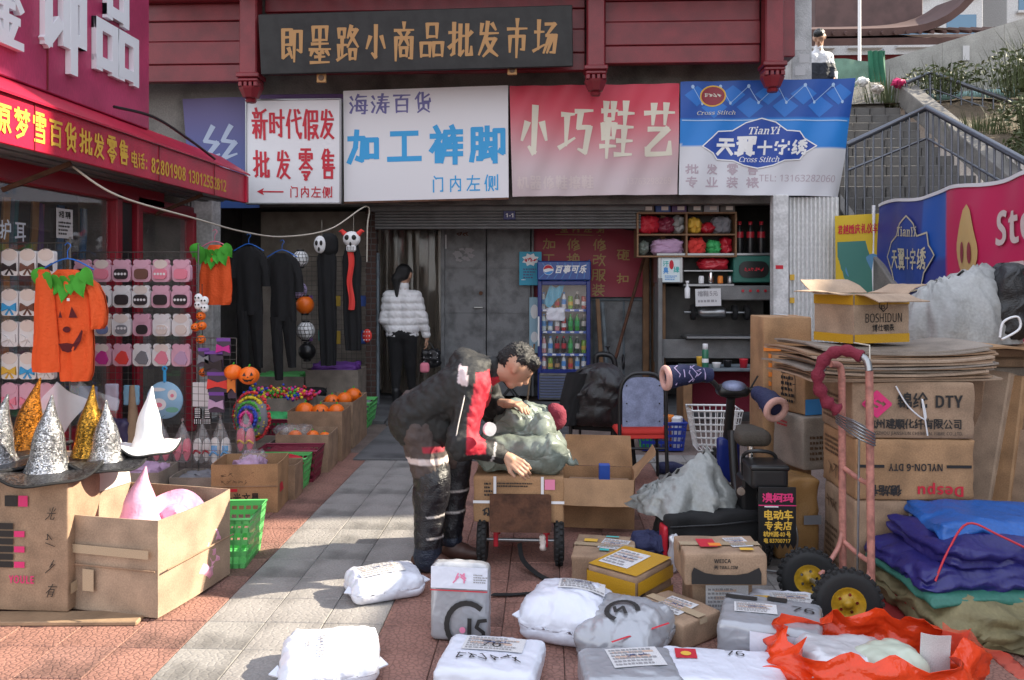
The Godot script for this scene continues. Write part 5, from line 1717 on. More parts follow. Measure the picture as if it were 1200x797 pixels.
	part(g, "skirt",bx(Vector3(.0,.68,.1),Vector3(1.26,.22,.02),.004), "shutter")
	part(g, "leg",bx(Vector3(-.6,.3,.15),Vector3(.05,.6,.05),.005), "shutter")
	part(g, "leg",bx(Vector3(.6,.3,.15),Vector3(.05,.6,.05),.005), "shutter")
	# posters and cards on it
	g = thing("insole_poster", "white card with red foot print and green characters on the machine", "poster",Vector3(1.44,1.64,-9.318))
	part(g, "card",bx(Vector3.ZERO,Vector3(.21,.29,.004),.001),flatmat(.62,.72,.74,.5))
	var pf := plane(Transform3D(Basis(),Vector3(-.105,-.145,.002)))
	s = flat()
	hanzi(s,pf, "汗",.02,.18,.06,.07,.009)
	hanzi(s,pf, "绿",.14,.11,.06,.07,.009)
	part(g, "blue_print",fin(s), "ink_teal")
	s = flat()
	hanzi(s,pf, "臭",.02,.10,.06,.07,.009)
	print_rows(s,pf,.04,.02,.14,.06,3,8)
	part(g, "green_print",fin(s), "ink_blue")
	s = flat()
	patch(s,pf,disc2(Vector2(.115,.20),.026,12,.055),.003)
	part(g, "foot_print",fin(s), "ink_red")
	g = thing("price_card", "white price card taped to the front of the machine", "sign",Vector3(1.86,1.32,-9.27))
	part(g, "card",bx(Vector3.ZERO,Vector3(.29,.20,.004),.001,Basis(Vector3.BACK,.03)), "paper")
	pf = plane(Transform3D(Basis(Vector3.BACK,.03),Vector3(-.145,-.10,.003)))
	s = flat()
	hanzi(s,pf, "擦鞋",.03,.11,.055,.06,.008,.01)
	latin(s,pf, "5",.165,.115,.05,.03, "Droid Sans",true)
	hanzi(s,pf, "元",.20,.11,.055,.06,.008)
	print_rows(s,pf,.03,.03,.22,.05,1,4)
	part(g, "lettering",fin(s), "ink_grey")
	# tins and bottles in the recess
	var tins := [["red crumpled bag", "red_plastic",1],["white tin", "white_enamel",0],["steel thermos", "chrome",2],["amber jar", "ink_orange",0],["grey tin", "steel",0]]
	for i in tins.size():
		var x := 1.70 + i*.11
		if tins[i][2] == 1:
			single("red_bag_lump", "red crumpled bag lying on the machine's upper shelf", "bag",bag_lump(Vector3(.34,.13,.2),.05,.03,14,3.0,9),tins[i][1],Vector3(1.95,1.637,-9.45))
		else:
			var hh: float = .22 if tins[i][2] == 2 else .09
			single("polish_tin", "%s in the recess of the shoe machine" % tins[i][0], "tin",lt([[.0,.0],[.03,.0],[.032,.008],[.032,hh*.85],[.028,hh*.88],[.028,hh],[.0,hh]],14),tins[i][1],Vector3(x,1.478,-9.42),.0, "tins on the shoe machine")
	for i in 3:
		var o = thing("black_bottle", "%s of three black bottles with red labels by the shelf" % ["left", "middle", "right"][i], "bottle",Vector3(2.26 + i*.125,1.81,-9.46),.0, "black bottles")
		part(o, "body",lt([[.0,.0],[.042,.0],[.044,.01],[.044,.26],[.02,.32],[.02,.36],[.0,.36]],14), "black_plastic")
		part(o, "label",lt([[.0455,.20],[.0455,.27]],14), "red_plastic")
		part(o, "cap",lt([[.022,.35],[.024,.39],[.0,.39]],12), "red_plastic")
	single("white_spray_bottle", "white spray bottle hooked beside the shoe machine recess", "bottle",lt([[.0,.0],[.03,.0],[.032,.01],[.032,.11],[.012,.14],[.012,.17],[.02,.18],[.02,.2],[.0,.2]],14), "white_enamel",Vector3(1.62,1.31,-9.25))
	# work bench in front with clutter
	g = thing("work_bench", "low wooden work bench cluttered with tools in front of the machine", "bench",Vector3(1.95,.0,-8.35))
	part(g, "top",bx(Vector3(0,.62,0),Vector3(1.1,.03,.45),.006), "panel_blue")
	part(g, "side_board",bx(Vector3(-.52,.305,0),Vector3(.09,.60,.42),.006), "wood")
	part(g, "side_board",bx(Vector3(.52,.305,0),Vector3(.06,.60,.42),.006), "wood")
	part(g, "back_board",bx(Vector3(0,.36,-.2),Vector3(.98,.45,.02),.003), "maroon_cloth")
	var cl := [[-.36,.1, "ink_yellow", "yellow"],[-.1,.07, "black_plastic", "black"],[.05,.09, "red_plastic", "red"],[.2,.06, "steel", "steel"],[.38,.08, "ink_red", "crimson"],[-.22,.05, "white_enamel", "white"]]
	for i in cl.size():
		single("tool_tub", "small %s tub among the tools on the work bench" % cl[i][3], "tub",lt([[.0,.0],[.035,.0],[.045,cl[i][1]*.9],[.047,cl[i][1]],[.040,cl[i][1]],[.032,.01],[.0,.01]],12),cl[i][2],Vector3(1.95 + cl[i][0],.636,-8.30 + .05*(i % 3)),.0, "clutter on the work bench")
	var can = thing("spray_can", "green aerosol can with white cap on the work bench", "can",Vector3(1.62,.636,-8.22))
	part(can, "body",lt([[.0,.0],[.031,.0],[.033,.006],[.033,.17],[.026,.185],[.0,.185]],16),flatmat(.03,.16,.09,.3))
	part(can, "band",lt([[.0336,.05],[.0336,.09]],16), "ink_white")
	part(can, "cap",lt([[.0,.18],[.027,.18],[.027,.235],[.024,.24],[.0,.24]],16), "white_enamel")

# ------------------------------------------------------------ drinks fridge
func build_fridge_area():
	var g = thing("drinks_fridge", "blue glass-door drinks fridge stocked with bottles and cans", "fridge",Vector3(.223,.045,-10.0))
	var w := .64
	for x in [-1,1]:
		part(g, "side_wall",bx(Vector3(x*(w/2 - .012),.87,-.0),Vector3(.024,1.70,.46),.004), "blue_enamel")
	part(g, "back",bx(Vector3(0,.92,-.22),Vector3(w - .05,1.5,.02)), "white_enamel")
	part(g, "roof",bx(Vector3(0,1.50,0),Vector3(w - .05,.03,.44)), "white_enamel")
	part(g, "floor",bx(Vector3(0,.335,0),Vector3(w - .05,.03,.44)), "white_enamel")
	var hd = part(g, "header",bx(Vector3(0,1.585,.02),Vector3(w + .01,.235,.50),.012),flatmat(.012,.06,.28,.3))
	var pf := plane(Transform3D(Basis(),Vector3(-w/2,1.47,.272)))
	var s := flat()
	for i in 7:
		line(s,pf,[Vector2(.02 + i*.09,.02),Vector2(.12 + i*.075,.12),Vector2(.06 + i*.09,.21)],.012,.0008)
	part(hd, "ripples",fin(s),flatmat(.03,.16,.45,.3))
	s = flat()
	hanzi(s,pf, "百事可乐",.205,.085,.085,.095,.014,.012,{"slant": .25})
	patch(s,pf,disc2(Vector2(.13,.125),.062,24),.002)
	part(hd, "lettering",fin(s), "ink_white")
	s = flat()
	var up := []
	for i in 13:
		var a := PI*.06 + PI*.92*i/12
		up.append(Vector2(.13,.125) + Vector2(cos(a),sin(a))*.058)
	up.append(Vector2(.09,.135))
	up.append(Vector2(.13,.145))
	patch(s,pf,up,.003)
	part(hd, "logo_red",fin(s), "ink_red")
	s = flat()
	up = []
	for i in 11:
		var a := PI*1.1 + PI*.85*i/10
		up.append(Vector2(.13,.125) + Vector2(cos(a),sin(a))*.058)
	up.append(Vector2(.15,.11))
	up.append(Vector2(.10,.095))
	patch(s,pf,up,.003)
	part(hd, "logo_blue",fin(s), "ink_blue")
	var dr = part(g, "door",bx(Vector3(-w/2 + .026,.90,.25),Vector3(.05,1.12,.035),.006), "blue_enamel")
	part(dr, "stile",bx(Vector3(w/2 - .026,.90,.25),Vector3(.05,1.12,.035),.006), "blue_enamel")
	part(dr, "rail",bx(Vector3(0,1.435,.25),Vector3(w - .104,.05,.035),.006), "blue_enamel")
	part(dr, "rail",bx(Vector3(0,.365,.25),Vector3(w - .104,.05,.035),.006), "blue_enamel")
	part(dr, "pane",bx(Vector3(0,.90,.25),Vector3(w - .10,1.02,.006)), "glass")
	part(dr, "handle",bx(Vector3(-w/2 + .012,.85,.278),Vector3(.022,.36,.02),.005), "white_enamel")
	part(g, "plinth",bx(Vector3(0,.165,0),Vector3(w - .02,.30,.46),.006), "shutter")
	for k in 8:
		part(g, "louvre",bx(Vector3(0,.05 + k*.034,.235),Vector3(w - .05,.022,.02),.004),flatmat(.10,.12,.20,.4))
	var ys := [1.117,.85,.576,.36]
	var names := ["top", "second", "third", "bottom"]
	var kinds := {
		"cola bottle": [[.02,.008,.006], "ink_red"], "green soda bottle": [[.04,.30,.04], "ink_green"], "clear water bottle": [[.55,.62,.66], "ink_blue"], "pink drink bottle": [[.62,.28,.30], "ink_white"],
		"white milk bottle": [[.68,.68,.70], "ink_blue"], "amber tea can": [[.42,.16,.03], "ink_red"], "lime can": [[.22,.42,.05], "ink_yellow"], "black coffee can": [[.03,.025,.02], "ink_gold"], "blue drink bottle": [[.06,.2,.45], "ink_white"], "red can": [[.45,.03,.03], "ink_white"], "dark glass bottle": [[.03,.05,.03], "ink_cream"]}
	var rows := [["clear water bottle", "amber tea can", "amber tea can", "white milk bottle", "lime can", "dark glass bottle", "red can"],["clear water bottle", "clear water bottle", "pink drink bottle", "red can", "green soda bottle", "green soda bottle", "dark glass bottle"],["pink drink bottle", "clear water bottle", "cola bottle", "cola bottle", "green soda bottle", "dark glass bottle", "lime can"],["pink drink bottle", "lime can", "black coffee can", "white milk bottle", "amber tea can", "clear water bottle", "blue drink bottle"]]
	for j in 4:
		part(g, "shelf",bx(Vector3(0,ys[j] - .008,.0),Vector3(w - .06,.008,.40)), "wire_white")
		part(g, "price_strip",bx(Vector3(0,ys[j] - .014,.207),Vector3(w - .08,.03,.006)),flatmat(.05,.12,.45,.4))
		for i in 5:
			part(g, "price_tag",bx(Vector3(-.23 + i*.11,ys[j] - .014,.212),Vector3(.05,.02,.003)), "ink_white")
		for i in 7:
			for back in 2:
				var k: String = rows[j][i]
				var can: bool = k.ends_with("can")
				var hh: float = .155 if can else .205
				var rr := .030
				var c = kinds[k][0]
				var at := Vector3(.223 - .246 + i*.082,.045 + ys[j] + .001,-9.86 - back*.09)
				var which: String = "%s on the %s fridge shelf" % [ORD[i],names[j]]
				var o = thing("drink_can" if can else "drink_bottle", "%s, %s, %s" % [k,which, "behind" if back else "in front"], "can" if can else "bottle",at,.0, "drinks in the fridge")
				var prof := [[.0,.0],[rr*.85,.0],[rr,.01],[rr,hh - .015],[rr*.85,hh],[.0,hh]] if can else [[.0,.0],[rr*.9,.0],[rr,.012],[rr*.95,hh*.35],[rr,hh*.6],[rr*.75,hh*.74],[.012,hh*.88],[.012,hh*.92],[.0,hh*.92]]
				part(o, "body",lt(prof,12),flatmat(c[0],c[1],c[2],.15))
				if back == 0:
					part(o, "label",lt([[rr + .0012,hh*.28],[rr + .0012,hh*.58]],12),kinds[k][1])
					if not can:
						part(o, "cap",lt([[.0,hh*.9],[.014,hh*.9],[.014,hh],[.0,hh]],10),kinds[k][1])
	single("cyan_carrier_bag", "cyan plastic bag on the top shelf of the fridge", "bag",sh(func(u,v): return Vector3(-.02 + u*.2 + .08*v,v*.24 - .06*sin(u*5),.015*sin(u*9 + v*4)),10,8,.003),flatmat(.05,.36,.52,.3),Vector3(.0,1.24,-9.785))
	single("white_film_bag", "crumpled white film bag on the second shelf of the fridge", "bag",bag_lump(Vector3(.22,.16,.03),.014,.02,14,5.0,9), "poly_white",Vector3(.12,1.02,-9.79))
	# planks and rods leaning beside it
	s = flat()
	box(s,Vector3(0,.62,0),Vector3(.05,1.24,.02),.004,Basis(Vector3.BACK,.06))
	single("leaning_plank", "narrow brown plank leaning right of the fridge", "plank",fin(s), "wood",Vector3(.68,.045,-10.0))
	s = flat()
	box(s,Vector3(0,.60,0),Vector3(.04,1.2,.02),.004,Basis(Vector3.BACK,.07))
	single("leaning_board_edge", "grey strip of board leaning next to the brown plank", "plank",fin(s), "panel_blue",Vector3(.75,.045,-10.05))
	single("leaning_pole", "dark steel pole leaning diagonally against the red sheet", "pole",tb([Vector3(.68,.05,-9.6),Vector3(1.27,1.95,-10.05)],.02,8), "rust")
	single("broom", "pale broom stick leaning left of the fridge", "pole",tb([Vector3(-.22,.06,-9.7),Vector3(-.14,.72,-9.95)],.012,8), "wood_pale")
	# sewing machine
	g = thing("sewing_machine", "black hand-cranked shoe patching machine right of the fridge", "machine",Vector3(.80,.045,-9.35))
	part(g, "stand",bx(Vector3(0,.2,0),Vector3(.06,.4,.06),.01), "black_metal")
	part(g, "foot",bx(Vector3(0,.015,0),Vector3(.35,.03,.25),.01), "black_metal")
	part(g, "arm",tb(curve([Vector3(0,.38,0),Vector3(.0,.52,0),Vector3(-.06,.60,0),Vector3(-.2,.60,0),Vector3(-.22,.48,0)],5),.032,10), "black_metal")
	part(g, "hand_wheel",tb(curve([Vector3(.1,.52,.08),Vector3(.1,.44,.0),Vector3(.1,.52,-.08),Vector3(.1,.60,0)],5,true),.012,8,false,true), "black_metal")
	part(g, "spool",lt([[.0,0],[.03,0],[.03,.01],[.012,.015],[.012,.06],[.03,.065],[.03,.075],[0,.075]],12,Transform3D(Basis(),Vector3(-.08,.63,0))), "black_plastic")
	g = thing("folding_stool", "dark folding stool standing left of the fridge", "stool",Vector3(-.42,.045,-9.45))
	part(g, "seat",bx(Vector3(0,.40,0),Vector3(.34,.025,.28),.006), "black_plastic")
	for z in [-.11,.11]:
		for e in [-1,1]:
			part(g, "leg",tb([Vector3(-.15*e,.01,z + .012*e),Vector3(.15*e,.39,z + .012*e)],.011,8), "black_metal")

# ------------------------------------------------------------ wire racks of small goods
func hook(parent,p: Vector3):
	part(parent, "hook",tb([p + Vector3(0,.012,-.05),p + Vector3(0,.0,.03),p + Vector3(0,.012,.036)],.002,4,false), "chrome")

func build_racks():
	var g = thing("hair_accessory_rack", "wire grid rack of white hair accessory cards at the far left", "rack",Vector3(-3.80,.02,-5.24))
	part(g, "wire_grid",wire_grid(.62,1.76,.05), "wire")
	for x in [.0,.62]:
		part(g, "upright",tb([Vector3(x,0,0),Vector3(x,1.80,0)],.008,8), "wire")
	var rowy := [1.54,1.275,1.07,.855,.655]
	var bow := [["black", "mask_black"],["blue", "ink_sky"],["white", "white_card"],["brown", "mask_brown"],["yellow", "ink_yellow"],["pink", "mask_pink"]]
	var pick := [[0,3,0],[1,3,0],[2,2,3],[4,1,2],[5,5,5]]
	for j in 5:
		for i in 3:
			var b = bow[pick[j][i]]
			var o = thing("hair_bow_card", "%s hair bow card, %s in the %s row of the left rack" % [b[0],ORD[i],ORD[j]], "hair bow",Vector3(-3.545 + i*.123,rowy[j] + .02,-5.17),.0, "hair accessory cards")
			part(o, "card",pm(rrect(.112,.165,.018,Vector2(0,.083)),-.03,.006), "white_card" if j < 4 else "pink_card")
			part(o, "header",pm(disc2(Vector2(0,.14),.05,16,.04),.006,.010), "cream_card" if j < 4 else "pink_card")
			var s := flat()
			prism(s,[Vector2(0,.058),Vector2(-.045,.085),Vector2(-.048,.03),Vector2(0,.05),Vector2(.048,.03),Vector2(.045,.085)],.006,.02)
			prism(s,[Vector2(0,.05),Vector2(-.03,.008),Vector2(-.018,.004),Vector2(.0,.04),Vector2(.018,.004),Vector2(.03,.008)],.006,.013)
			ball(s,Vector3(0,.054,.018),Vector3(.011,.012,.009),8,6)
			part(o, "bow",fin(s),b[1])
			hook(o,Vector3(0,.172,0))
	# mask rack
	g = thing("mask_rack", "wire grid rack of pink carded face masks", "rack",Vector3(-3.64,.02,-5.93))
	part(g, "wire_grid",wire_grid(1.03,1.72,.05), "wire")
	for x in [.0,1.03]:
		part(g, "upright",tb([Vector3(x,0,0),Vector3(x,1.78,0)],.008,8), "wire")
	var my := [1.505,1.313,1.101,.877]
	var kinds := [["mask_black", "pink_card"],["mask_pink", "pink_card"],["mask_black", "pink_card"],["mask_brown", "pink_card"],["mask_pink", "pink_card"],["mask_pink", "pink_card"],
		["mask_pink", "pink_card"],["mask_black", "white_card"],["mask_black", "white_card"],["mask_black", "white_card"],["mask_black", "pink_card"],["mask_black", "pink_card"],
		["white_card", "pink_card"],["mask_blue", "cream_card"],["mask_grey", "white_card"],["mask_black", "pink_card"],["cream_card", "white_card"],["cream_card", "white_card"],
		["white_card", "pink_card"],["mask_magenta", "pink_card"],["mask_red", "pink_card"],["mask_grey", "white_card"],["mask_pink", "white_card"],["mask_lilac", "pink_card"]]
	var nm := {"mask_black": "black", "mask_pink": "pink", "mask_brown": "brown", "white_card": "white", "mask_blue": "slate blue", "mask_grey": "grey", "cream_card": "cream", "mask_magenta": "magenta", "mask_red": "red", "mask_lilac": "lilac"}
	var r := RandomNumberGenerator.new()
	r.seed = 15
	for j in 4:
		for i in 6:
			var k = kinds[j*6 + i]
			var o = thing("mask_card", "%s face mask card, %s in row %s of the mask rack" % [nm[k[0]],ORD[i],["one", "two", "three", "four"][j]], "face mask",Vector3(-3.46 + i*.150,my[j] + .008,-5.86 + r.randf_range(-.005,.01)),r.randf_range(-.08,.08), "carded masks")
			var outl := rrect(.138,.135,.03,Vector2(0,.07))
			var s := flat()
			prism(s,outl,-.035,.004)
			for e in [-1,1]:
				prism(s,disc2(Vector2(e*.042,.148),.022,12),-.02,.003)
			part(o, "card",fin(s),k[1])
			part(o, "header",pm(disc2(Vector2(0,.135),.052,16,.034),.004,.008), "cream_card" if (i + j) % 3 == 1 else k[1])
			if j < 2:
				part(o, "mask",pm(rrect(.10,.075,.026,Vector2(0,.062)),.004,.020),k[0])
			elif j == 2:
				part(o, "mask",pm(rrect(.085,.07,.03,Vector2(.005,.052)),.004,.018),k[0])
			else:
				part(o, "mask",pm([Vector2(-.05,.05),Vector2(-.015,.018),Vector2(.035,.015),Vector2(.052,.05),Vector2(.03,.11),Vector2(.0,.118),Vector2(-.03,.09)],.004,.016),k[0])
			s = flat()
			var pf := plane(Transform3D(Basis(),Vector3(0,0,.0205)))
			if (i + j) % 2 == 0 and j < 3:
				for q in 4:
					patch(s,pf,disc2(Vector2(-.036 + q*.024,.062),.010,8),.0006)
				part(o, "lace_trim",fin(s), "white_card")
			hook(o,Vector3(0,.165,0))
	# lower goods
	g = thing("round_fan", "round blue cartoon-patterned hand fan in a clear bag", "fan",Vector3(-2.825,.638,-5.84))
	part(g, "disc",lt([[0,-.006],[.135,-.006],[.14,.0],[.135,.006],[0,.006]],32,Transform3D(Basis(Vector3.RIGHT,PI/2),Vector3.ZERO)),flatmat(.28,.48,.66,.4))
	part(g, "handle",bx(Vector3(0,.175,0),Vector3(.022,.10,.012),.004), "ink_sky")
	part(g, "handle_ring",lt([[.01,-.005],[.02,-.005],[.02,.005],[.01,.005]],16,Transform3D(Basis(Vector3.RIGHT,PI/2),Vector3(0,.235,0))), "ink_sky")
	var pf := plane(Transform3D(Basis(),Vector3(0,0,.007)))
	var s := flat()
	patch(s,pf,disc2(Vector2(-.04,-.03),.055,18,.045),.001)
	patch(s,pf,disc2(Vector2(.06,.04),.035,16,.04),.001)
	patch(s,pf,disc2(Vector2(-.05,.08),.06,16,.014),.001)
	part(g, "pale_print",fin(s), "white_card")
	s = flat()
	patch(s,pf,disc2(Vector2(-.04,-.035),.026,14,.018),.002)
	patch(s,pf,disc2(Vector2(.06,.035),.014,12),.002)
	part(g, "pink_print",fin(s), "mask_pink")
	s = flat()
	patch(s,pf,disc2(Vector2(.06,-.07),.05,14,.02),.001)
	part(g, "green_print",fin(s),flatmat(.15,.38,.28,.5))
	g = thing("skeleton_gloves", "skeleton print gloves below a white backing card", "gloves",Vector3(-2.54,.56,-5.85))
	part(g, "card",bx(Vector3(0,.12,0),Vector3(.155,.18,.01),.003), "white_card")
	s = flat()
	for e in [-1,1]:
		prism(s,rrect(.055,.08,.02,Vector2(e*.036,-.02)),-.006,.012)
		for q in 4:
			prism(s,rrect(.013,.055,.006,Vector2(e*.036 - .021 + q*.014,-.075)),-.005,.010)
	part(g, "gloves",fin(s), "black_cloth")
	s = flat()
	pf = plane(Transform3D(Basis(),Vector3(0,0,.012)))
	for e in [-1,1]:
		for q in 5:
			rect(s,pf,e*.036 - .02,-.05 + q*.015,e*.036 + .02,-.042 + q*.015)
		for q in 4:
			rect(s,pf,e*.036 - .024 + q*.014,-.095,e*.036 - .018 + q*.014,-.06)
	part(g, "bone_print",fin(s), "ink_white")
	# slippers in bags
	var sl := [[-2.79, "slipper_pink", "ink_yellow", "pink slippers with yellow straps"],[-2.635, "slipper_pink", "slipper_pink", "plain pink clogs"],[-2.49, "slipper_white", "ink_red", "white flip-flops with red straps"],[-2.315, "slipper_white", "ink_sky", "white slippers with blue and pink picture"],[-2.17, "slipper_pink", "ink_yellow", "single pink slipper seen edge-on"]]
	for i in sl.size():
		var a = sl[i]
		var o = thing("bagged_slippers", "%s in a clear hanging bag" % a[3], "slippers",Vector3(a[0],.225 if i != 4 else .30,-5.72 + (.0 if i != 3 else .10)),.0, "bagged slippers")
		var k := 1.0 if i != 3 else 1.18
		for e in [-1,1]:
			var outl := []
			for q in 20:
				var t := TAU*q/20
				outl.append(Vector2(e*.034 + cos(t)*(.027 + .005*sin(t)),.075 + sin(t)*.082)*k)
			var sole = part(o, "slipper",pm(outl,-.012,.012),a[1])
			part(sole, "strap",tb(curve([Vector3(e*.034*k - .026*k,.05*k,.012),Vector3(e*.034*k,.075*k,.032),Vector3(e*.034*k + .026*k,.05*k,.012)],4),.008,6),a[2])
			if i == 3:
				s = flat()
				rect(s,plane(Transform3D(Basis(),Vector3(e*.04,.11,.0135))),-.022,-.02,.022,.02)
				part(sole, "picture",fin(s), "ink_sky")
		part(o, "bag",lt([[.0,-.02],[.06*k,-.015],[.078*k,.04],[.07*k,.13],[.03,.22*k],[.006,.27*k],[.012,.30*k]],14,Transform3D(Basis.from_scale(Vector3(1,1,.55)),Vector3.ZERO)), "bag_film")
		hook(o,Vector3(0,.30*k,0))
	single("broom_bundle", "bundle of thin straw sticks hanging below the mask rack", "bundle",tb([Vector3(0,0,0),Vector3(.005,.2,0),Vector3(0,.42,0)],[.045,.035,.02],10), "wood_pale",Vector3(-3.06,.33,-5.82))
	single("purple_net_bag", "dark violet net bag hanging at the foot of the mask rack", "bag",bag_lump(Vector3(.22,.28,.08),.035,.02,10,3.0,9),flatmat(.05,.04,.10,.5),Vector3(-3.18,.22,-5.80))
	for a in [[-3.40,.52,.14,.22, "blue-grey",[.16,.20,.30]],[-3.22,.56,.10,.20, "lilac-white",[.52,.48,.60]],[-3.07,.60,.12,.15, "pale blue",[.20,.40,.55]]]:
		single("packaged_socks", "%s bagged socks hanging below the masks" % a[4], "packet",soft(Vector3(a[2],a[3],.03),.012,8,func(p): return p + Vector3(ns(p,20),0,ns(p,18,2))*.006),flatmat(a[5][0],a[5][1],a[5][2],.25),Vector3(a[0],a[1],-5.83))
	# third grid, end on, with party goods
	g = thing("party_goods_grid", "wire grid of party glasses and masks beside the slippers", "rack",Vector3(-2.52,.02,-5.62))
	part(g, "wire_grid",wire_grid(.34,1.10,.05), "wire")
	g.rotation.y = -.12
	var pg := [[-2.33,.86,.13,.15, "mask_black", "black"],[-2.30,.74,.15,.12, "mask_red", "red butterfly"],[-2.26,1.0,.10,.10, "mask_magenta", "crimson"],[-2.31,.60,.11,.12, "mask_lilac", "violet"],[-2.40,.92,.08,.11, "mask_grey", "grey"],[-2.20,.70,.06,.20, "ink_orange", "orange"]]
	for i in pg.size():
		var a = pg[i]
		var o = thing("party_mask_packet", "%s party mask in a clear packet on the side grid" % a[5], "packet",Vector3(a[0],a[1],-5.54),.0, "party goods")
		s = flat()
		prism(s,[Vector2(-a[2]/2,a[3]*.2),Vector2(-a[2]*.1,a[3]*.35),Vector2(a[2]*.1,a[3]*.35),Vector2(a[2]/2,a[3]*.2),Vector2(a[2]*.45,a[3]*.75),Vector2(.0,a[3]*.6),Vector2(-a[2]*.45,a[3]*.8)],.0,.014)
		part(o, "mask",fin(s),a[4])
		part(o, "backing_card",bx(Vector3(0,a[3]/2,-.008),Vector3(a[2],a[3],.006)),flatmat(.05,.03,.06,.4))
		part(o, "header_card",bx(Vector3(0,a[3] + .012,.0),Vector3(a[2],.024,.004)), "ink_purple")
	# clown wig
	var wg = thing("clown_wig", "round rainbow clown wig hanging beside the slippers", "wig",Vector3(-2.30,.46,-6.15))
	var wc := [["blue",[.04,.08,.5]],["green",[.08,.40,.05]],["yellow",[.75,.55,.03]],["red",[.65,.04,.05]],["pink",[.70,.05,.25]]]
	for k in 5:
		s = flat()
		for i in 150:
			var a := (k + r.randf())/5.0*PI*1.2 - .6
			var th := r.randf()*TAU
			var rad := .045 + .028*k
			var p := Vector3(cos(th)*rad*.9,sin(th)*rad*1.2,.08 - .03*k + r.randf_range(-.02,.02))
			ball(s,p,r.randf_range(.008,.014),5,4)
		part(wg, "curls",fin(s),flatmat(wc[[4,0,1,2,3][k]][1][0],wc[[4,0,1,2,3][k]][1][1],wc[[4,0,1,2,3][k]][1][2],.7), "%s curls" % wc[[4,0,1,2,3][k]][0])
	part(wg, "cap",lt([[.0,-.17],[.10,-.13],[.14,-.02],[.12,.1],[.0,.15]],14,Transform3D(Basis.from_scale(Vector3(1,1,.5)),Vector3(0,0,-.02))), "mask_grey")

func jack(parent,c: Vector3,rad: float,face_on := true):
	var s := flat()
	s.set_smooth_group(0)
	var seg := 24
	var rows := 10
	var P := func(i: int,j: int):
		var a := TAU*i/seg
		var b := -PI/2 + PI*j/rows
		var k := 1.0 - .09*absf(sin(a*4.0))*cos(b)
		return c + Vector3(cos(a)*cos(b)*k,sin(b)*.86,sin(a)*cos(b)*k)*rad
	for j in rows:
		for i in seg:
			quad(s,P.call(i + 1,j),P.call(i,j),P.call(i,j + 1),P.call(i + 1,j + 1))
	part(parent, "shell",fin(s), "pumpkin")
	if face_on:
		s = flat()
		var f := func(u,v,d):
			var z := sqrt(maxf(.0,1.0 - u*u - v*v*1.3))
			return c + Vector3(u,v,z*.99 + .03)*rad*Vector3(1,1,1)
		patch(s,f,[Vector2(-.5,.1),Vector2(-.18,.08),Vector2(-.32,.42)],.0)
		patch(s,f,[Vector2(.5,.1),Vector2(.18,.08),Vector2(.32,.42)],.0)
		patch(s,f,[Vector2(-.08,-.1),Vector2(.08,-.1),Vector2(.0,.05)],.0)
		patch(s,f,[Vector2(-.55,-.15),Vector2(-.25,-.28),Vector2(.25,-.28),Vector2(.55,-.15),Vector2(.3,-.48),Vector2(.1,-.42),Vector2(-.05,-.52),Vector2(-.3,-.46)],.0)
		part(parent, "carved_face",fin(s), "ink_black")
	part(parent, "stalk",tb([c + Vector3(0,rad*.8,0),c + Vector3(rad*.1,rad*1.08,0)],rad*.09,6), "green_felt")

# ------------------------------------------------------------ costumes on lines
func hanger(parent,c: Vector3,w: float,m):
	part(parent, "hanger",tb(curve([c + Vector3(-w/2,-.07,0),c + Vector3(0,0,0),c + Vector3(w/2,-.07,0)],5),.005,6),m)
	part(parent, "hanger_hook",tb(curve([c,c + Vector3(0,.05,0),c + Vector3(.02,.08,0),c + Vector3(.0,.1,0),c + Vector3(-.02,.085,0)],4),.003,5),m)

# closed hanging cloth: half widths along the height, folds
func garment(prof: Array,folds: int,depth: float,amp: float,sd: float,x := Vector3.ZERO,nv := 22) -> SurfaceTool:
	# prof: [height, left x, right x]
	var nu := 40
	var s := flat()
	var P := func(i: int,j: int):
		var t := float(j)/nv*(prof.size() - 1)
		var k := mini(int(t),prof.size() - 2)
		var f := t - k
		var y := lerpf(prof[k][0],prof[k + 1][0],f)
		var l := lerpf(prof[k][1],prof[k + 1][1],f)
		var rr := lerpf(prof[k][2],prof[k + 1][2],f)
		var a := TAU*i/nu
		var cx := (l + rr)/2 + cos(a)*(rr - l)/2
		var z := sin(a)*depth + amp*sin(cos(a)*folds + sd + y*1.5)*signf(sin(a))*(1.2 - float(j)/nv) + .012*ns(Vector3(cx,y,a),6,sd)
		return x + Vector3(cx,y,z)
	s.set_smooth_group(0)
	for j in nv:
		for i in nu:
			quad(s,P.call(i + 1,j),P.call(i,j),P.call(i,j + 1),P.call(i + 1,j + 1))
	s.set_smooth_group(-1)
	return fin(s)

func leaf_collar(parent,c: Vector3,w: float):
	for i in 7:
		var t := float(i)/6 - .5
		var base := c + Vector3(t*w,-.10*(.25 - t*t)*2 + .02,.045 - .02*absf(t))
		var ang := t*.9
		var f := func(u,v):
			var ww: float = .055*sin(PI*clampf(v*.92 + .08,0,1))*(1.0 - .35*v)
			var p := Vector3((u - .5)*2*ww,-v*(.13 + .04*(i % 2)),.02*sin(v*4 + i) + .012*absf(u - .5))
			return base + Basis(Vector3.BACK,ang)*p
		part(parent, "collar_leaf",sh(f,6,8,.003), "green_felt")

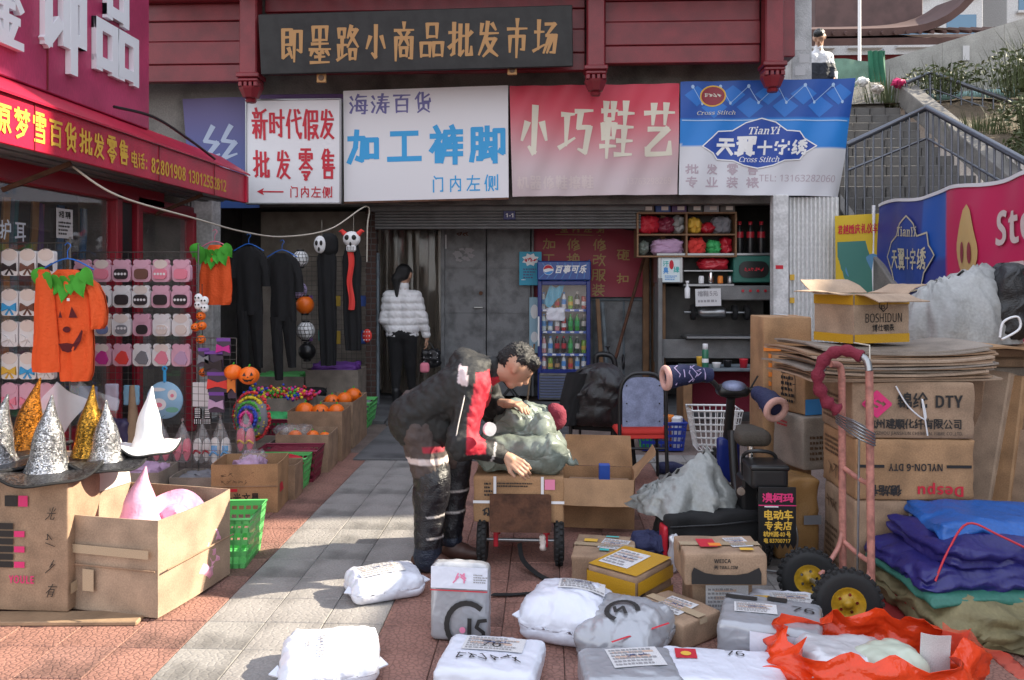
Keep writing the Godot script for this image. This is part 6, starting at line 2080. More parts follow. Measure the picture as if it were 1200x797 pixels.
func build_costumes():
	# pumpkin shirt in front
	var o = thing("pumpkin_costume", "orange pumpkin-face costume shirt with green leaf collar on blue hanger", "costume",Vector3(-3.05,.89,-5.0))
	part(o, "shirt",garment([[.0,-.04,.145],[.06,-.05,.165],[.2,-.06,.17],[.4,-.07,.16],[.55,-.09,.15],[.66,-.12,.13],[.71,-.06,.06]],7,.05,.012,.3), "orange_cloth")
	part(o, "sleeve",garment([[.06,-.20,-.02],[.10,-.205,-.015],[.3,-.19,-.03],[.5,-.185,-.05],[.68,-.17,-.08],[.71,-.15,-.1]],4,.035,.008,1.0,Vector3(0,0,.05)), "orange_cloth")
	part(o, "sleeve",garment([[.33,.16,.22],[.36,.15,.245],[.45,.14,.25],[.55,.13,.23],[.62,.10,.19],[.66,.08,.13]],5,.05,.012,2.0,Vector3(0,0,-.01)), "orange_cloth")
	var pf := func(u,v,d): return Vector3(u,v,.052 + .012*sin((u - .05)/.11*7 + .3 + v*1.5)*.6*(1.2 - v/.7) + d + .006)
	var s := flat()
	patch(s,pf,[Vector2(.045,.405),Vector2(.10,.405),Vector2(.065,.475)],.004)
	patch(s,pf,[Vector2(.0,.405),Vector2(-.022,.405),Vector2(-.012,.45)],.004)
	patch(s,pf,disc2(Vector2(.03,.33),.028,12,.02),.004)
	patch(s,pf,[Vector2(-.02,.24),Vector2(.03,.245),Vector2(.075,.24),Vector2(.10,.285),Vector2(.125,.33),Vector2(.135,.32),Vector2(.12,.26),Vector2(.085,.20),Vector2(.04,.185),Vector2(.0,.195)],.004)
	part(o, "face_print",fin(s),flatmat(.10,.006,.01,.8))
	leaf_collar(o,Vector3(.01,.70,.02),.26)
	hanger(o,Vector3(.0,.78,0),.34, "hanger_blue")
	part(o, "price_tag",bx(Vector3(.055,.52,.085),Vector3(.018,.018,.002)), "white_card")
	part(o, "plastic_wrapper",sh(func(u,v): return Vector3(-.2 + u*.22 + .16*v,-.20 + v*.2 - .12*u,.07 + .02*sin(u*6 + v*5)),10,8),mk("wrapper_film",Color(.85,.85,.9,.45),.2))
	part(o, "plastic_wrapper",sh(func(u,v): return Vector3(.04 + u*.30,-.10 + v*.12 - .14*u,.02 + .02*sin(u*7 + v*4)),10,6), "bag_film")
	# second one on the rope
	o = thing("small_pumpkin_costume", "plain orange sleeveless costume with green collar on the rope", "costume",Vector3(-2.765,1.32,-6.6))
	part(o, "shirt",garment([[.0,-.12,.13],[.03,-.14,.145],[.15,-.135,.15],[.3,-.12,.14],[.42,-.09,.12],[.5,-.04,.05]],8,.05,.012,2.3), "orange_cloth")
	leaf_collar(o,Vector3(.0,.49,.02),.22)
	hanger(o,Vector3(.0,.53,0),.3, "hanger_pink")
	# rope across the passage
	single("clothes_rope", "pale rope strung from the awning to the pillar", "rope",tb(curve([Vector3(-3.20,2.30,-5.3),Vector3(-2.99,2.12,-5.5),Vector3(-2.80,2.02,-6.3),Vector3(-2.72,1.96,-7.1),Vector3(-2.58,1.95,-7.8),Vector3(-2.28,2.06,-8.4),Vector3(-1.99,2.34,-8.85),Vector3(-1.985,2.1,-8.86),Vector3(-1.99,1.72,-8.86)],8),.008,6), "rope")
	# black jumpsuits
	for a in [[-2.92,-7.78, "left",.0],[-2.60,-7.82, "right",.06]]:
		o = thing("black_jumpsuit", "%s of two black short-sleeved jumpsuits on the rope" % a[2], "costume",Vector3(a[0],.66 - a[3],a[1]),.0, "black jumpsuits")
		part(o, "torso",garment([[.52,-.11,.14],[.62,-.12,.14],[.8,-.11,.13],[1.0,-.13,.14],[1.12,-.15,.16],[1.19,-.07,.07]],6,.05,.012,a[3]*30), "black_cloth")
		part(o, "sleeve",garment([[.80,.13,.22],[.95,.12,.21],[1.1,.08,.17],[1.15,.07,.12]],3,.035,.008,1.0), "black_cloth")
		part(o, "sleeve",garment([[.88,-.21,-.12],[.98,-.20,-.1],[1.1,-.17,-.08],[1.15,-.13,-.07]],3,.035,.008,2.0), "black_cloth")
		part(o, "trouser_leg",garment([[.0 + a[3],.06,.14],[.25,.03,.14],[.56,-.01,.14]],3,.04,.008,.5), "black_cloth")
		part(o, "trouser_leg",garment([[-.06,-.06,.02],[.25,-.09,.02],[.56,-.11,.01]],3,.04,.008,1.5,Vector3(0,0,.03)), "black_cloth")
		hanger(o,Vector3(0,1.22,0),.3, "hanger_blue")
	# ghost robes with skull masks
	for a in [[-2.36,-8.55,0, "black hooded robe with pale screaming mask"],[-2.10,-8.6,1, "sheer black robe with skull mask, red horns and red scarf"]]:
		o = thing("ghost_robe",a[3], "costume",Vector3(a[0],.60,a[1]))
		part(o, "robe",garment([[.0 if a[2] == 0 else .16,-.06,.10],[.4,-.08,.11],[.8,-.09,.10],[1.15,-.10,.11],[1.32,-.05,.07]],7,.05,.016,a[2] + .4), "black_cloth")
		if a[2] == 0:
			part(o, "hood",soft(Vector3(.20,.26,.20),.09,10,func(p): return p + Vector3(.02,1.17,-.02)), "black_cloth")
		s = flat()
		var cc := Vector3(-.05 if a[2] == 0 else .02,1.30 if a[2] == 0 else 1.36,.07)
		ball(s,cc,Vector3(.065,.095,.05) if a[2] == 0 else Vector3(.095,.085,.07),18,12)
		if a[2] == 1:
			box(s,cc + Vector3(0,-.10,.02),Vector3(.10,.07,.06),.015)
		part(o, "skull_mask",fin(s), "ink_white")
		s = flat()
		for e in [-1,1]:
			ball(s,cc + Vector3(e*(.025 if a[2] == 0 else .038),.015,.048 if a[2] == 0 else .062),Vector3(.016,.028,.012) if a[2] == 0 else Vector3(.026,.028,.016),10,8)
		ball(s,cc + Vector3(0,-.05,.042 if a[2] == 0 else .055),Vector3(.013,.026,.012),10,8)
		if a[2] == 1:
			for q in 5:
				box(s,cc + Vector3(-.032 + q*.016,-.10,.052),Vector3(.004,.04,.006))
		part(o, "eye_sockets",fin(s), "ink_black")
		if a[2] == 1:
			for e in [-1,1]:
				part(o, "horn",tb([cc + Vector3(e*.07,.05,0),cc + Vector3(e*.11,.09,0),cc + Vector3(e*.14,.08,0)],[.03,.022,.003],8), "mask_red")
			part(o, "scarf",sh(func(u,v): return Vector3(-.02 + u*.06 + .012*sin(v*9),1.22 - v*.62,.075 + .012*sin(u*6 + v*5)),5,14,.006), "mask_red")
		part(o, "line",tb([cc + Vector3(.02,.08,0),cc + Vector3(.02,.26,0)],.0015,4), "rope")
	# paper lanterns
	var lan := [[-2.66,1.75,.09, "ink_white", "white cobweb paper lantern, uppermost of the hanging five"],[-2.68,1.41,.095, "lilac", "blue-grey bat paper lantern above the orange one"],[-2.61,1.25,.10, "pumpkin", "orange paper lantern with black base"],[-2.60,.97,.10, "ink_white", "white cobweb paper lantern above the black one"],[-2.585,.745,.095, "black_plastic", "black paper lantern, lowest of the hanging five"]]
	for a in lan:
		o = thing("paper_lantern",a[4], "lantern",Vector3(a[0],a[1],-8.6),.0, "hanging paper lanterns")
		var prof := [[.04,-a[2]*.93]]
		for i in 25:
			var t := -1.15 + 2.3*i/24
			prof.append([cos(t)*a[2]*(1.0 if i % 2 else .97),sin(t)*a[2]])
		prof.append([.04,a[2]*.93])
		part(o, "shade",lt(prof,24),a[3])
		for e in [-1,1]:
			part(o, "ring",lt([[.0,e*a[2]*.98 - .012],[.042,e*a[2]*.98 - .012],[.042,e*a[2]*.98 + .012],[.0,e*a[2]*.98 + .012]],14), "black_plastic")
		s = flat()
		var rr: float = a[2]*1.012
		if a[3] == "ink_white" or a[3] == "lilac":
			for q in 6:
				var pts := []
				for i in 7:
					var t := -1.0 + 2.0*i/6
					var b := .5 + q*.45 + .1*sin(t*4)
					pts.append(Vector3(cos(b)*cos(t),sin(t),sin(b)*cos(t))*rr)
				tube(s,pts,.003,4)
			for q in 4:
				var pts := []
				for i in 12:
					var b := .3 + 2.5*i/11
					var t := -.7 + q*.45 - .12*absf(sin(b*7))
					pts.append(Vector3(cos(b)*cos(t),sin(t),sin(b)*cos(t))*rr)
				tube(s,pts,.0025,4)
			part(o, "cobweb_print",fin(s), "ink_black")
	o = thing("red_spotted_toy", "small red polka-dot toy hanging by the brick pillar", "toy",Vector3(-1.985,.90,-8.85))
	s = flat()
	ball(s,Vector3.ZERO,Vector3(.055,.075,.03),16,10)
	part(o, "body",fin(s), "mask_red")
	s = flat()
	for i in 9:
		ball(s,Vector3(-.03 + .03*(i % 3),-.045 + .045*int(i/3),.025),.008,6,4)
	part(o, "spots",fin(s), "ink_white")
	# back grid and packets behind the costumes
	o = thing("back_wire_grid", "tall wire grid with packets behind the black costumes", "rack",Vector3(-2.95,.45,-9.6))
	part(o, "wire_grid",wire_grid(.85,1.35,.06,.0025), "wire")
	var r := RandomNumberGenerator.new()
	r.seed = 33
	for i in 10:
		var c = [[.20,.10,.30],[.05,.25,.20],[.45,.30,.05],[.35,.30,.35],[.06,.12,.4]][i % 5]
		single("toy_packet", "small %s toy packet in the %s row of the back wire grid" % [["violet", "teal", "yellow", "pale", "blue"][i % 5], "lower" if i < 5 else "upper"], "packet",bx(Vector3(0,.08,0),Vector3(.10,.16 - .03*(i % 2),.02),.006),flatmat(c[0],c[1],c[2],.3),Vector3(-2.86 + (i % 5)*.17,.70 + int(i/5)*.45 + r.randf()*.1,-9.57),.0, "packets on the back grid")
	# pumpkin garland, skull cluster, lanterns
	var small := [[-2.49,1.27],[-2.475,1.20],[-2.49,1.10],[-2.47,.985],[-2.47,.862],[-2.52,1.19]]
	for i in small.size():
		o = thing("mini_pumpkin", "small jack-o'-lantern ball, %s from the top of the garland" % ORD[[0,2,3,4,5,1][i]], "pumpkin toy",Vector3(small[i][0],small[i][1],-5.70 + .02*(i % 2)),.0, "pumpkin garland")
		jack(o,Vector3.ZERO,.036)
	for i in 4:
		o = thing("skull_bead", "white skull ball, %s in the cluster above the pumpkins" % ORD[i], "toy",Vector3(-2.50 + .045*(i % 2),1.40 - .05*int(i/2) - .02*(i % 2),-5.68),.0, "skull balls")
		s = flat()
		ball(s,Vector3.ZERO,Vector3(.03,.034,.028),12,8)
		part(o, "skull",fin(s), "ink_white")
		s = flat()
		for e in [-1,1]:
			ball(s,Vector3(e*.011,.003,.025),.007,6,5)
		part(o, "eyes",fin(s), "ink_black")
	for a in [[-2.155,.895,.062, "plain round orange lantern on the party grid",false],[-2.045,.872,.072, "carved-face orange lantern on the party grid",true]]:
		o = thing("pumpkin_lantern",a[3], "lantern",Vector3(a[0],a[1],-5.45),.25)
		jack(o,Vector3.ZERO,a[2],a[4])
	single("garland_string", "thin cord holding the pumpkin garland", "cord",tb([Vector3(-2.49,1.5,-5.72),Vector3(-2.49,1.2,-5.72),Vector3(-2.475,.83,-5.72)],.003,5), "ink_black")

# ------------------------------------------------------------ cartons and hats on the left
func witch_hat(called,label,at: Vector3,rb: float,rc: float,h: float,lean: Vector2,m,brim_m,turn := .0):
	var o = thing(called,label, "hat",at,turn, "pointed hats")
	var s := flat()
	var pts := []
	var rad := []
	for i in 11:
		var t := i/10.0
		pts.append(Vector3(lean.x*t*t,h*t,lean.y*t*t))
		rad.append(rc*(1.0 - t)*(1.0 - .12*sin(t*9)) + .004)
	tube(s,pts,rad,22)
	part(o, "cone",fin(s),m)
	s = flat()
	sheet(s,func(u,v):
		var a: float = u*TAU
		var r: float = lerpf(rc*.9,rb,v)
		return Vector3(cos(a)*r,.004 + .02*v*sin(a*2 + lean.x*20) + .008*v*sin(a*5),-sin(a)*r),40,5,.006)
	part(o, "brim",fin(s),brim_m)
	var ring := []
	for i in 40:
		var a := TAU*i/40
		ring.append(Vector3(cos(a)*rb,.002 + .02*sin(a*2 + lean.x*20) + .008*sin(a*5),-sin(a)*rb))
	part(o, "brim_edge",tb(ring,.006,6,false,true), "black_cloth")
	return o

func build_left_cartons():
	var s: SurfaceTool
	# tall carton under the hats
	var size := Vector3(.60,.60,.26)
	var c = carton("tall_carton", "tall taped carton carrying the sequinned witch hats",Vector3(-2.47,.022,-3.705),size,-.03,{"mat": "card", "dent": .008})
	s = flat()
	var f := face("f",size)
	hanzi(s,f, "光",.49,.42,.045,.06,.0035,.0,{"slant": .35})
	hanzi(s,f, "有",.49,.07,.045,.06,.0035,.0,{"slant": .35})
	scrawl(s,f,.49,.30,.055,.06,1,.0035,2)
	scrawl(s,f,.49,.18,.055,.06,1,.0035,6)
	part(c, "handwriting",fin(s), "ink_black")
	s = flat()
	for k in 6:
		rect(s,f,.20,.20 + k*.035,.34,.228 + k*.035)
	rect(s,f,.30,.48,.36,.53)
	rect(s,f,.20,.48,.27,.53)
	part(c, "black_print",fin(s), "ink_black")
	s = flat()
	for k in 3:
		rect(s,f,.345,.20 + k*.07,.395,.228 + k*.07)
	rect(s,f,.365,.48,.41,.53)
	latin(s,f, "YOULE",.32,.13,.035,.12, "Droid Sans",true)
	part(c, "pink_print",fin(s), "ink_magenta")
	s = flat()
	rect(s,face("r",size),.01,.08,.24,.13,.003)
	part(c, "tape",fin(s), "clear_tape")
	s = flat()
	box(s,Vector3(0,.010,0),Vector3(.86,.02,.12),.004)
	single("floor_plank", "weathered plank lying under the tall carton's front", "plank",fin(s), "wood_pale",Vector3(-2.25,.0,-3.53),.05)
	s = flat()
	box(s,Vector3(0,.010,0),Vector3(.86,.02,.12),.004)
	single("floor_plank", "weathered plank lying under the tall carton's rear", "plank",fin(s), "wood_pale",Vector3(-2.42,.0,-3.88),.0)
	carton("rear_carton", "plain carton hidden behind the tall one, under the rear hats",Vector3(-2.60,.022,-4.0),Vector3(.42,.615,.28),.0,{"mat": "card_b"})
	# hats
	var y := .632
	witch_hat("witch_hat", "silver sequin witch hat with black brim, nearest on the carton",Vector3(-2.34,y + .005,-3.68),.23,.105,.36,Vector2(.02,0), "sequin_silver",mk("brim_sequin",Color(.12,.12,.13),.3,{"metal": .6, "tex": "sequin", "bump": "sequin", "depth": .6, "scale": 4.0}))
	witch_hat("witch_hat", "silver sequin witch hat at the left edge of the carton",Vector3(-2.62,y + .03,-3.72),.21,.10,.33,Vector2(.06,0), "sequin_silver", "brim_sequin")
	witch_hat("witch_hat", "gold sequin witch hat behind the silver ones",Vector3(-2.28,y + .02,-3.92),.20,.09,.36,Vector2(.02,0), "sequin_gold", "brim_sequin")
	witch_hat("witch_hat", "orange sequin witch hat with leaning tip at the back",Vector3(-2.62,y + .05,-3.95),.20,.09,.36,Vector2(.07,0), "sequin_orange", "brim_sequin")
	witch_hat("witch_hat", "smaller silver sequin witch hat beside the gold one",Vector3(-2.16,y + .012,-3.86),.19,.09,.30,Vector2(.0,0), "sequin_silver", "brim_sequin")
	witch_hat("white_witch_hat", "plain white pointed hat at the carton's right end",Vector3(-2.03,y + .05,-4.02),.155,.085,.31,Vector2(.02,0), "hat_white", "hat_white")
	# big open carton with pink hats
	size = Vector3(.60,.44,.56)
	c = carton("big_open_carton", "big open carton holding pink satin hats in the foreground",Vector3(-1.985,.012,-3.88),size,-.20,{"open": true, "mat": "card_c", "flaps": [null,null,null,14], "bow": [.015,.03,.004,.01], "flap_len": .24, "flap_mat": "cream_card"})  # standing flap coloured paler than the carton to look sunlit
	f = face("f",size)
	s = flat()
	rect(s,plane(Transform3D(Basis(),Vector3(-.3,0,.302))),.03,.27,.57,.31,.004)
	rect(s,plane(Transform3D(Basis(),Vector3(-.3,0,.302))),.22,.10,.28,.20,.004)
	part(c, "tape",fin(s), "clear_tape")
	part(c, "overlap_edge",bx(Vector3(0,.215,.300),Vector3(.60,.008,.006),.002), "card_b")
	part(c, "overlap_edge",bx(Vector3(.333,.215,.0),Vector3(.006,.008,.52),.002), "card_b")
	witch_hat("pink_hat", "pink satin pointed hat standing in the big carton",Vector3(-1.99,.34,-3.85),.20,.11,.28,Vector2(.03,0), "hat_pink", "hat_pink",.4)
	var ph = witch_hat("pink_hat", "pink satin hat lying on edge with black rim",Vector3(-1.86,.34,-3.95),.15,.08,.10,Vector2(0,0), "hat_pink", "hat_pink")
	ph.rotation = Vector3(.9,0,-.4)
	single("pink_satin_lump", "pink satin fabric heaped at the carton's right side", "fabric",bag_lump(Vector3(.36,.30,.36),.08,.03,9,4.0,12), "hat_pink",Vector3(-1.84,.03,-3.98))
	lidless_basket("green_basket", "bright green plastic basket behind the big open carton",Vector3(-1.80,.0,-4.34),Vector3(.44,.27,.36),.1, "green_basket")
	# small cartons along the rack
	var list := [
		["stationery_carton", "open carton with printed black characters in the front row",Vector3(-1.995,.0,-5.36),Vector3(.43,.32,.33),.10, "card_orange",[null,null,null,null]],
		["slim_carton", "narrow open carton right of the stationery carton",Vector3(-1.93,.0,-5.62),Vector3(.36,.24,.22),.05, "card_b",[null,null,null,null]],
		["grey_carton", "greyish open carton below the hanging slippers",Vector3(-2.78,.0,-5.42),Vector3(.36,.24,.32),.05, "card_grey",[null,null,null,null]],
		["shallow_carton", "shallow greyish carton between grey and stationery cartons",Vector3(-2.43,.0,-5.52),Vector3(.30,.18,.26),.05, "card_grey",[null,null,null,null]],
		["pumpkin_carton", "nearest open carton of orange pumpkins with clear wrap",Vector3(-1.94,.0,-6.46),Vector3(.42,.30,.34),.04, "card",[null,null,null,null]],
		["pumpkin_carton", "middle open carton heaped with three pumpkins",Vector3(-1.95,.0,-6.86),Vector3(.46,.42,.36),.04, "card_b",[null,null,null,null]],
		["pumpkin_carton", "farthest open carton of pumpkins beside the walkway",Vector3(-1.90,.0,-7.5),Vector3(.30,.42,.62),.02, "card",[null,null,null,null]],
		["wig_carton", "wide carton of bagged rainbow wigs",Vector3(-2.55,.0,-7.6),Vector3(.62,.42,.42),.0, "card_grey",[null,null,null,null]],
		["back_carton", "carton lined with green netting against the back wall",Vector3(-3.05,.04,-9.2),Vector3(.62,.38,.4),.0, "card_grey",[null,null,null,null]],
		["back_carton", "carton with purple cloth beside the brick pillar",Vector3(-2.42,.04,-9.2),Vector3(.60,.46,.42),.0, "card_grey",[null,null,null,null]],
		["black_goods_carton", "low carton with black cloth in front of the back cartons",Vector3(-2.75,.04,-8.6),Vector3(.85,.25,.35),.0, "card_grey",[null,null,null,null]]]
	for a in list:
		var o = carton(a[0],a[1],a[2],a[3],a[4],{"open": true, "mat": a[5], "flaps": a[6]})
		if a[0] == "stationery_carton":
			f = face("f",a[3])
			s = flat()
			hanzi(s,f, "晨光文具",.085,.07,.052,.06,.007,.006)
			part(o, "lettering",fin(s), "ink_black")
			s = flat()
			scrawl(s,f,.06,.24,.22,.035,5,.003,12)
			scrawl(s,f,.06,.19,.19,.03,5,.003,13)
			part(o, "handwriting",fin(s), "ink_brown")
			s = flat()
			rect(s,f,.08,.14,.17,.16)
			rect(s,face("r",a[3]),.05,.12,.16,.18)
			part(o, "red_print",fin(s), "ink_red")
			part(o, "overlap_edge",bx(Vector3(0,.175,.172),Vector3(.43,.006,.006),.002), "card_b")
	lidless_basket("maroon_basket", "maroon plastic basket of small goods in the carton row",Vector3(-1.96,.0,-6.10),Vector3(.46,.24,.26),.04, "maroon_basket")
	lidless_basket("green_basket", "green plastic basket in front of the maroon one",Vector3(-1.94,.0,-5.86),Vector3(.38,.23,.22),.04, "green_basket")
	lidless_basket("green_basket", "green plastic basket farthest along the walkway",Vector3(-2.05,.0,-8.35),Vector3(.50,.26,.40),.0, "green_basket")
	lidless_basket("red_basket", "dark red basket holding up the rainbow wigs",Vector3(-2.42,.0,-7.12),Vector3(.40,.30,.34),.0, "maroon_basket")
	# pumpkins in the cartons
	var pk := [[-2.07,.40,-6.82,.085],[-1.93,.40,-6.80,.075],[-1.80,.40,-6.84,.07],[-1.97,.41,-7.32,.07],[-1.86,.42,-7.36,.075],[-1.84,.42,-7.62,.08],[-2.03,.26,-6.42,.06],[-1.89,.26,-6.44,.055],[-1.78,.26,-6.40,.05],[-2.42,.29,-6.38,.06],[-2.32,.29,-6.36,.055]]
	for i in pk.size():
		var which: String = ["left", "middle", "right"][i % 3] if i < 9 else (["left", "right"][i - 9])
		var cart: String = ["middle carton", "farthest carton", "nearest carton", "tray under the wig"][int(i/3)]
		var o = thing("toy_pumpkin", "%s orange toy pumpkin in the %s" % [which,cart], "pumpkin toy",Vector3(pk[i][0],pk[i][1],pk[i][2]),.3*i, "toy pumpkins in cartons")
		jack(o,Vector3.ZERO,pk[i][3],i % 2 == 1)
	var tray = carton("low_tray", "low tray of pumpkins below the clown wig",Vector3(-2.36,.0,-6.40),Vector3(.34,.24,.30),.0,{"open": true, "mat": "card_grey"})
	# wig bundles
	var r := RandomNumberGenerator.new()
	r.seed = 44
	var wc := [[.04,.08,.5],[.08,.40,.05],[.75,.55,.03],[.65,.04,.05],[.70,.05,.25]]
	for i in 3:
		var o = thing("bagged_wig", "%s bundle of curly rainbow wig in the wig carton" % ["left", "middle", "right"][i], "wig",Vector3(-2.72 + i*.2,.42,-7.55 + .04*i),.0, "bagged wigs")
		for k in 5:
			s = flat()
			for q in 40:
				var d := Vector3(r.randfn()*.06,absf(r.randfn())*.04 - .01,r.randfn()*.05)
				ball(s,d + Vector3((k - 2)*.03,0,0),r.randf_range(.012,.02),5,4)
			part(o, "curls",fin(s),flatmat(wc[k][0],wc[k][1],wc[k][2],.7))
	# stuff in the others
	for a in [[-3.05,.34,-9.2,.5,.1,.3, "green_basket", "green netting heaped in the back carton"],[-2.42,.46,-9.2,.5,.1,.32, "ink_purple", "purple tulle heaped in the carton by the pillar"],[-2.75,.22,-8.6,.7,.12,.28, "black_cloth", "black cloth heaped in the low carton"],[-2.0,.22,-5.36,.18,.10,.2, "mask_lilac", "lilac wrapped goods in the stationery carton"],[-2.78,.14,-5.42,.28,.12,.25, "mask_lilac", "pink-violet packets in the grey carton"],[-1.96,.16,-6.10,.36,.07,.2, "maroon_cloth", "dark packets in the maroon basket"],[-1.94,.15,-5.86,.3,.07,.16, "ink_red", "red packets in the front green basket"],[-2.05,.16,-8.35,.4,.08,.3, "mask_grey", "grey packets in the farthest green basket"],[-2.42,.22,-7.12,.3,.1,.26, "ink_green", "green bundle in the dark red basket"],[-2.43,.1,-5.52,.24,.08,.2, "mask_grey", "grey packets in the shallow carton"]]:
		single("heaped_goods",a[7], "goods",bag_lump(Vector3(a[3],a[4],a[5]),.04,.03,12,a[0]*3,10),a[6],Vector3(a[0],a[1],a[2]))
	for a in [[-2.04,.28,-6.42,.28],[-1.98,.30,-5.36,.14],[-2.36,.33,-6.36,.26]]:
		single("clear_wrap", "crumpled clear plastic wrap lying over the goods, %s" % ("pumpkin carton" if a[0] < -2.0 and a[2] < -6.4 else ("stationery carton" if a[2] > -6 else "tray")), "wrap",bag_lump(Vector3(a[3],.07,.16),.03,.025,14,a[0],9), "bag_film",Vector3(a[0],a[1],a[2]))

# ------------------------------------------------------------ cartons, sacks and banners on the right
func folded(size: Vector3,sd: float,amp := .02,n := 18,droop := .0) -> SurfaceTool:
	return soft(size,minf(.05,size.y*.45),n,func(p: Vector3):
		var q := p - Vector3(0,size.y/2,0)
		var k := sin(p.y*110 + ns(p,2.5,sd)*6)*.4 + ns(p,3.0,sd)*.8
		var o := Vector3(signf(q.x)*k*amp*.7,ns(p,3,sd + 3)*amp*.8,k*amp*signf(q.z))
		var e: float = maxf(absf(q.x)/size.x,absf(q.z)/size.z)*2.0
		o.y -= droop*smoothstep(.6,1.0,e)*(.5 + .5*ns(p,5,sd + 8))
		return p + o)

# cloth hung over a ridge from a to b, its hem on an oval of half axes rim.x, rim.z; belly > 0 bulges it
func drape(a: Vector3,b: Vector3,rim: Vector3,belly: float,sd: float) -> SurfaceTool:
	var f := func(u,v):
		var an: float = u*TAU
		var c := Vector3(cos(an),0,-sin(an))
		var q := Vector3(c.x,0,c.z)
		var top := a.lerp(b,smoothstep(-.9,.9,c.x))
		var hem := Vector3(c.x*rim.x,.0,c.z*rim.z) + Vector3((a.x + b.x)/2,0,0)
		var k := 1.0 - pow(1.0 - v,1.0 + belly)
		var y := lerpf(top.y,.0,pow(v,1.0 + belly*1.6))
		var fold := sin(an*6 + sd + 2.5*sin(an*2 + sd))*.5 + absf(sin(an*4.3 + v*3.0 + sd))*.7 - .4
		var crease := absf(ns(Vector3(c.x*2,v*1.2,c.z*2),1.6,sd)) - .25
		var p := Vector3(top.x,y,top.z).lerp(Vector3(hem.x,y,hem.z),k)
		return p + q*(fold*(.075 - .06*belly)*smoothstep(.05,.8,v) + crease*(.10 - .08*belly)*smoothstep(.0,.3,v)) + Vector3(0,(absf(ns(q + Vector3(0,v*2,0),2.2,sd + 3)) - .2)*.09*(1.0 - v),0)
	return sh(f,56,10,.003)

func strokes_on(parent,called,fn: Callable,m,list: Array):
	var s := flat()
	for a in list:
		if a[0] == "h":
			hanzi(s,fn,a[1],a[2],a[3],a[4],a[5],a[6],a[7] if a.size() > 7 else .0,a[8] if a.size() > 8 else {})
		elif a[0] == "l":
			latin(s,fn,a[1],a[2],a[3],a[4],a[5], "Droid Sans",a.size() > 6)
		elif a[0] == "r":
			rect(s,fn,a[1],a[2],a[3],a[4],a[5] if a.size() > 5 else .0015)
		elif a[0] == "s":
			scrawl(s,fn,a[1],a[2],a[3],a[4],a[5],a[6],a[7],a[8] if a.size() > 8 else .002)
		elif a[0] == "p":
			print_rows(s,fn,a[1],a[2],a[3],a[4],a[5],a[6],a[7] if a.size() > 7 else .002)
		elif a[0] == "d":
			patch(s,fn,disc2(Vector2(a[1],a[2]),a[3],20,a[4]),a[5] if a.size() > 5 else .0015)
	return part(parent,called,fin(s),m)

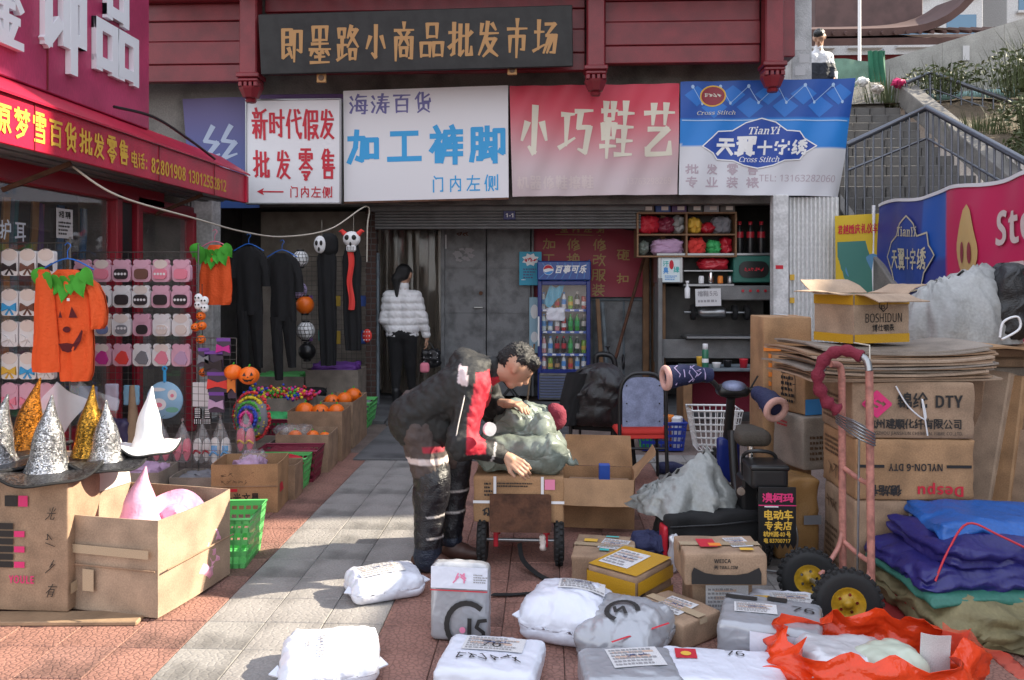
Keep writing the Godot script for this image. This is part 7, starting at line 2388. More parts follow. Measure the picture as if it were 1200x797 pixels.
func build_right_stack():
	var v := Vector3(.57,.455,.44)
	var c = carton("bottom_carton", "plain carton at the bottom of the right-hand stack",Vector3(1.80,.0,-4.23),v,.0,{"mat": "card", "dent": .01})
	strokes_on(c, "print",face("l",v), "ink_brown",[["s",.06,.33,.16,.06,3,.008,5],["p",.05,.05,.2,.2,6,6]])
	strokes_on(c, "strap",face("f",v), "strap",[["r",.26,.33,.275,.45,.006]])
	v = Vector3(.58,.30,.45)
	c = carton("nylon_carton", "upside-down carton with black stripe and red lettering in the stack",Vector3(1.805,.457,-4.23),v,.01,{"mat": "card_orange", "dent": .008})
	var inv := func(f: Callable,w: float,h: float): return func(a,b,d): return f.call(w - a,h - b,d)
	var f: Callable = inv.call(face("f",v),v.x,v.y)
	strokes_on(c, "black_print",f, "ink_black",[["l", "NYLON-6 DTY",.16,.12,.035,.26,1],["r",.44,.125,.57,.14],["r",.02,.125,.14,.14],["h", "德施普",.36,.225,.05,.05,.007,.005]])
	strokes_on(c, "red_print",f, "ink_red",[["l", "Despu",.06,.225,.05,.22,1]])
	strokes_on(c, "side_print",face("l",v), "ink_brown",[["p",.05,.16,.3,.1,4,16],["s",.1,.04,.2,.08,3,.006,8]])
	v = Vector3(.59,.28,.45)
	c = carton("yarn_carton", "carton with pink diamond logo and black yarn lettering",Vector3(1.80,.759,-4.23),v,-.01,{"mat": "card", "dent": .010})
	f = face("f",v)
	strokes_on(c, "lettering",f, "ink_black",[["h", "锦纶",.22,.15,.065,.075,.009,.008],["l", "DTY",.40,.155,.06,.13,1],["h", "杭州建顺化纤有限公司",.07,.05,.042,.048,.006,.004],["l", "HANGZHOU JIANSHUN CHEMICAL FIBRE CO.,LTD.",.07,.02,.016,.46]])
	var s := flat()
	line(s,f,[Vector2(.06,.17),Vector2(.12,.225),Vector2(.18,.17),Vector2(.12,.115)],.022,.002,true)
	line(s,f,[Vector2(.145,.185),Vector2(.12,.2),Vector2(.10,.18),Vector2(.14,.16),Vector2(.12,.14),Vector2(.095,.155)],.014,.003)
	part(c, "diamond_logo",fin(s), "ink_magenta")
	strokes_on(c, "side_print",face("l",v), "ink_brown",[["p",.05,.05,.3,.14,6,26]])
	s = flat()
	tube(s,curve([Vector3(-.09,.26,.24),Vector3(-.03,.16,.245),Vector3(.05,.10,.245),Vector3(.03,.2,.25),Vector3(.06,.02,.245)],6),.004,5)
	part(c, "loose_strap",fin(s), "strap")
	# flattened cartons
	var pile = thing("flattened_cartons", "thick pile of flattened cartons on top of the stack", "cardboard",Vector3(1.73,1.045,-4.28),.12)
	var r := RandomNumberGenerator.new()
	r.seed = 19
	for i in 14:
		var w := r.randf_range(.82,.98)
		var d := r.randf_range(.52,.62)
		var sd := r.randf()*9
		var ox := r.randf_range(-.03,.03)
		var y := i*.011
		part(pile, "cardboard_sheet",sh(func(u,q): return Vector3(ox + (u - .5)*w,y + .010 + .004*sin(u*5 + sd) + .025*pow(absf(u - .5)*2,3.0)*(.4 + .04*i) - .01*pow(absf(q - .5)*2,3),(.5 - q)*d),10,4,.009),["card", "card_b", "card_c", "card_grey"][r.randi() % 4])
	s = flat()
	tube(s,[Vector3(-.2,.0,.31),Vector3(-.2,.175,.305),Vector3(-.2,.178,-.3)],.004,5)
	part(pile, "binding_cord",fin(s), "rope")
	v = Vector3(.36,.245,.28)
	c = carton("watch_carton", "open yellow-taped carton with black lettering on top of the stack",Vector3(1.66,1.216,-4.30),v,.40,{"open": true, "mat": "card_c", "flaps": [104,72,62,86], "flap_len": .15, "flap_mat": "card_c", "bow": [.003,.003,.003,.003]})
	for q in [["f",.36],["l",.28]]:
		f = face(q[0],v)
		strokes_on(c, "yellow_tape",f, "yellow_tape",[["r",.0,.195,q[1],.245,.003],["r",.0,.0,q[1],.045,.003]])
	f = face("f",v)
	strokes_on(c, "lettering",f, "ink_black",[["l", "BOSHIDUN",.07,.105,.045,.24],["h", "博仕顿表",.115,.06,.032,.034,.004,.005],["l", "B",.172,.172,.03,.025]])
	s = flat()
	line(s,f,[Vector2(.16,.205),Vector2(.16,.18),Vector2(.185,.16),Vector2(.21,.18),Vector2(.21,.205)],.005,.004)
	part(c, "shield_logo",fin(s), "ink_black")
	# left-hand column of cartons
	v = Vector3(.27,.45,.27)
	c = carton("taped_package", "package wrapped in shiny brown tape at the stack's left foot",Vector3(1.36,.0,-4.58),v,.15,{"mat": "brown_tape", "dent": .02, "rad": .03})
	strokes_on(c, "grey_patch",face("f",v), "mask_grey",[["r",.16,.20,.26,.25,.012]])
	v = Vector3(.25,.30,.30)
	c = carton("upright_carton", "carton with printed lines above the taped package",Vector3(1.53,.455,-4.78),v,.30,{"mat": "card_grey"})
	strokes_on(c, "print",face("l",v), "ink_red",[["p",.05,.22,.12,.04,2,7]])
	strokes_on(c, "table_print",face("f",v), "ink_brown",[["p",.04,.05,.16,.15,5,9]])
	v = Vector3(.29,.33,.30)
	c = carton("blue_cornered_carton", "carton with a blue corner and black column lettering",Vector3(1.56,.758,-4.86),v,.40,{"mat": "card_orange"})
	strokes_on(c, "lettering",face("l",v), "ink_black",[["s",.10,.05,.03,.2,1,.004,3],["s",.15,.05,.03,.2,1,.004,4],["s",.20,.05,.03,.2,1,.004,5],["p",.10,.05,.12,.2,6,12]])
	strokes_on(c, "blue_corner",face("f",v), "ink_blue",[["r",.0,.0,.18,.09]])
	v = Vector3(.30,1.31,.28)
	c = carton("tall_orange_carton", "tall orange-brown carton at the back left of the stack",Vector3(1.47,.0,-5.10),v,.05,{"mat": "card_orange"})
	strokes_on(c, "red_print",face("f",v), "ink_orange",[["p",.03,.82,.2,.28,5,17],["r",.0,1.10,.3,1.13,.002]])
	strokes_on(c, "handle_strap",face("t",v), "strap",[["r",.15,.02,.165,.26,.004]])
	# bale and leaning cardboard on the far right
	var bale = thing("cardboard_bale", "bale of flattened cardboard under the silver sack", "cardboard",Vector3(2.62,.0,-5.05))
	for i in 20:
		part(bale, "cardboard_sheet",bx(Vector3(r.randf_range(-.02,.02),.028 + i*.057,r.randf_range(-.02,.02)),Vector3(.95 + r.randf_range(-.06,.06),.052,.55),.008),["card", "card_b", "card_grey"][i % 3])
	for i in 11:
		var h := r.randf_range(.62,1.0) if i > 2 else r.randf_range(1.0,1.15)
		var s2 := flat()
		var lean := -.16 - .035*i + r.randf_range(-.03,.03)
		box(s2,Vector3(0,h/2,0),Vector3(.05 + .02*(i % 3),h,.42 + .05*(i % 2)),.008)
		var o = single("leaning_cardboard", "folded cardboard sheet leaning right of the stack, %s from the stack" % (ORD[i] if i < 10 else "last"), "cardboard",fin(s2),["card", "card_b", "card_c", "card_orange"][i % 4],Vector3(2.20 + i*.055,.02,-4.85 + i*.07),.0, "leaning cardboard sheets")
		o.rotation = Vector3(.04*((i % 3) - 1),.62 + r.randf_range(-.15,.15),lean)
	var top = thing("flat_carton", "creased brown carton lying across the leaning sheets", "cardboard",Vector3(2.62,1.135,-4.72),.1)
	part(top, "sheet",sh(func(u,q): return Vector3((u - .5)*.8,.04*u + .03*sin(u*6),(.5 - q)*.5),10,4,.012), "card_orange")
	# sacks
	var sk = thing("silver_sack", "large silver-grey woven sack with faint printed emblem", "sack",Vector3(2.45,1.15,-5.02),.1)
	part(sk, "body",drape(Vector3(-.06,.36,.0),Vector3(.22,.47,.0),Vector3(.36,.03,.22),.55,6.0), "sack_grey")
	sk = thing("black_bag", "black gathered bag leaning against the silver sack", "bag",Vector3(2.80,1.17,-5.0))
	part(sk, "body",soft(Vector3(.20,.47,.26),.08,18,func(p): return p*Vector3(1.0 - .5*smoothstep(.25,.47,p.y) + .1,1,1) + Vector3(ns(p,9,2) + .5*sin(p.y*30),0,ns(p,10,5))*.025), "black_leather")
	part(sk, "white_loop",tb(curve([Vector3(-.16,.03,.22),Vector3(-.14,.12,.22),Vector3(-.06,.15,.22),Vector3(-.05,.08,.22),Vector3(-.16,.02,.24)],6),.007,6), "strap")
	# folded tarpaulins
	lidless_basket("red_crate", "red plastic crate squashed under the olive tarpaulin",Vector3(1.90,.0,-3.66),Vector3(.62,.11,.42),.1, "red_plastic")
	single("olive_tarpaulin", "stained olive tarpaulin drooping over the red crate", "tarpaulin",folded(Vector3(1.0,.13,.62),3.0,.03,30,.12), "tarp_olive",Vector3(2.08,.095,-3.68),.12)
	single("olive_tarpaulin", "hanging end of olive cloth reaching the paving", "tarpaulin",sh(func(u,q): return Vector3(u*.75 + .05*sin(q*4),.20 - q*.2,.10*q + .05*sin(u*11 + q*3)*q + .02*ns(Vector3(u,q,0),6)),30,10,.006), "tarp_olive",Vector3(1.78,.01,-3.44),-.05)
	single("green_groundsheet", "thin green sheet folded between olive and navy tarpaulins", "tarpaulin",folded(Vector3(.95,.04,.58),5.0,.02,14,.04), "tarp_green",Vector3(2.04,.205,-3.72),.1)
	single("navy_tarpaulin", "dark blue tarpaulin folded thick in the middle of the pile", "tarpaulin",folded(Vector3(.95,.11,.56),8.0,.03,26,.09), "tarp_navy",Vector3(2.05,.23,-3.74),.06)
	single("navy_tarpaulin", "upper fold of dark blue tarpaulin below the bright blue one", "tarpaulin",folded(Vector3(.86,.10,.50),11.0,.03,26,.05), "tarp_navy",Vector3(2.10,.325,-3.78),.16)
	single("blue_tarpaulin", "bright blue tarpaulin folded on top of the pile", "tarpaulin",folded(Vector3(.78,.065,.44),14.0,.022,24,.06), "tarp_blue",Vector3(2.14,.41,-3.80),-.06)
	single("red_tie_rope", "thin red rope tied round the blue tarpaulins", "cord",tb(curve([Vector3(1.64,.27,-3.45),Vector3(1.71,.38,-3.49),Vector3(1.84,.475,-3.58),Vector3(1.95,.44,-3.53),Vector3(2.12,.36,-3.46)],6),.005,6), "red_plastic")
	# fence with cloth banners
	var g = thing("yellow_banner", "small yellow wedding-car banner beside the white post", "banner",Vector3(3.06,1.3,-8.62))
	var W := .52
	var yf := func(a,b,d): return Vector3(a,b + .05*a,d + .015*sin(a*14 + b*4))
	part(g, "cloth",sh(func(u,q): return yf.call(u*W,q*.9,.0),14,12,.004),flatmat(.62,.42,.02,.6))
	strokes_on(g, "lettering",yf, "ink_red",[["h", "君越婚庆礼仪车队",.03,.70,.05,.10,.010,.009,{"lift": .006}]])
	strokes_on(g, "landscape",yf,flatmat(.06,.20,.16,.6),[["r",.02,.05,.5,.62,.006]])
	strokes_on(g, "blue_car_print",yf,flatmat(.10,.26,.42,.6),[["d",.22,.32,.12,.10,.008],["d",.38,.36,.09,.12,.009]])
	g = thing("fence_banner", "long blue and red cloth banner hung along the fence", "banner",Vector3(3.50,0,-5.2))
	var L := 3.4
	# u runs away from the viewer, reversed so that it reads from the square
	var ff := func(a,b,d): return Vector3(-d - .012*sin(a*6 + b*3) - .008*sin(a*13 - b*5),.95 + b*(1.0 + .015*sin(a*5)),-L + a)
	var cf := func(u,q): return Color(.55,.02,.10) if u > .42 else (Color(.035,.05,.26) if u < .30 or q < .55 else Color(.02,.10,.42))
	part(g, "cloth",tinted(ff,L,1.36,80,24,cf), "print_vinyl")
	s = flat()
	sheet(s,func(u,q): return ff.call(u*L,1.34 + q*.03,.012),40,1,.02)
	part(g, "white_hem",fin(s), "sign_white")
	var shield := []
	for p in [[-.42,.0],[-.34,.14],[-.2,.2],[-.12,.32],[0,.4],[.12,.32],[.2,.2],[.34,.22],[.36,.1],[.45,.0],[.3,-.15],[.25,-.3],[0,-.34],[-.25,-.3],[-.3,-.15]]:
		shield.append(Vector2(.72 + p[0]*1.15,.80 + p[1]))
	fine = .06
	s = flat()
	patch(s,ff,shield,.012)
	part(g, "shield",fin(s),flatmat(.02,.06,.30,.6))
	s = flat()
	line(s,ff,shield,.016,.020,true)
	hanzi(s,ff, "天翼十字绣",.36,.68,.13,.20,.020,.02,{"lift": .020})
	latin(s,ff, "TianYi",.50,1.0,.09,.42, "Droid Serif",true,.2,.020)
	part(g, "lettering",fin(s),flatmat(.55,.50,.36,.5))
	s = flat()
	latin(s,ff, "Sto",2.22,.85,.26,.50, "Droid Sans",true,.0,.018)
	hanzi(s,ff, "星",2.34,.40,.30,.30,.04,.0,{"lift": .018})
	part(g, "white_lettering",fin(s), "ink_pale")
	s = flat()
	var drop := []
	for i in 20:
		var a := TAU*i/20
		drop.append(Vector2(1.80 + cos(a)*.19,.82 + sin(a)*(.22 if sin(a) < 0 else .20 + .18*pow(sin(a),4.0))))
	patch(s,ff,drop,.012)
	part(g, "gold_drop",fin(s),flatmat(.60,.40,.16,.5))
	s = flat()
	for e in [-1,1]:
		patch(s,ff,disc2(Vector2(1.80 + e*.075,.80),.035,12,.09),.018)
	part(g, "drop_marks",fin(s),flatmat(.28,.03,.05,.5))
	fine = 1e9
	for i in 4:
		part(g, "fence_post",tb([Vector3(.06,0,-L + .05 + i*1.1),Vector3(.06,2.32,-L + .05 + i*1.1)],.025,8), "rail_steel")
	part(g, "rope",tb([Vector3(-.04,2.31,-L - .02),Vector3(-.06,1.0,-L - .02)],.018,6), "strap")
	# white post and corrugated sheet at the corner of the market
	g = thing("corner_post", "white painted steel post at the market's right corner", "post",Vector3(2.535,.0,-8.82))
	part(g, "shaft",bx(Vector3(0,1.22,0),Vector3(.165,2.44,.14),.008), "plaster_white")
	part(g, "red_label",bx(Vector3(-.02,1.66,.072),Vector3(.08,.04,.004)), "ink_red")
	g = thing("corrugated_sheet", "white corrugated metal sheet beside the corner post", "panel",Vector3(2.64,.0,-8.84))
	part(g, "sheet",sh(func(u,q): return Vector3(u*.54,q*2.42,.02*clampf(sin(u*75)*2,-1,1)),96,1,.004,false), "corrugated")
	for y in [1.30,1.55]:
		part(g, "yellow_clip",bx(Vector3(.03,y,.025),Vector3(.05,.06,.006)), "ink_yellow")

# ------------------------------------------------------------ hand truck
func wheel(parent,c: Vector3,axis: Vector3,rad: float,wid: float,hub_m,hub := .5,lugs := 26):
	var b := Basis(Quaternion(Vector3.UP,axis.normalized()))
	var x := Transform3D(b,c)
	var h := wid/2
	var w = part(parent, "wheel",lt([[rad*hub,-h*.7],[rad*.8,-h],[rad*.95,-h*.75],[rad,-h*.3],[rad,h*.3],[rad*.95,h*.75],[rad*.8,h],[rad*hub,h*.7]],32,x), "rubber")
	var s := flat()
	for i in lugs:
		for e in [-1,1]:
			var a: float = TAU*(i + .25*e)/lugs
			box(s,x*Vector3(cos(a)*rad,e*h*.42,sin(a)*rad),Vector3(.018,h*.6,rad*.13),.002,b*Basis(Vector3.UP,-a))
	part(w, "tread",fin(s), "rubber")
	s = flat()
	lathe(s,[[.0,-h*.25],[rad*hub*.85,-h*.25],[rad*hub,-h*.75],[rad*hub*1.04,-h*.75]],24,x)
	lathe(s,[[rad*hub*1.04,h*.75],[rad*hub,h*.75],[rad*hub*.85,h*.25],[rad*.14,h*.3],[rad*.14,h*.9],[.0,h*.9]],24,x)
	part(w, "rim",fin(s),hub_m)
	for i in 5:
		var a := TAU*i/5
		part(w, "bolt",tb([x*Vector3(cos(a)*rad*hub*.55,h*.25,sin(a)*rad*hub*.55),x*Vector3(cos(a)*rad*hub*.55,h*.42,sin(a)*rad*hub*.55)],rad*.05,6), "chrome")
	return w

func build_handtruck():
	var g = thing("hand_truck", "pink two-wheeled hand truck with yellow hubs and cloth-wrapped handle", "hand truck")
	var n0 := Vector3(1.46,.06,-3.66)
	var n1 := Vector3(1.45,1.13,-3.66)
	var f0 := Vector3(1.41,.10,-3.87)
	var f1 := Vector3(1.405,1.08,-3.87)
	part(g, "post",tb([n0,n1],.017,12), "truck_pink")
	part(g, "post",tb([f0,f1],.017,12), "truck_pink")
	part(g, "handle",tb(curve([n1,n1 + Vector3(-.012,.055,-.02),n1 + Vector3(-.075,.08,-.07),n1 + Vector3(-.14,.055,-.11),n1 + Vector3(-.175,-.03,-.13)],5),.016,10), "steel")
	part(g, "handle",tb(curve([f1,f1 + Vector3(-.01,.05,0),f1 + Vector3(-.06,.06,.02)],5),.016,10), "truck_pink")
	for y in [.27,.62]:
		part(g, "cross_bar",tb(curve([Vector3(1.457,y,-3.66),Vector3(1.445,y - .0,-3.76),Vector3(1.408,y + .03,-3.87)],4),.012,8), "truck_pink")
	part(g, "toe_plate",bx(Vector3(1.58,.035,-3.76),Vector3(.22,.012,.30),.003),flatmat(.28,.03,.03,.5))
	part(g, "brace",tb(curve([Vector3(1.457,.26,-3.665),Vector3(1.43,.17,-3.645),Vector3(1.36,.13,-3.60)],4),.012,8), "truck_pink")
	part(g, "brace",tb(curve([Vector3(1.408,.36,-3.87),Vector3(1.38,.27,-3.85),Vector3(1.28,.16,-3.80)],4),.012,8), "truck_pink")
	var a := Vector3(1.235,.135,-3.83)
	var b := Vector3(1.305,.142,-3.53)
	part(g, "axle",tb([a,b],.011,8), "steel")
	var ax := (b - a + Vector3(-.10,0,0)).normalized()
	wheel(g,a,ax,.132,.062, "hub_yellow",.5)
	wheel(g,b,ax,.140,.062, "hub_yellow",.5)
	# cloth wrapped round the handle and wire lashing
	var wrap := curve([n1 + Vector3(-.02,.06,-.03),n1 + Vector3(-.08,.085,-.075),n1 + Vector3(-.15,.05,-.115),n1 + Vector3(-.185,-.05,-.13),n1 + Vector3(-.15,-.15,-.13),n1 + Vector3(-.09,-.2,-.12)],5)
	var s := flat()
	var rad := []
	for i in wrap.size():
		rad.append(.027 + .008*sin(i*1.9) + .004*sin(i*4.3))
	tube(s,wrap,rad,10)
	part(g, "cloth_wrap",fin(s), "maroon_cloth")
	s = flat()
	for k in 5:
		tube(s,curve([Vector3(1.47,.80 + k*.012,-3.645),Vector3(1.38,.84 + k*.015,-3.62),Vector3(1.385,.86 + k*.01,-3.89),Vector3(1.46,.83 + k*.01,-3.80)],5,true),.004,5,false,true)
	part(g, "wire_lashing",fin(s), "steel")
	part(g, "cable",tb([Vector3(1.44,.84,-3.75),Vector3(1.435,.08,-3.76)],.005,6), "steel")

# ------------------------------------------------------------ electric bicycle, pannier and cover
func build_bike():
	var g = thing("electric_bicycle", "dark blue electric bicycle seen from behind with padded handlebar muffs", "bicycle",Vector3(1.13,0,-4.6))
	wheel(g,Vector3(.03,.21,.19),Vector3.RIGHT,.21,.055, "black_metal",.62,30)
	wheel(g,Vector3(.0,.21,-.72),Vector3.RIGHT,.21,.055, "black_metal",.62,30)
	part(g, "frame",tb(curve([Vector3(0,.62,-.32),Vector3(0,.30,-.22),Vector3(.0,.26,.0),Vector3(.02,.42,.16)],6),.026,10), "black_metal")
	part(g, "head_tube",tb([Vector3(0,.50,-.45),Vector3(-.01,.82,-.30)],[.03,.026],12), "black_metal")
	part(g, "leg_shield",soft(Vector3(.14,.28,.05),.02,8,func(p): return Vector3(0,.28,-.42) + p + Vector3(0,0,-.25*p.x*p.x)), "blue_enamel")
	part(g, "fork",tb([Vector3(0,.50,-.45),Vector3(.05,.42,-.52),Vector3(.05,.2,-.72)],.016,8), "black_metal")
	part(g, "fork",tb([Vector3(0,.50,-.45),Vector3(-.05,.42,-.52),Vector3(-.05,.2,-.72)],.016,8), "black_metal")
	part(g, "handlebar",tb(curve([Vector3(-.28,.92,-.26),Vector3(-.14,.93,-.28),Vector3(-.05,.84,-.30),Vector3(.05,.84,-.30),Vector3(.13,.88,-.28),Vector3(.25,.83,-.24)],5),.016,10), "black_metal")
	part(g, "instrument_cowl",soft(Vector3(.19,.07,.13),.03,10,func(p): return Vector3(.0,.83,-.31) + p), "black_plastic")
	part(g, "display",lt([[0,0],[.055,0],[.06,.006],[.0,.010]],18,Transform3D(Basis(Vector3.RIGHT,.6)*Basis.from_scale(Vector3(1.2,1,.8)),Vector3(.0,.895,-.27))), "chair_blue")
	# muffs with fleece mouths
	for e in [[Vector3(-.13,.955,-.30),Vector3(-.40,.945,-.24)],[Vector3(.12,.865,-.20),Vector3(.175,.80,-.02)]]:
		var d: Vector3 = e[1] - e[0]
		var pts := []
		var rr := []
		for i in 11:
			pts.append(e[0] + d*(i/10.0) + Vector3(0,.015*sin(i*.3),0))
			rr.append(.044 + .024*smoothstep(0,9,i) + .003*sin(i*2.3))
		var m = part(g, "muff",tb(pts,rr,20), "muff_navy")
		var ring := []
		var b := Basis(Quaternion(Vector3.UP,d.normalized()))
		for i in 24:
			var t := TAU*i/24
			ring.append(pts[10] + b*Vector3(cos(t)*.058,.010,sin(t)*.058))
		part(m, "fleece_rim",tb(ring,.020,8,false,true), "fleece_pink")
		part(m, "fleece_lining",lt([[.056,.012],[.042,-.05],[.0,-.10]],20,Transform3D(b,pts[10])), "fleece_pink")
		var s := flat()
		for i in 6:
			var cx := 2.0 + i*1.3
			var pp := []
			for q in 4:
				var t := .3 + q*.5 + .4*sin(i*2 + q)
				var k := int(clampf(cx + .7*(q % 2),0,10))
				var u := b.x*cos(t) + b.z*sin(t)
				pp.append(pts[k] + u*(rr[k] + .002))
			tube(s,pp,.004,4)
		part(m, "white_squiggles",fin(s), "lilac")
	part(g, "mirror_stem",tb([Vector3(.10,.88,-.28),Vector3(.14,.96,-.26)],.006,6), "black_metal")
	part(g, "saddle",soft(Vector3(.19,.09,.26),.042,12,func(p): return Vector3(.0,.63,.10) + p*Vector3(1.0 - .45*smoothstep(.05,-.13,p.z),1,1)),mk("saddle_brown",Color(.05,.04,.03),.8,{"bump": "height", "depth": .3, "scale": 5.0}))
	part(g, "saddle_post",tb([Vector3(0,.64,.12),Vector3(.01,.40,.14)],.02,10), "chrome")
	part(g, "rear_rack",tb(curve([Vector3(-.06,.48,.2),Vector3(-.07,.60,.26),Vector3(.0,.63,.3),Vector3(.09,.60,.28),Vector3(.10,.48,.25)],5),.010,8), "black_metal")
	part(g, "tail_box",soft(Vector3(.19,.12,.20),.02,10,func(p): return Vector3(.02,.46,.34) + p), "black_plastic")
	part(g, "tail_box_lid",soft(Vector3(.20,.03,.21),.012,8,func(p): return Vector3(.02,.555,.34) + p), "black_plastic")
	part(g, "battery",bx(Vector3(.0,.36,.15),Vector3(.14,.22,.16),.015), "black_plastic")
	var fl = part(g, "mudflap",bx(Vector3(.05,.335,.455),Vector3(.19,.29,.008),.002), "black_plastic")
	var s := flat()
	for i in 7:
		prism(s,[Vector2(-.045 + i*.027,.192),Vector2(-.018 + i*.027,.192),Vector2(-.031 + i*.027,.165)],.451,.459)
	part(fl, "fringe",fin(s), "black_plastic")
	var f := plane(Transform3D(Basis(),Vector3(-.045,.19,.460)))
	strokes_on(fl, "red_print",f, "ink_magenta",[["h", "澳柯玛",.02,.215,.048,.045,.007,.004],["r",.0,.195,.19,.20]])
	strokes_on(fl, "white_line",f, "ink_white",[["r",.03,.188,.10,.193]])
	strokes_on(fl, "yellow_print",f, "ink_yellow",[["h", "电动车",.025,.125,.045,.05,.007,.006],["h", "专卖店",.03,.073,.042,.043,.006,.006],["h", "杭州路",.025,.038,.024,.028,.004,.002],["l", "40",.105,.04,.022,.028,1],["h", "号",.138,.038,.024,.028,.004],["h", "电",.025,.006,.022,.025,.004],["l", "83700717",.055,.008,.02,.105,1]])
	part(g, "reflector",tb([Vector3(-.09,.42,.30),Vector3(-.10,.42,.32)],.022,12), "chrome")
	part(g, "mudguard",sh(func(u,q): return Vector3(.03 + (u - .5)*.08,.21 + sin(.2 + q*1.9)*.235,.19 + cos(.2 + q*1.9)*.235),2,14,.004), "black_plastic")
	part(g, "cable",tb(curve([Vector3(.12,.42,.36),Vector3(.17,.2,.40),Vector3(.12,.03,.36),Vector3(.02,.02,.36)],6),.006,6), "steel")
	# front basket
	var w = thing("wire_basket", "white wire basket on the front of the bicycle", "basket",Vector3(1.13,.40,-5.45))
	s = flat()
	for k in 7:
		var y := k*.045
		var q := .12 + .045*k/6.0
		var z := .09 + .035*k/6.0
		tube(s,[Vector3(-q,y,z),Vector3(q,y,z),Vector3(q,y,-z),Vector3(-q,y,-z)],.004 if k < 6 else .007,5,false,true)
	for i in 9:
		var t := -1.0 + i*.25
		for e in [-1,1]:
			tube(s,[Vector3(.12*t,0,e*.09),Vector3(.165*t,.27,e*.125)],.0035,4)
			if i % 2 == 0:
				tube(s,[Vector3(e*.12,0,.09*t),Vector3(e*.165,.27,.125*t)],.0035,4)
		tube(s,[Vector3(.12*t,0,.09),Vector3(.12*t,0,-.09)],.0035,4)
	part(w, "wire_frame",fin(s), "wire_white")
	# pannier and cover
	w = thing("black_pannier", "large black fabric pannier box with red piping by the bicycle", "bag",Vector3(.89,.0,-4.46),.10)
	part(w, "body",soft(Vector3(.54,.30,.32),.04,16,func(p): return p + Vector3(ns(p,5,2)*.02,ns(p,5,5)*.02*p.y*3 - .06*p.y*clampf(-p.x*3,0,1),ns(p,6,3)*.025)), "black_cloth")
	part(w, "red_panel",soft(Vector3(.03,.20,.10),.012,6,func(p): return Vector3(-.272,.03,.115) + p), "red_plastic")
	part(w, "seam",tb([Vector3(-.25,.23,.172),Vector3(.0,.24,.177),Vector3(.25,.26,.168)],.005,6), "black_leather")
	single("grey_rain_cover", "crumpled silver-grey rain cover heaped over the pannier", "cover",drape(Vector3(-.16,.14,.0),Vector3(.10,.33,.02),Vector3(.28,.02,.19),.3,2.0), "grey_cover",Vector3(.79,.25,-4.52))
	w = thing("plastic_clip_bag", "dark cloth bundle lying at the pannier's left foot", "bag",Vector3(.57,.0,-4.36))
	part(w, "body",bag_lump(Vector3(.20,.17,.18),.06,.03,10,6.0,12), "muff_navy")
	part(w, "clear_sleeve",bag_lump(Vector3(.05,.20,.05),.02,.015,12,2.0,8), "silver_film")
	w.get_child(1).position = Vector3(.10,0,.12)

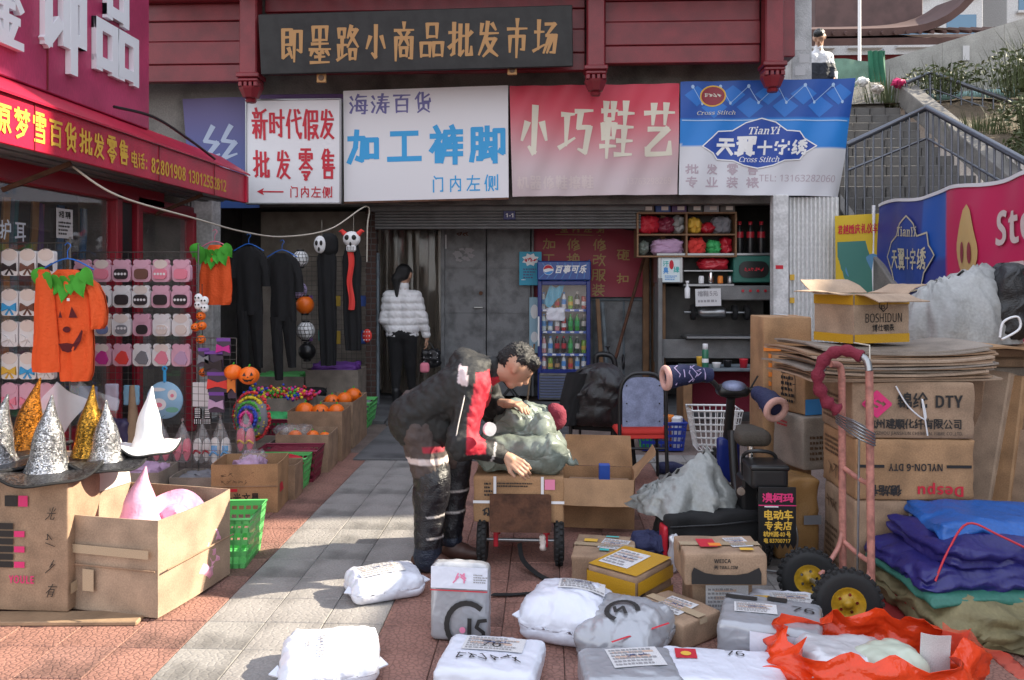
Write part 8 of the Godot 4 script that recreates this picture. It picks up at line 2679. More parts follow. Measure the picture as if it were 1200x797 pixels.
# ------------------------------------------------------------ chairs and crate
func build_chairs():
	for a in [[.70,-6.05, "banquet chair with scuffed blue back panel and red seat", "chair_blue", "mask_red",.06],[.40,-6.35, "dark chair draped with a black padded jacket", "mask_grey", "black_cloth",-.25]]:
		var g = thing("banquet_chair",a[2], "chair",Vector3(a[0],.0,a[1]),a[5])
		part(g, "seat",soft(Vector3(.38,.06,.38),.025,8,func(p): return p + Vector3(0,.39,-.04)),a[4])
		part(g, "seat_skirt",bx(Vector3(0,.385,.13),Vector3(.36,.04,.02),.005),a[4])
		part(g, "back_panel",pm(rrect(.30,.36,.10,Vector2(0,.64)) .map(func(q): return Vector2(q.x,q.y) if q.y > .6 else Vector2(signf(q.x)*.15,q.y)),.145,.165),a[3])
		part(g, "back_frame",tb(curve([Vector3(-.175,.0,.20),Vector3(-.17,.4,.16),Vector3(-.165,.72,.155),Vector3(-.10,.83,.155),Vector3(0,.85,.155),Vector3(.10,.83,.155),Vector3(.165,.72,.155),Vector3(.17,.4,.16),Vector3(.175,.0,.20)],5),.014,8), "black_metal")
		for e in [-1,1]:
			part(g, "leg",tb([Vector3(e*.17,.40,-.20),Vector3(e*.19,.0,-.24)],.012,8), "black_metal")
		part(g, "stretcher",tb([Vector3(-.17,.30,.165),Vector3(.17,.30,.165)],.009,6), "black_metal")
		for i in 6:
			part(g, "stud",tb([Vector3(-.12 + .24*(i % 2),.50 + .13*int(i/2),.165),Vector3(-.12 + .24*(i % 2),.50 + .13*int(i/2),.171)],.006,6), "black_metal")
	var j = thing("black_jacket", "black padded jacket slung over the dark chair", "jacket",Vector3(.40,.0,-6.33),-.2)
	part(j, "body",soft(Vector3(.42,.46,.30),.10,22,func(p): return Vector3(.03,.42,.10) + p*Vector3(1.0 - .25*smoothstep(.3,.46,p.y),1.0,1) + Vector3(.10*p.x,-.10*clampf(-p.x*4,0,1)*p.y,0) + Vector3(ns(p,4,1),ns(p,4,3)*.5,ns(p,4,5))*.05), "black_leather")
	part(j, "hanging_sleeve",garment([[.0,.20,.33],[.2,.17,.31],[.45,.10,.26],[.62,.02,.18]],3,.05,.015,1.0,Vector3(0,.14,.2)), "black_cloth")
	part(j, "hanging_sleeve",garment([[.0,-.26,-.12],[.2,-.25,-.10],[.4,-.2,-.04]],3,.05,.015,2.0,Vector3(0,.42,.22)), "black_cloth")
	lidless_basket("blue_crate", "blue plastic crate of odds and ends behind the chairs",Vector3(1.04,.012,-7.3),Vector3(.42,.25,.32),.0, "blue_basket")
	for i in 5:
		var c = [["green", "ink_green"],["yellow", "ink_yellow"],["grey", "steel"],["orange", "ink_orange"],["white", "white_enamel"]][i]
		single("small_packet", "%s small packet heaped in the blue crate" % c[0], "packet",bx(Vector3(0,.14,0),Vector3(.11,.28,.08),.01),c[1],Vector3(.90 + i*.07,.02,-7.26 - .07*(i % 2)),.3*i, "packets in the blue crate")
	var k = carton("spare_carton", "small pale carton on the floor behind the jacket chair",Vector3(.12,.01,-6.9),Vector3(.32,.17,.24),.1,{"mat": "card_grey"})
	single("dark_shoe", "dark shoe lying under the banquet chair", "shoe",soft(Vector3(.26,.09,.10),.04,10,func(p): return p*Vector3(1,1.0 - .4*smoothstep(.0,.13,p.x),1)), "muff_navy",Vector3(1.0,.0,-6.4),.3)
	# open carton on the floor right of the trolley
	var v := Vector3(.46,.30,.36)
	var c = carton("empty_open_carton", "empty open carton with splayed flaps behind the trolley",Vector3(.33,.0,-5.15),v,-.08,{"open": true, "mat": "card_orange", "flaps": [128,40,12,60], "flap_len": .20})
	single("blue_drink_box", "small blue and white drinks pack inside the open carton", "box",bx(Vector3(0,.05,0),Vector3(.07,.10,.05),.004),flatmat(.02,.08,.40,.4),Vector3(.38,.24,-5.22))
	single("cardboard_pad", "stacked cardboard inside the open carton", "cardboard",bx(Vector3(0,.11,0),Vector3(.40,.22,.28),.01), "card_b",Vector3(.34,.012,-5.17),-.08)

# ------------------------------------------------------------ trolley with carton and sack
func build_trolley():
	var g = thing("luggage_trolley", "low trolley with rusty plate and two rubber wheels", "trolley",Vector3(-.135,0,-4.30))
	for e in [-1,1]:
		wheel(g,Vector3(e*.207,.122,-.06),Vector3(e,0,0),.122,.055, "rust",.45,24)
		part(g, "frame_leg",bx(Vector3(e*.135,.17,-.05),Vector3(.025,.16,.03),.003), "red_plastic")
		part(g, "frame_rail",bx(Vector3(e*.15,.215,-.30),Vector3(.025,.025,.52),.003), "red_plastic")
		part(g, "front_leg",tb([Vector3(e*.14,.2,-.52),Vector3(e*.15,.0,-.54)],.012,8), "red_plastic")
	part(g, "axle",tb([Vector3(-.2,.122,-.06),Vector3(.2,.122,-.06)],.010,8), "steel")
	part(g, "toe_plate",pm(rrect(.33,.205,.015,Vector2(0,.285)),.0,.008), "rust")
	part(g, "rag",soft(Vector3(.03,.09,.03),.012,8,func(p): return Vector3(.12,.07,-.04) + p + Vector3(ns(p,30)*.012,0,ns(p,30,3)*.012)), "cream_card")
	var v := Vector3(.49,.25,.50)
	var c = carton("strapped_carton", "carton with white straps riding on the trolley",Vector3(-.145,.230,-4.56),v,.0,{"mat": "card_orange"})
	var f := face("f",v)
	strokes_on(c, "white_strap",f, "strap",[["r",.11,.0,.125,.25,.004],["r",.365,.0,.38,.25,.004],["r",.0,.105,.49,.12,.005]])
	strokes_on(c, "black_print",f, "ink_black",[["p",.13,.19,.24,.03,2,4],["s",.05,.03,.05,.05,2,.008,3],["p",.06,.14,.04,.08,4,8]])
	strokes_on(c, "red_mark",f, "ink_pink",[["r",.385,.18,.44,.235]])
	var sk = thing("green_sack", "bulging grey-green woven sack tied on the trolley", "sack",Vector3(-.14,.478,-4.52))
	part(sk, "lower_bulge",soft(Vector3(.50,.21,.44),.10,26,func(p): return p + Vector3(ns(p,6,1)*.03,ns(p,5,2)*.03,ns(p,6,3)*.03) + Vector3(0,0,(absf(ns(p,12,5)) - .2)*.03 + .03*sin(p.x*9)*.3)), "sack_green")
	part(sk, "upper_bulge",soft(Vector3(.34,.22,.34),.10,24,func(p): return Vector3(.0,.12,-.05) + Basis(Vector3.BACK,-.25)*p + Vector3(ns(p,6,7),ns(p,6,9),ns(p,7,8))*.04 + Vector3(0,0,(absf(ns(p,13,5)) - .2)*.03)), "sack_green")
	part(sk, "tied_corner",tb(curve([Vector3(.24,.10,.10),Vector3(.28,.06,.14),Vector3(.31,.07,.15)],4),[.04,.035,.03,.022,.018,.016,.014,.018,.02],8), "sack_green")
	part(sk, "red_bundle",bag_lump(Vector3(.11,.15,.14),.05,.012,6,3.0,10), "maroon_cloth")
	sk.get_child(3).position = Vector3(.20,.19,-.12)
	single("black_strap", "black webbing strap looped on the paving by the trolley", "strap",sh(func(u,q):
		var P := [Vector3(-.14,.115,-4.33),Vector3(-.12,.05,-4.26),Vector3(-.04,.012,-4.16),Vector3(.06,.010,-4.04),Vector3(.09,.010,-3.98),Vector3(-.02,.014,-3.92),Vector3(-.15,.010,-3.89),Vector3(-.26,.012,-3.88)]
		var t: float = u*6.999
		var k := int(t)
		var p: Vector3 = P[k].cubic_interpolate(P[k + 1],P[maxi(k - 1,0)],P[mini(k + 2,7)],t - k)
		return p + Vector3(.010,.0,-.016)*(q - .5)*2.0,50,1,.003), "black_cloth")

# ------------------------------------------------------------ parcels
func parcel(label,at: Vector3,size: Vector3,turn: float,m,puff := .3,sd := 1.0):
	var o = thing("parcel",label, "parcel",at,turn, "wrapped parcels on the paving")
	part(o, "wrapper",soft(size,minf(size.y*.42,.02 + .05*puff),24,func(p):
		var q: Vector3 = p - Vector3(0,size.y/2,0)
		var ex := 1.0 - pow(absf(q.x)/size.x*2,2.0)
		var ez := 1.0 - pow(absf(q.z)/size.z*2,2.0)
		var dome := puff*.28*size.y*(ex*ez - .5)*(1.0 if q.y > 0 else .35)
		var w := (absf(ns(p,7,sd))*.7 + absf(ns(p,15,sd + 3))*.3 - .25)*.022*(.4 + puff)
		return p + Vector3(0,(dome + w)*clampf(p.y/size.y*2.0,0,1),0) + Vector3(signf(q.x),0,signf(q.z))*w*.8*Vector3(absf(q.x)/size.x,0,absf(q.z)/size.z)*2.0),m)
	for e in [[-1,1],[1,1]]:
		if puff > .25:
			part(o, "sealed_corner",pm([Vector2(0,0),Vector2(.05*e[0],.02),Vector2(.02*e[0],.06)],-.003,.003,Transform3D(Basis(Vector3.RIGHT,-1.2),Vector3(e[0]*(size.x/2 - .018),size.y*.45,size.z/2*e[1] - .04))),m)
	return o

# map over the domed top of a parcel (puff 0: a flat carton); u to the right, v away from the viewer
func top_of(size: Vector3,x: float,z: float,turn := .0,puff := .0) -> Callable:
	return func(a,b,d):
		var q: Vector3 = Basis(Vector3.UP,turn)*Vector3(a,0,-b) + Vector3(x,0,z)
		var ex := 1.0 - pow(clampf(absf(q.x)/size.x*2,0,1),2.0)
		var ez := 1.0 - pow(clampf(absf(q.z)/size.z*2,0,1),2.0)
		return Vector3(q.x,size.y + .003 + d + .002*puff + puff*.28*size.y*(ex*ez - .5)*(1.0 if puff > .0 else .0),q.z)

func waybill(parent,size: Vector3,x: float,z: float,w: float,d: float,turn := .0,puff := .0):
	var f := top_of(size,x,z,turn,puff)
	var s := flat()
	rect(s,f,-w/2,-d/2,w/2,d/2,.0,6)
	var l = part(parent, "waybill",fin(s), "paper")
	strokes_on(l, "pink_lines",f, "paper_pink",[["r",-w*.4,-d*.1,w*.3,d*.05,.0012],["r",-w*.4,d*.2,w*.4,d*.3,.0012]])
	strokes_on(l, "print",f, "ink_grey",[["p",-w*.45,-d*.45,w*.9,d*.9,6,int(x*100) + 200,.002]])
	strokes_on(l, "pen_marks",f, "ink_navy",[["s",-w*.2,-d*.1,w*.5,d*.25,2,.003,7,.003]])

func build_parcels():
	var v := Vector3(.36,.12,.26)
	var o = parcel("white poly parcel near the man's boots",Vector3(-.79,.0,-3.90),v,.45, "poly_white",.55,2.0)
	waybill(o,v,-.02,.0,.22,.14,.05,.55)
	v = Vector3(.38,.12,.34)
	o = parcel("sunlit white poly parcel at the bottom left",Vector3(-.845,.0,-3.12),v,.22, "poly_white",.6,5.0)
	strokes_on(o, "print",top_of(v,-.1,.08,.0,.6), "ink_grey",[["s",.0,.02,.04,.06,1,.006,3],["p",.06,-.05,.03,.16,8,4]])
	# silver parcel standing upright
	v = Vector3(.255,.325,.085)
	o = parcel("silver parcel standing on edge with black ring logo",Vector3(-.365,.0,-3.43),v,-.08, "poly_grey",.12,9.0)
	o.rotation.x = -.06
	var f := face("f",v)
	strokes_on(o, "white_top",f, "poly_white",[["r",.006,.225,.25,.315,.006]])
	strokes_on(o, "red_line",f, "ink_red",[["r",.004,.214,.25,.219,.0075]])
	strokes_on(o, "red_mark",f, "ink_pink",[["s",.10,.25,.06,.04,2,.006,6,.008],["d",.145,.055,.013,.013,.008]])
	strokes_on(o, "small_print",f, "ink_grey",[["p",.19,.25,.055,.04,4,6,.008]])
	var s := flat()
	var ring := []
	for i in 17:
		var a := .9 + 3.9*i/16.0
		ring.append(Vector2(.165 + cos(a)*.088,.075 + sin(a)*.092))
	line(s,f,ring,.022,.008)
	line(s,f,[Vector2(.175,.10),Vector2(.175,.02),Vector2(.14,.012)],.018,.009)
	line(s,f,[Vector2(.245,.10),Vector2(.215,.095),Vector2(.205,.07),Vector2(.235,.05),Vector2(.235,.02),Vector2(.205,.012)],.015,.009)
	part(o, "ring_logo",fin(s), "ink_black")
	v = Vector3(.39,.10,.32)
	o = parcel("white boxy parcel with a number in pen at the bottom centre",Vector3(-.21,.0,-3.10),v,-.12, "poly_white",.2,12.0)
	waybill(o,v,.0,-.06,.24,.12,.0,.2)
	strokes_on(o, "pen_number",top_of(v,-.03,.05,.0,.2), "ink_black",[["l", "76",-.02,.08,.05,.08],["s",-.10,-.03,.26,.05,6,.005,31]])
	v = Vector3(.38,.19,.34)
	o = parcel("round puffy white poly parcel left of the silver one",Vector3(.10,.0,-3.50),v,-.30, "poly_white",.9,15.0)
	waybill(o,v,.05,-.04,.2,.14,.2,.9)
	v = Vector3(.34,.17,.36)
	o = parcel("puffy silver and white parcel with black ring logo",Vector3(.34,.0,-3.36),v,-.50, "poly_grey",.8,18.0)
	o.rotation.x = .18
	f = top_of(v,.0,.02,.9,.8)
	s = flat()
	ring = []
	for i in 17:
		var a := -.5 + 4.2*i/16.0
		ring.append(Vector2(cos(a)*.065,sin(a)*.06))
	line(s,f,ring,.02,.001)
	line(s,f,[Vector2(-.02,.03),Vector2(-.03,.0),Vector2(.01,.01),Vector2(.0,-.03)],.014,.002)
	part(o, "ring_logo",fin(s), "ink_black")
	strokes_on(o, "red_line",f, "ink_red",[["r",-.12,-.135,.14,-.125,.004]])
	v = Vector3(.36,.12,.28)
	o = parcel("grey film parcel cut by the bottom edge of the view",Vector3(.31,.0,-3.0),v,.08, "poly_grey",.15,21.0)
	waybill(o,v,.03,-.03,.2,.15,.1,.15)
	v = Vector3(.44,.11,.28)
	o = parcel("pale blue-white parcel with a red sticker at the bottom",Vector3(.66,.0,-3.02),v,-.08, "poly_white",.1,24.0)
	f = top_of(v,-.15,.0,.0,.1)
	strokes_on(o, "red_sticker",f, "ink_red",[["r",-.02,.02,.06,.10,.001]])
	strokes_on(o, "sticker_mark",f, "ink_yellow",[["d",.02,.055,.02,.018,.003]])
	strokes_on(o, "pen_number",f, "ink_black",[["l", "76",.17,.06,.04,.07]])
	v = Vector3(.40,.17,.34)
	o = parcel("large silver-grey parcel with number and black print on top",Vector3(.93,.0,-3.36),v,-.32, "poly_grey",.12,27.0)
	waybill(o,v,-.06,.0,.17,.10,.1,.12)
	f = top_of(v,.0,.0,.0,.12)
	strokes_on(o, "pen_number",f, "ink_black",[["l", "76",.08,.02,.05,.09],["r",-.19,.08,-.06,.12,.001],["r",-.02,.10,.06,.15,.001]])
	strokes_on(o, "white_band",face("f",v), "poly_white",[["r",.13,.02,.39,.15,.006]])
	v = Vector3(.30,.12,.24)
	o = parcel("flat white parcel with yellow sticker beside the truck wheel",Vector3(1.06,.0,-3.62),v,-.15, "poly_white",.15,30.0)
	waybill(o,v,.04,.0,.18,.12,.1,.15)
	strokes_on(o, "yellow_sticker",top_of(v,-.09,.04,.0,.15), "ink_yellow",[["r",-.04,.0,.03,.045,.001]])
	# cartons
	v = Vector3(.32,.135,.36)
	var c = carton("mailed_carton", "brown carton with teal and yellow stickers behind the yellow one",Vector3(.31,.0,-4.25),v,-.14,{"mat": "card", "tape": "clear_tape"})
	waybill(c,v,.05,-.02,.14,.16,-.2)
	f = plane(Transform3D(Basis(Vector3.RIGHT,-PI/2),Vector3(0,v.y + .006,0)))
	strokes_on(c, "yellow_sticker",f, "ink_yellow",[["r",-.11,.03,-.04,.075]])
	strokes_on(c, "teal_sticker",f, "ink_teal",[["r",-.02,-.10,.03,-.07],["r",.0,.12,.07,.14]])
	v = Vector3(.27,.19,.33)
	c = carton("yellow_taped_carton", "carton wrapped in yellow tape with black letters",Vector3(.405,.0,-3.86),v,-.66,{"mat": "card", "dent": .006})
	for q in [["f",.27,.17],["l",.33,.17],["r",.33,.17],["t",.27,.33]]:
		f = face(q[0],v)
		strokes_on(c, "yellow_tape",f, "yellow_tape",[["r",.004,.004,q[1] - .004,q[2]*.40,.003],["r",.004,q[2]*.62,q[1] - .004,q[2] - .004,.003]] if q[0] != "t" and q[0] != "f" else [["r",.003,.003,q[1] - .003,q[2] - .003,.003]])
	strokes_on(c, "lettering",face("r",v), "ink_black",[["l", "E",.03,.065,.07,.0,1]])
	waybill(c,v + Vector3(0,.005,0),-.03,.0,.16,.22)
	v = Vector3(.30,.115,.26)
	c = carton("tilted_carton", "brown carton wrapped in clear tape with white waybill",Vector3(.565,.0,-3.53),v,-.86,{"mat": "card", "tape": "clear_tape"})
	waybill(c,v,.0,.0,.14,.16,.1)
	v = Vector3(.28,.17,.22)
	c = carton("waybill_carton", "small carton with large waybill under the cat-band carton",Vector3(.80,.0,-3.80),v,.06,{"mat": "card"})
	f = face("f",v)
	strokes_on(c, "waybill",f, "paper",[["r",.06,.02,.255,.15,.003]])
	strokes_on(c, "pink_lines",f, "paper_pink",[["r",.10,.085,.24,.10,.004],["r",.10,.12,.2,.13,.004]])
	strokes_on(c, "print",f, "ink_grey",[["p",.07,.03,.17,.11,6,14,.0045],["l", "411",.20,.04,.014,.04]])
	v = Vector3(.37,.145,.26)
	c = carton("black_band_carton", "carton with black curved band print and small black lettering",Vector3(.80,.174,-3.74),v,.03,{"mat": "card", "tape": "clear_tape"})
	f = face("f",v)
	strokes_on(c, "lettering",f, "ink_black",[["l", "WEICA",.13,.105,.017,.075,1],["h", "天",.13,.076,.018,.018,.003],["l", "TMALL.COM",.155,.078,.014,.08,1]])
	s = flat()
	patch(s,f,[Vector2(.03,.01),Vector2(.03,.06),Vector2(.04,.085),Vector2(.09,.06),Vector2(.14,.052),Vector2(.23,.052),Vector2(.28,.06),Vector2(.33,.085),Vector2(.34,.06),Vector2(.34,.01)],.003)
	part(c, "black_band",fin(s), "ink_black")
	waybill(c,v,.09,-.02,.10,.13,.15)
	f = plane(Transform3D(Basis(Vector3.RIGHT,-PI/2),Vector3(0,v.y + .006,0)))
	strokes_on(c, "red_sticker",f, "ink_red",[["r",-.10,-.06,-.02,.05]])
	strokes_on(c, "orange_sticker",f, "ink_orange",[["r",-.055,-.05,.0,-.01,.0025]])
	strokes_on(c, "yellow_sticker",f, "ink_yellow",[["r",.07,-.11,.13,-.08,.004]])
	# red carrier bag full of packets
	var g = thing("red_carrier_bag", "open orange-red plastic carrier bag full of packets", "bag",Vector3(1.24,.0,-3.08))
	var bagf := func(u,q):
		var a: float = u*TAU
		var p := Vector3(cos(a),0,-sin(a))
		var rr: float = .30 + .06*sin(q*2.6) - .03*q + .022*sin(a*9 + q*5) + .035*ns(p + Vector3(0,q,0),3.2,2)
		var y: float = q*(.195 + .04*ns(p,2.2,4) + .02*sin(a*11))
		if q > .8:
			rr += (q - .8)*.20*sin(a*5 + 1)
		return Vector3(cos(a)*rr*1.12,y + .004,-sin(a)*rr*.72)
	part(g, "bag",sh(bagf,72,16,.0015), "red_bag")
	part(g, "torn_edge",sh(func(u,q): return Vector3(.26 + u*.34,.20 - .15*u + (q - .5)*.12*(1.05 - u) + .02*sin(u*14 + q*4),-.02 + .03*sin(u*9)),14,5),mk("red_film",Color(.8,.10,.06,.55),.15))
	part(g, "handle",sh(func(u,q): return Vector3(-.30 - .16*u,.08 + .17*u - .10*u*u,.16 + (q - .5)*.05*(1.1 - u)),10,3), "red_bag")
	single("clear_packet", "bulging clear packet inside the red carrier bag", "packet",bag_lump(Vector3(.36,.17,.30),.07,.014,5,5.0,16), "silver_film",Vector3(1.13,.0,-3.05))
	single("printed_packet", "packet printed green and pink inside the red bag", "packet",bag_lump(Vector3(.24,.18,.22),.06,.01,5,8.0,12),flatmat(.50,.55,.45,.25),Vector3(1.26,.01,-3.0),.3)
	single("white_receipt", "curled white receipt sticking out of the red bag", "paper",sh(func(u,q): return Vector3(u*.10,q*.15,.03*q*q + .01*sin(u*4)),5,6,.001), "paper",Vector3(1.37,.11,-3.0),-.3)

# ------------------------------------------------------------ people
# tapered capsules [a, b, ra, rb] joined smoothly and meshed as surface nets into s
func blob(s,bones: Array,cell: float,k: float,amp := .0,freq := 10.0,col = null):
	var lo := Vector3.ONE*1e9
	var hi := -lo
	for b in bones:
		var r: float = maxf(b[2],b[3]) + cell*3.0
		lo = lo.min(b[0].min(b[1]) - Vector3.ONE*r)
		hi = hi.max(b[0].max(b[1]) + Vector3.ONE*r)
	var n := Vector3i(((hi - lo)/cell).ceil()) + Vector3i.ONE*2
	var sx := 1
	var sy := n.x
	var sz := n.x*n.y
	var F := PackedFloat32Array()
	F.resize(n.x*n.y*n.z)
	F.fill(1.0)
	for b in bones:
		var a: Vector3 = b[0]
		var ab: Vector3 = b[1] - a
		var l2 := maxf(ab.length_squared(),1e-9)
		var ra: float = b[2]
		var rd: float = b[3] - ra
		var m: float = maxf(b[2],b[3]) + k + cell*2.0
		var i0 := Vector3i(((a.min(b[1]) - Vector3.ONE*m - lo)/cell).floor()).clamp(Vector3i.ZERO,n - Vector3i.ONE)
		var i1 := Vector3i(((a.max(b[1]) + Vector3.ONE*m - lo)/cell).ceil()).clamp(Vector3i.ZERO,n - Vector3i.ONE)
		for z in range(i0.z,i1.z + 1):
			for y in range(i0.y,i1.y + 1):
				var q := z*sz + y*sy
				for x in range(i0.x,i1.x + 1):
					var p := lo + Vector3(x,y,z)*cell - a
					var t := clampf(p.dot(ab)/l2,.0,1.0)
					var d := (p - ab*t).length() - ra - rd*t
					var o := F[q + x]
					var h := maxf(k - absf(o - d),.0)/k
					F[q + x] = minf(o,d) - h*h*k*.25
	var vid := {}
	var V := []
	var N := []
	var off := [0,sx,sy,sx + sy,sz,sz + sx,sz + sy,sz + sx + sy]
	var E := [[0,1],[0,2],[0,4],[1,3],[1,5],[2,3],[2,6],[3,7],[4,5],[4,6],[5,7],[6,7]]
	for z in n.z - 1:
		for y in n.y - 1:
			for x in n.x - 1:
				var q := z*sz + y*sy + x
				var neg := 0
				for o in off:
					if F[q + o] < .0:
						neg += 1
				if neg == 0 or neg == 8:
					continue
				var sum := Vector3.ZERO
				var c := 0
				for e in E:
					var f0 := F[q + off[e[0]]]
					var f1 := F[q + off[e[1]]]
					if (f0 < .0) != (f1 < .0):
						var t := f0/(f0 - f1)
						var p0 := Vector3(e[0] & 1,(e[0] >> 1) & 1,e[0] >> 2)
						var p1 := Vector3(e[1] & 1,(e[1] >> 1) & 1,e[1] >> 2)
						sum += p0.lerp(p1,t)
						c += 1
				var g := Vector3(F[q + 1] - F[q],F[q + sy] - F[q],F[q + sz] - F[q]).normalized()
				var p := lo + (Vector3(x,y,z) + sum/c)*cell
				if amp > .0:
					p += g*amp*(absf(ns(p,freq,3))*1.6 - .5 + .5*ns(p,freq*2.2,5))
				vid[q] = V.size()
				V.append(p)
	s.set_smooth_group(0)
	for q in vid:
		for ax in 3:
			var d: int = [sx,sy,sz][ax]
			var u: int = [sy,sz,sx][ax]
			var w: int = [sz,sx,sy][ax]
			if (F[q] < .0) == (F[q + d] < .0) or not (vid.has(q - u) and vid.has(q - w) and vid.has(q - u - w)):
				continue
			var c := [vid[q],vid[q - u],vid[q - u - w],vid[q - w]]
			if F[q] < .0:
				c.reverse()
			for t in [0,1,2,0,2,3]:
				var p: Vector3 = V[c[t]]
				if col != null:
					s.set_color(col.call(p))
				s.add_vertex(p)

func skin_parts(s,hc: Vector3,b: Basis,neck: Vector3,tone := Color(1,1,1),hands := []):
	var r := b.x
	var u := b.y
	var f := -b.z
	var white := func(_p): return tone
	blob(s,[[hc + u*.028 - f*.012,hc + u*.02 + f*.012,.084,.08],[hc + f*.015,hc - u*.078 + f*.042,.07,.030],[hc + f*.086 + u*.008,hc + f*.101 - u*.024,.008,.014],[hc + f*.072 + u*.03 + r*.03,hc + f*.072 + u*.03 - r*.03,.016,.016],[hc + f*.078 - u*.052 + r*.014,hc + f*.078 - u*.052 - r*.014,.012,.012],[hc + r*.08 + u*.015 - f*.006,hc + r*.078 - u*.02,.016,.010],[hc - r*.08 + u*.015 - f*.006,hc - r*.078 - u*.02,.016,.010],[hc - u*.05 - f*.02,neck,.054,.06]],.006,.022,.0,1.0,white)
	for h in hands:
		var w: Vector3 = h[0]
		var d: Vector3 = h[1].normalized()
		var nn: Vector3 = (h[2] - d*h[2].dot(d)).normalized()
		var sd: Vector3 = d.cross(nn)*h[3]
		var hb := [[w - d*.04,w + d*.02,.026,.025]]
		for i in 4:
			hb.append([w + d*.01 + sd*(i - 1.5)*.012,w + d*.075 + sd*(i - 1.5)*.019,.014,.010])
			var base: Vector3 = w + d*.078 + sd*(i - 1.5)*.020
			var l: float = [.036,.042,.039,.030][i]
			var m: Vector3 = base + (d + nn*h[4]).normalized()*l
			hb.append([base,m,.0092,.0085])
			hb.append([m,m + (d + nn*h[4]*3.0).normalized()*l*.85,.0085,.0072])
		var tb0: Vector3 = w + d*.018 - sd*.024
		hb.append([tb0,tb0 + d*.035 - sd*.026 + nn*.012,.013,.010])
		hb.append([tb0 + d*.035 - sd*.026 + nn*.012,tb0 + d*.066 - sd*.03 + nn*.022,.010,.008])
		blob(s,hb,.0042,.008,.0,1.0,white)

func face_parts(o,hc: Vector3,b: Basis):
	var s := flat()
	for e in [-1,1]:
		ball(s,hc + b*Vector3(e*.031,.008,-.077),.011,8,6)
	part(o, "eyes",fin(s), "ink_black")
	s = flat()
	for e in [-1,1]:
		tube(s,[hc + b*Vector3(e*.014,.036,-.088),hc + b*Vector3(e*.032,.042,-.084),hc + b*Vector3(e*.05,.034,-.072)],.0045,6)
	part(o, "eyebrows",fin(s), "hair")
	part(o, "lips",tb([hc + b*Vector3(-.02,-.054,-.084),hc + b*Vector3(0,-.051,-.091),hc + b*Vector3(.02,-.054,-.084)],[.003,.006,.003],6),flatmat(.30,.11,.09,.5))

func done(s) -> SurfaceTool:
	s.index()
	s.generate_normals()
	return s

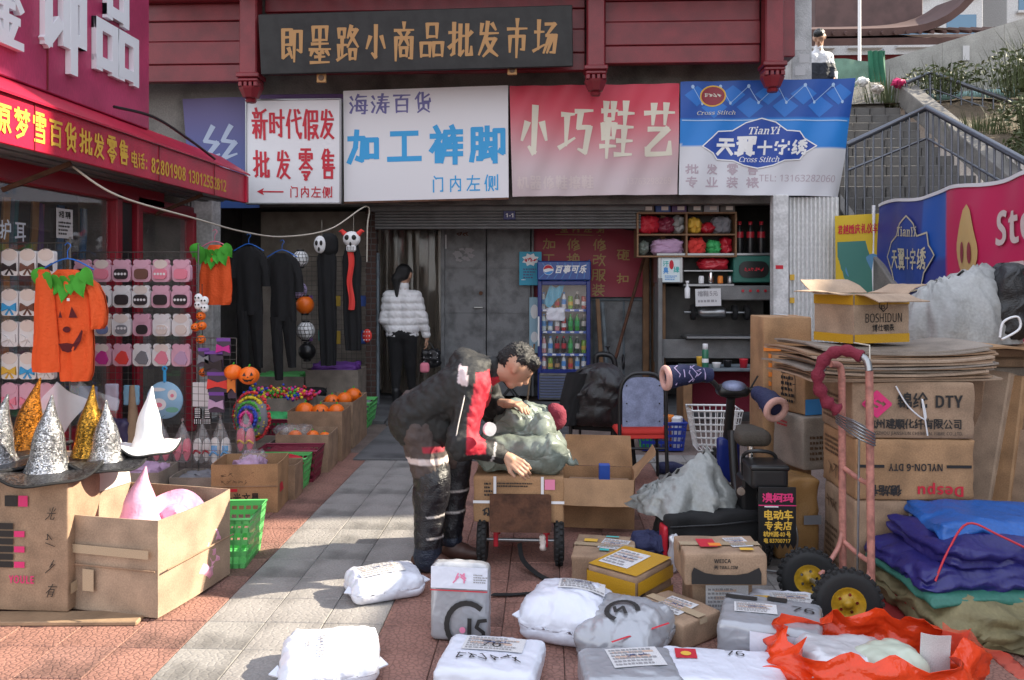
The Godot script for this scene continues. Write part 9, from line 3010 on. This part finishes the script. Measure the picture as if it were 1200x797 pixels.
func build_people():
	# ---- the man bending over the trolley
	var o = thing("person", "man in black and red jacket bending over the sack on the trolley", "person")
	var P := Vector3(-.665,.80,-4.34)
	var C := Vector3(-.40,1.01,-4.33)
	var hc := Vector3(-.165,1.065,-4.33)
	var hb := Basis(Vector3.UP,-PI/2 + .12)*Basis(Vector3.RIGHT,-.72)
	var sh1 := Vector3(-.37,.99,-4.16)
	var el1 := Vector3(-.43,.70,-4.06)
	var wr1 := Vector3(-.225,.640,-4.115)
	var sh2 := Vector3(-.36,.99,-4.50)
	var el2 := Vector3(-.30,.78,-4.62)
	var wr2 := Vector3(-.235,.84,-4.46)
	var hip1 := Vector3(-.67,.78,-4.24)
	var kn1 := Vector3(-.60,.47,-4.22)
	var an1 := Vector3(-.625,.09,-4.22)
	var hip2 := Vector3(-.64,.78,-4.43)
	var kn2 := Vector3(-.50,.47,-4.42)
	var an2 := Vector3(-.525,.09,-4.40)
	var s := flat()
	var plain := func(_p): return Color(1,1,1)
	blob(s,[[P,C,.085,.09],[C,Vector3(-.27,1.06,-4.33),.07,.05],[sh1,el1,.035,.03],[el1,wr1,.03,.024],[sh2,el2,.035,.03],[el2,wr2,.03,.024],[C,sh1,.06,.04],[C,sh2,.06,.04],[hip1,kn1,.05,.04],[kn1,an1,.035,.03],[hip2,kn2,.05,.04],[kn2,an2,.035,.03],[P,hip1,.07,.06],[P,hip2,.07,.06]],.016,.03,.0,1.0,plain)
	skin_parts(s,hc,hb,Vector3(-.29,1.055,-4.33),Color(1,1,1),[[wr1 + Vector3(.03,-.012,.01),Vector3(1,-.62,.30),Vector3(-.3,-.5,-1),1.0,.35],[wr2 + Vector3(.02,.01,.02),Vector3(1,.05,.6),Vector3(.1,-1,0),-1.0,.6]])
	part(o, "body",done(s), "skin")
	face_parts(o,hc,hb)
	s = flat()
	blob(s,[[hc + hb*Vector3(0,.062,.012),hc + hb*Vector3(0,.05,-.025),.080,.072],[hc + hb*Vector3(0,.01,.052),hc + hb*Vector3(0,.05,.04),.066,.07],[hc + hb*Vector3(.045,.085,-.062),hc + hb*Vector3(-.045,.085,-.062),.032,.032],[hc + hb*Vector3(.073,.02,.012),hc + hb*Vector3(.066,.06,.0),.018,.03],[hc + hb*Vector3(-.073,.02,.012),hc + hb*Vector3(-.066,.06,.0),.018,.03]],.0065,.02,.010,45.0)
	part(o, "hair",done(s), "hair")
	# jacket: black with red front panels, white piping
	s = flat()
	var jc := func(p: Vector3):
		var black := Color(.013,.012,.013)
		var red := Color(.48,.012,.035)
		if p.z > -4.23:
			# near sleeve and side: panel on the forward half of the upper arm
			var t := clampf((p - sh1).dot(el1 - sh1)/(el1 - sh1).length_squared(),0,1)
			var ax := p.x - (sh1.lerp(el1,t)).x
			var low := smoothstep(.55,1.0,t)*.02
			if p.y > .66 and p.y < 1.06 and p.x > -.44 and p.x < -.24 and ax > .012 + low and ax < .085 + low*2.0:
				return red
			if absf(p.y - 1.045 + (p.x + .42)*.2) < .045 and absf(p.x + .425) < .026:
				return Color(.62,.50,.50)
			if absf((p - wr1).dot((wr1 - el1).normalized()) + .05) < .006:
				return Color(.50,.48,.48)
		if p.x > -.40 and p.y > .80 and p.y < 1.02 and absf(p.z + 4.27) < .05:
			return red
		return black
	blob(s,[[Vector3(-.715,.80,-4.25),Vector3(-.42,.985,-4.21),.125,.125],[Vector3(-.715,.80,-4.43),Vector3(-.42,.985,-4.45),.125,.125],[Vector3(-.70,.78,-4.34),Vector3(-.44,.93,-4.33),.14,.15],[Vector3(-.70,.73,-4.24),Vector3(-.56,.74,-4.22),.09,.085],[Vector3(-.42,1.02,-4.33),Vector3(-.30,1.05,-4.33),.12,.078],[sh1,el1,.085,.070],[el1,wr1 - Vector3(.01,0,0),.070,.048],[sh2,el2,.085,.07],[el2,wr2 - Vector3(.02,.01,.02),.07,.048],[Vector3(-.455,1.115,-4.27),Vector3(-.455,1.115,-4.39),.05,.05],[Vector3(-.40,1.10,-4.23),Vector3(-.33,1.085,-4.24),.036,.03],[Vector3(-.40,1.10,-4.43),Vector3(-.33,1.085,-4.42),.036,.03]],.0095,.05,.012,6.0,jc)
	part(o, "jacket",done(s), "cloth_vc")
	part(o, "piping",tb(curve([Vector3(-.405,.98,-4.078),Vector3(-.42,.9,-4.04),Vector3(-.44,.8,-4.012),Vector3(-.455,.70,-3.998)],5),.0035,6), "ink_cream")
	part(o, "armband_disc",tb([Vector3(-.285,.79,-4.015),Vector3(-.275,.79,-3.998)],.034,18), "silver_film")
	# trousers and leather leg guards
	s = flat()
	var tc := func(p: Vector3):
		if p.y > .575 and p.y < .605 and p.z > -4.3:
			return Color(.62,.52,.50)
		if p.y > .64 and p.y < .675 and p.x > -.64 and p.z > -4.22:
			return Color(.35,.02,.04)
		return Color(.07,.05,.045)
	blob(s,[[P + Vector3(-.02,.03,.06),hip1 + Vector3(.01,-.05,0),.12,.115],[P + Vector3(-.02,.03,-.06),hip2,.12,.11],[hip1,kn1 + Vector3(-.01,.06,0),.112,.10],[hip2,kn2 + Vector3(-.02,.06,0),.11,.095]],.0105,.04,.014,7.0,tc)
	part(o, "trousers",done(s), "cloth_vc")
	s = flat()
	var gc := func(p: Vector3):
		if p.z > -4.32:
			if absf(p.y - .30) < .006 or absf(p.y - .19) < .006:
				return Color(.5,.46,.45) if p.x > -.62 else Color(.012,.013,.016)
		elif absf(p.y - .385) < .006 or absf(p.y - .27) < .006:
			return Color(.5,.46,.45)
		return Color(.012,.013,.016) if p.y > .13 else Color(.02,.028,.05)
	blob(s,[[kn1 + Vector3(.0,.05,0),kn1 + Vector3(-.01,-.08,0),.098,.09],[kn1 + Vector3(.02,.0,.03),kn1 + Vector3(.02,-.05,.03),.08,.07],[kn1 + Vector3(-.01,-.08,0),an1 + Vector3(0,-.03,0),.088,.072],[kn2 + Vector3(.0,.07,0),kn2 + Vector3(-.01,-.08,0),.094,.085],[kn2 + Vector3(-.01,-.08,0),an2 + Vector3(0,.03,0),.082,.066]],.0105,.03,.008,8.0,gc)
	part(o, "leg_guards",done(s),mk("guard_vc",Color(1,1,1),.36,{"vc": 1, "bump": "height", "depth": .3, "scale": 6.0}))
	for a in [[an1,Vector3(.98,0,.2)],[an2,Vector3(.99,0,.14)]]:
		s = flat()
		var d: Vector3 = a[1].normalized()
		var g: Vector3 = Vector3(a[0].x,.0,a[0].z)
		blob(s,[[g + Vector3(0,.045,0) - d*.05,g + Vector3(0,.05,0) + d*.06,.042,.042],[g + Vector3(0,.04,0) + d*.06,g + Vector3(0,.032,0) + d*.17,.042,.030],[g + Vector3(0,.05,0),g + Vector3(0,.10,0),.045,.042]],.008,.03)
		part(o, "shoe",done(s),flatmat(.07,.03,.022,.5))
	# ---- the woman at the doorway, seen from behind
	o = thing("person", "woman in white quilted jacket walking into the doorway, seen from behind", "person")
	var B := Vector3(-1.70,.05,-9.45)
	hc = B + Vector3(.03,1.52,-.02)
	hb = Basis(Vector3.UP,-.4)*Basis(Vector3.RIGHT,-.1)
	s = flat()
	blob(s,[[B + Vector3(0,.95,0),B + Vector3(0,1.30,0),.06,.06],[B + Vector3(-.16,1.27,0),B + Vector3(-.2,1.0,.02),.035,.03],[B + Vector3(.16,1.27,0),B + Vector3(.235,1.0,.0),.035,.03],[B + Vector3(.235,1.0,0),B + Vector3(.28,.80,-.06),.03,.024],[B + Vector3(-.07,.9,0),B + Vector3(-.06,.1,.0),.06,.035],[B + Vector3(.07,.9,0),B + Vector3(.09,.1,-.1),.06,.035],[B + Vector3(0,1.3,0),B + Vector3(.02,1.42,0),.08,.05],[B + Vector3(-.16,1.27,0),B + Vector3(.16,1.27,0),.05,.05]],.018,.03,.0,1.0,plain)
	skin_parts(s,hc,hb,B + Vector3(.0,1.36,0),Color(1.15,1.15,1.15),[[B + Vector3(.285,.78,-.06),Vector3(.1,-1,-.1),Vector3(-1,0,0),1.0,.5]])
	part(o, "body",done(s), "skin")
	face_parts(o,hc,hb)
	s = flat()
	blob(s,[[hc + hb*Vector3(0,.05,.02),hc + hb*Vector3(0,.04,-.02),.088,.078],[hc + hb*Vector3(0,.0,.05),hc + hb*Vector3(0,.05,.05),.075,.075],[hc + Vector3(-.05,.06,.07),hc + Vector3(-.085,-.04,.10),.045,.05],[hc + Vector3(-.085,-.04,.10),hc + Vector3(-.075,-.24,.12),.055,.016]],.011,.03,.006,40.0)
	part(o, "hair",done(s), "hair")
	s = flat()
	var bw := func(q: Array,at: Vector3): return q.map(func(e): return [at + e[0],at + e[1],e[2],e[3]])
	blob(s,bw.call([[Vector3(-.07,.86,0),Vector3(-.085,1.22,0),.125,.12],[Vector3(.07,.86,0),Vector3(.085,1.22,0),.125,.12],[Vector3(-.14,1.26,0),Vector3(.14,1.26,0),.085,.085],[Vector3(0,1.30,0),Vector3(.01,1.41,0),.075,.068],[Vector3(-.16,1.26,0),Vector3(-.205,1.0,.03),.075,.06],[Vector3(-.205,1.0,.03),Vector3(-.16,.86,-.1),.06,.05],[Vector3(.165,1.26,0),Vector3(.235,1.02,0),.078,.066],[Vector3(.235,1.02,0),Vector3(.28,.82,-.05),.066,.05]],B),.013,.035,.008,14.0)
	# quilted seams as real grooves between puffed rows
	var mm: ArrayMesh = done(s).commit()
	var mdt := MeshDataTool.new()
	mdt.create_from_surface(mm,0)
	for i in mdt.get_vertex_count():
		var p := mdt.get_vertex(i)
		mdt.set_vertex(i,p + mdt.get_vertex_normal(i)*(.018*sqrt(absf(sin((p.y - B.y)*PI/.085))) - .012))
	var m2 := ArrayMesh.new()
	mdt.commit_to_surface(m2)
	var st := SurfaceTool.new()
	st.create_from(m2,0)
	st.generate_normals()
	part(o, "quilted_jacket",st, "puffer_white")
	s = flat()
	blob(s,bw.call([[Vector3(-.06,.84,0),Vector3(.06,.84,0),.125,.125],[Vector3(-.075,.78,.01),Vector3(-.075,.45,.0),.10,.068],[Vector3(-.075,.45,0),Vector3(-.065,.12,.05),.066,.045],[Vector3(.085,.78,.01),Vector3(.09,.46,-.04),.10,.068],[Vector3(.09,.46,-.04),Vector3(.10,.14,-.10),.066,.045]],B),.013,.03,.004,16.0)
	part(o, "leggings",done(s), "black_cloth")
	for a in [[-.065,.05],[.10,-.10]]:
		s = flat()
		blob(s,bw.call([[Vector3(a[0],.16,a[1]),Vector3(a[0],.05,a[1]),.052,.04],[Vector3(a[0],.035,a[1] - .01),Vector3(a[0] + .06,.028,a[1] - .15),.034,.026]],B),.010,.02)
		part(o, "boot",done(s), "black_leather")
	var bag = thing("handbag", "black handbag with pink corner in the woman's hand", "handbag",B + Vector3(.34,.0,-.05))
	part(bag, "body",soft(Vector3(.22,.20,.12),.04,12,func(p): return p + Vector3(0,.44,0) + Vector3(ns(p,12,1),ns(p,12,3),ns(p,12,5))*.03), "black_leather")
	part(bag, "pink_corner",soft(Vector3(.11,.12,.09),.03,8,func(p): return p + Vector3(-.07,.37,.05)), "mask_pink")
	part(bag, "handle",tb(curve([Vector3(-.07,.62,0),Vector3(-.05,.72,0),Vector3(-.02,.72,0),Vector3(.05,.62,0)],5),.010,6), "black_leather")
	s = flat()
	for i in 9:
		ball(s,Vector3(-.08 + .08*(i % 3),.50 + .05*int(i/3),.058),.009,6,4)
	part(bag, "studs",fin(s), "chrome")
	# ---- the boy on the stairs behind the banner
	o = thing("person", "boy in white and navy tracksuit looking down from the stairs", "person")
	B = Vector3(4.03,3.575,-12.05)
	hc = B + Vector3(.0,1.50,.05)
	hb = Basis(Vector3.UP,PI - .5)*Basis(Vector3.RIGHT,-.45)
	s = flat()
	blob(s,bw.call([[Vector3(0,.9,0),Vector3(0,1.25,0),.06,.06],[Vector3(-.07,.85,0),Vector3(-.08,.06,0),.05,.035],[Vector3(.07,.85,0),Vector3(.08,.06,0),.05,.035],[Vector3(-.15,1.23,0),Vector3(.15,1.23,0),.05,.05],[Vector3(0,1.2,0),Vector3(0,1.4,.02),.08,.05]],B),.018,.03,.0,1.0,plain)
	skin_parts(s,hc,hb,B + Vector3(0,1.34,0),Color(1.1,1.1,1.1),[[B + Vector3(.20,.90,.10),Vector3(-.3,-.9,.3),Vector3(-1,0,0),1.0,.5],[B + Vector3(-.20,.90,.10),Vector3(.3,-.9,.3),Vector3(1,0,0),-1.0,.5]])
	part(o, "body",done(s), "skin")
	face_parts(o,hc,hb)
	s = flat()
	blob(s,[[hc + hb*Vector3(0,.058,.012),hc + hb*Vector3(0,.05,-.025),.082,.074],[hc + hb*Vector3(0,.01,.05),hc + hb*Vector3(0,.05,.04),.068,.07],[hc + hb*Vector3(.04,.08,-.065),hc + hb*Vector3(-.04,.08,-.065),.030,.030]],.009,.02,.006,40.0)
	part(o, "hair",done(s), "hair")
	s = flat()
	var bc := func(p: Vector3):
		var y := p.y - B.y
		return Color(.70,.70,.72) if y > 1.13 or (p.x > B.x + .20 and y < 1.0) else Color(.018,.02,.035)
	blob(s,bw.call([[Vector3(-.06,.82,0),Vector3(-.08,1.2,0),.11,.11],[Vector3(.06,.82,0),Vector3(.08,1.2,0),.11,.11],[Vector3(-.14,1.23,0),Vector3(.14,1.23,0),.075,.075],[Vector3(0,1.28,0),Vector3(0,1.36,.01),.075,.065],[Vector3(-.15,1.22,0),Vector3(-.20,.98,.03),.066,.055],[Vector3(-.20,.98,.03),Vector3(-.20,.90,.10),.055,.045],[Vector3(.15,1.22,0),Vector3(.21,.98,.03),.066,.055],[Vector3(.21,.98,.03),Vector3(.20,.90,.10),.055,.045]],B),.013,.035,.010,12.0,bc)
	part(o, "tracksuit_top",done(s), "cloth_vc")
	s = flat()
	blob(s,bw.call([[Vector3(-.05,.84,0),Vector3(.05,.84,0),.11,.11],[Vector3(-.07,.8,0),Vector3(-.08,.07,0),.09,.06],[Vector3(.07,.8,0),Vector3(.08,.07,0),.09,.06],[Vector3(-.08,.04,.0),Vector3(-.08,.035,.14),.045,.035],[Vector3(.08,.04,.0),Vector3(.08,.035,.14),.045,.035]],B),.018,.03)
	part(o, "trousers",done(s), "mask_black")
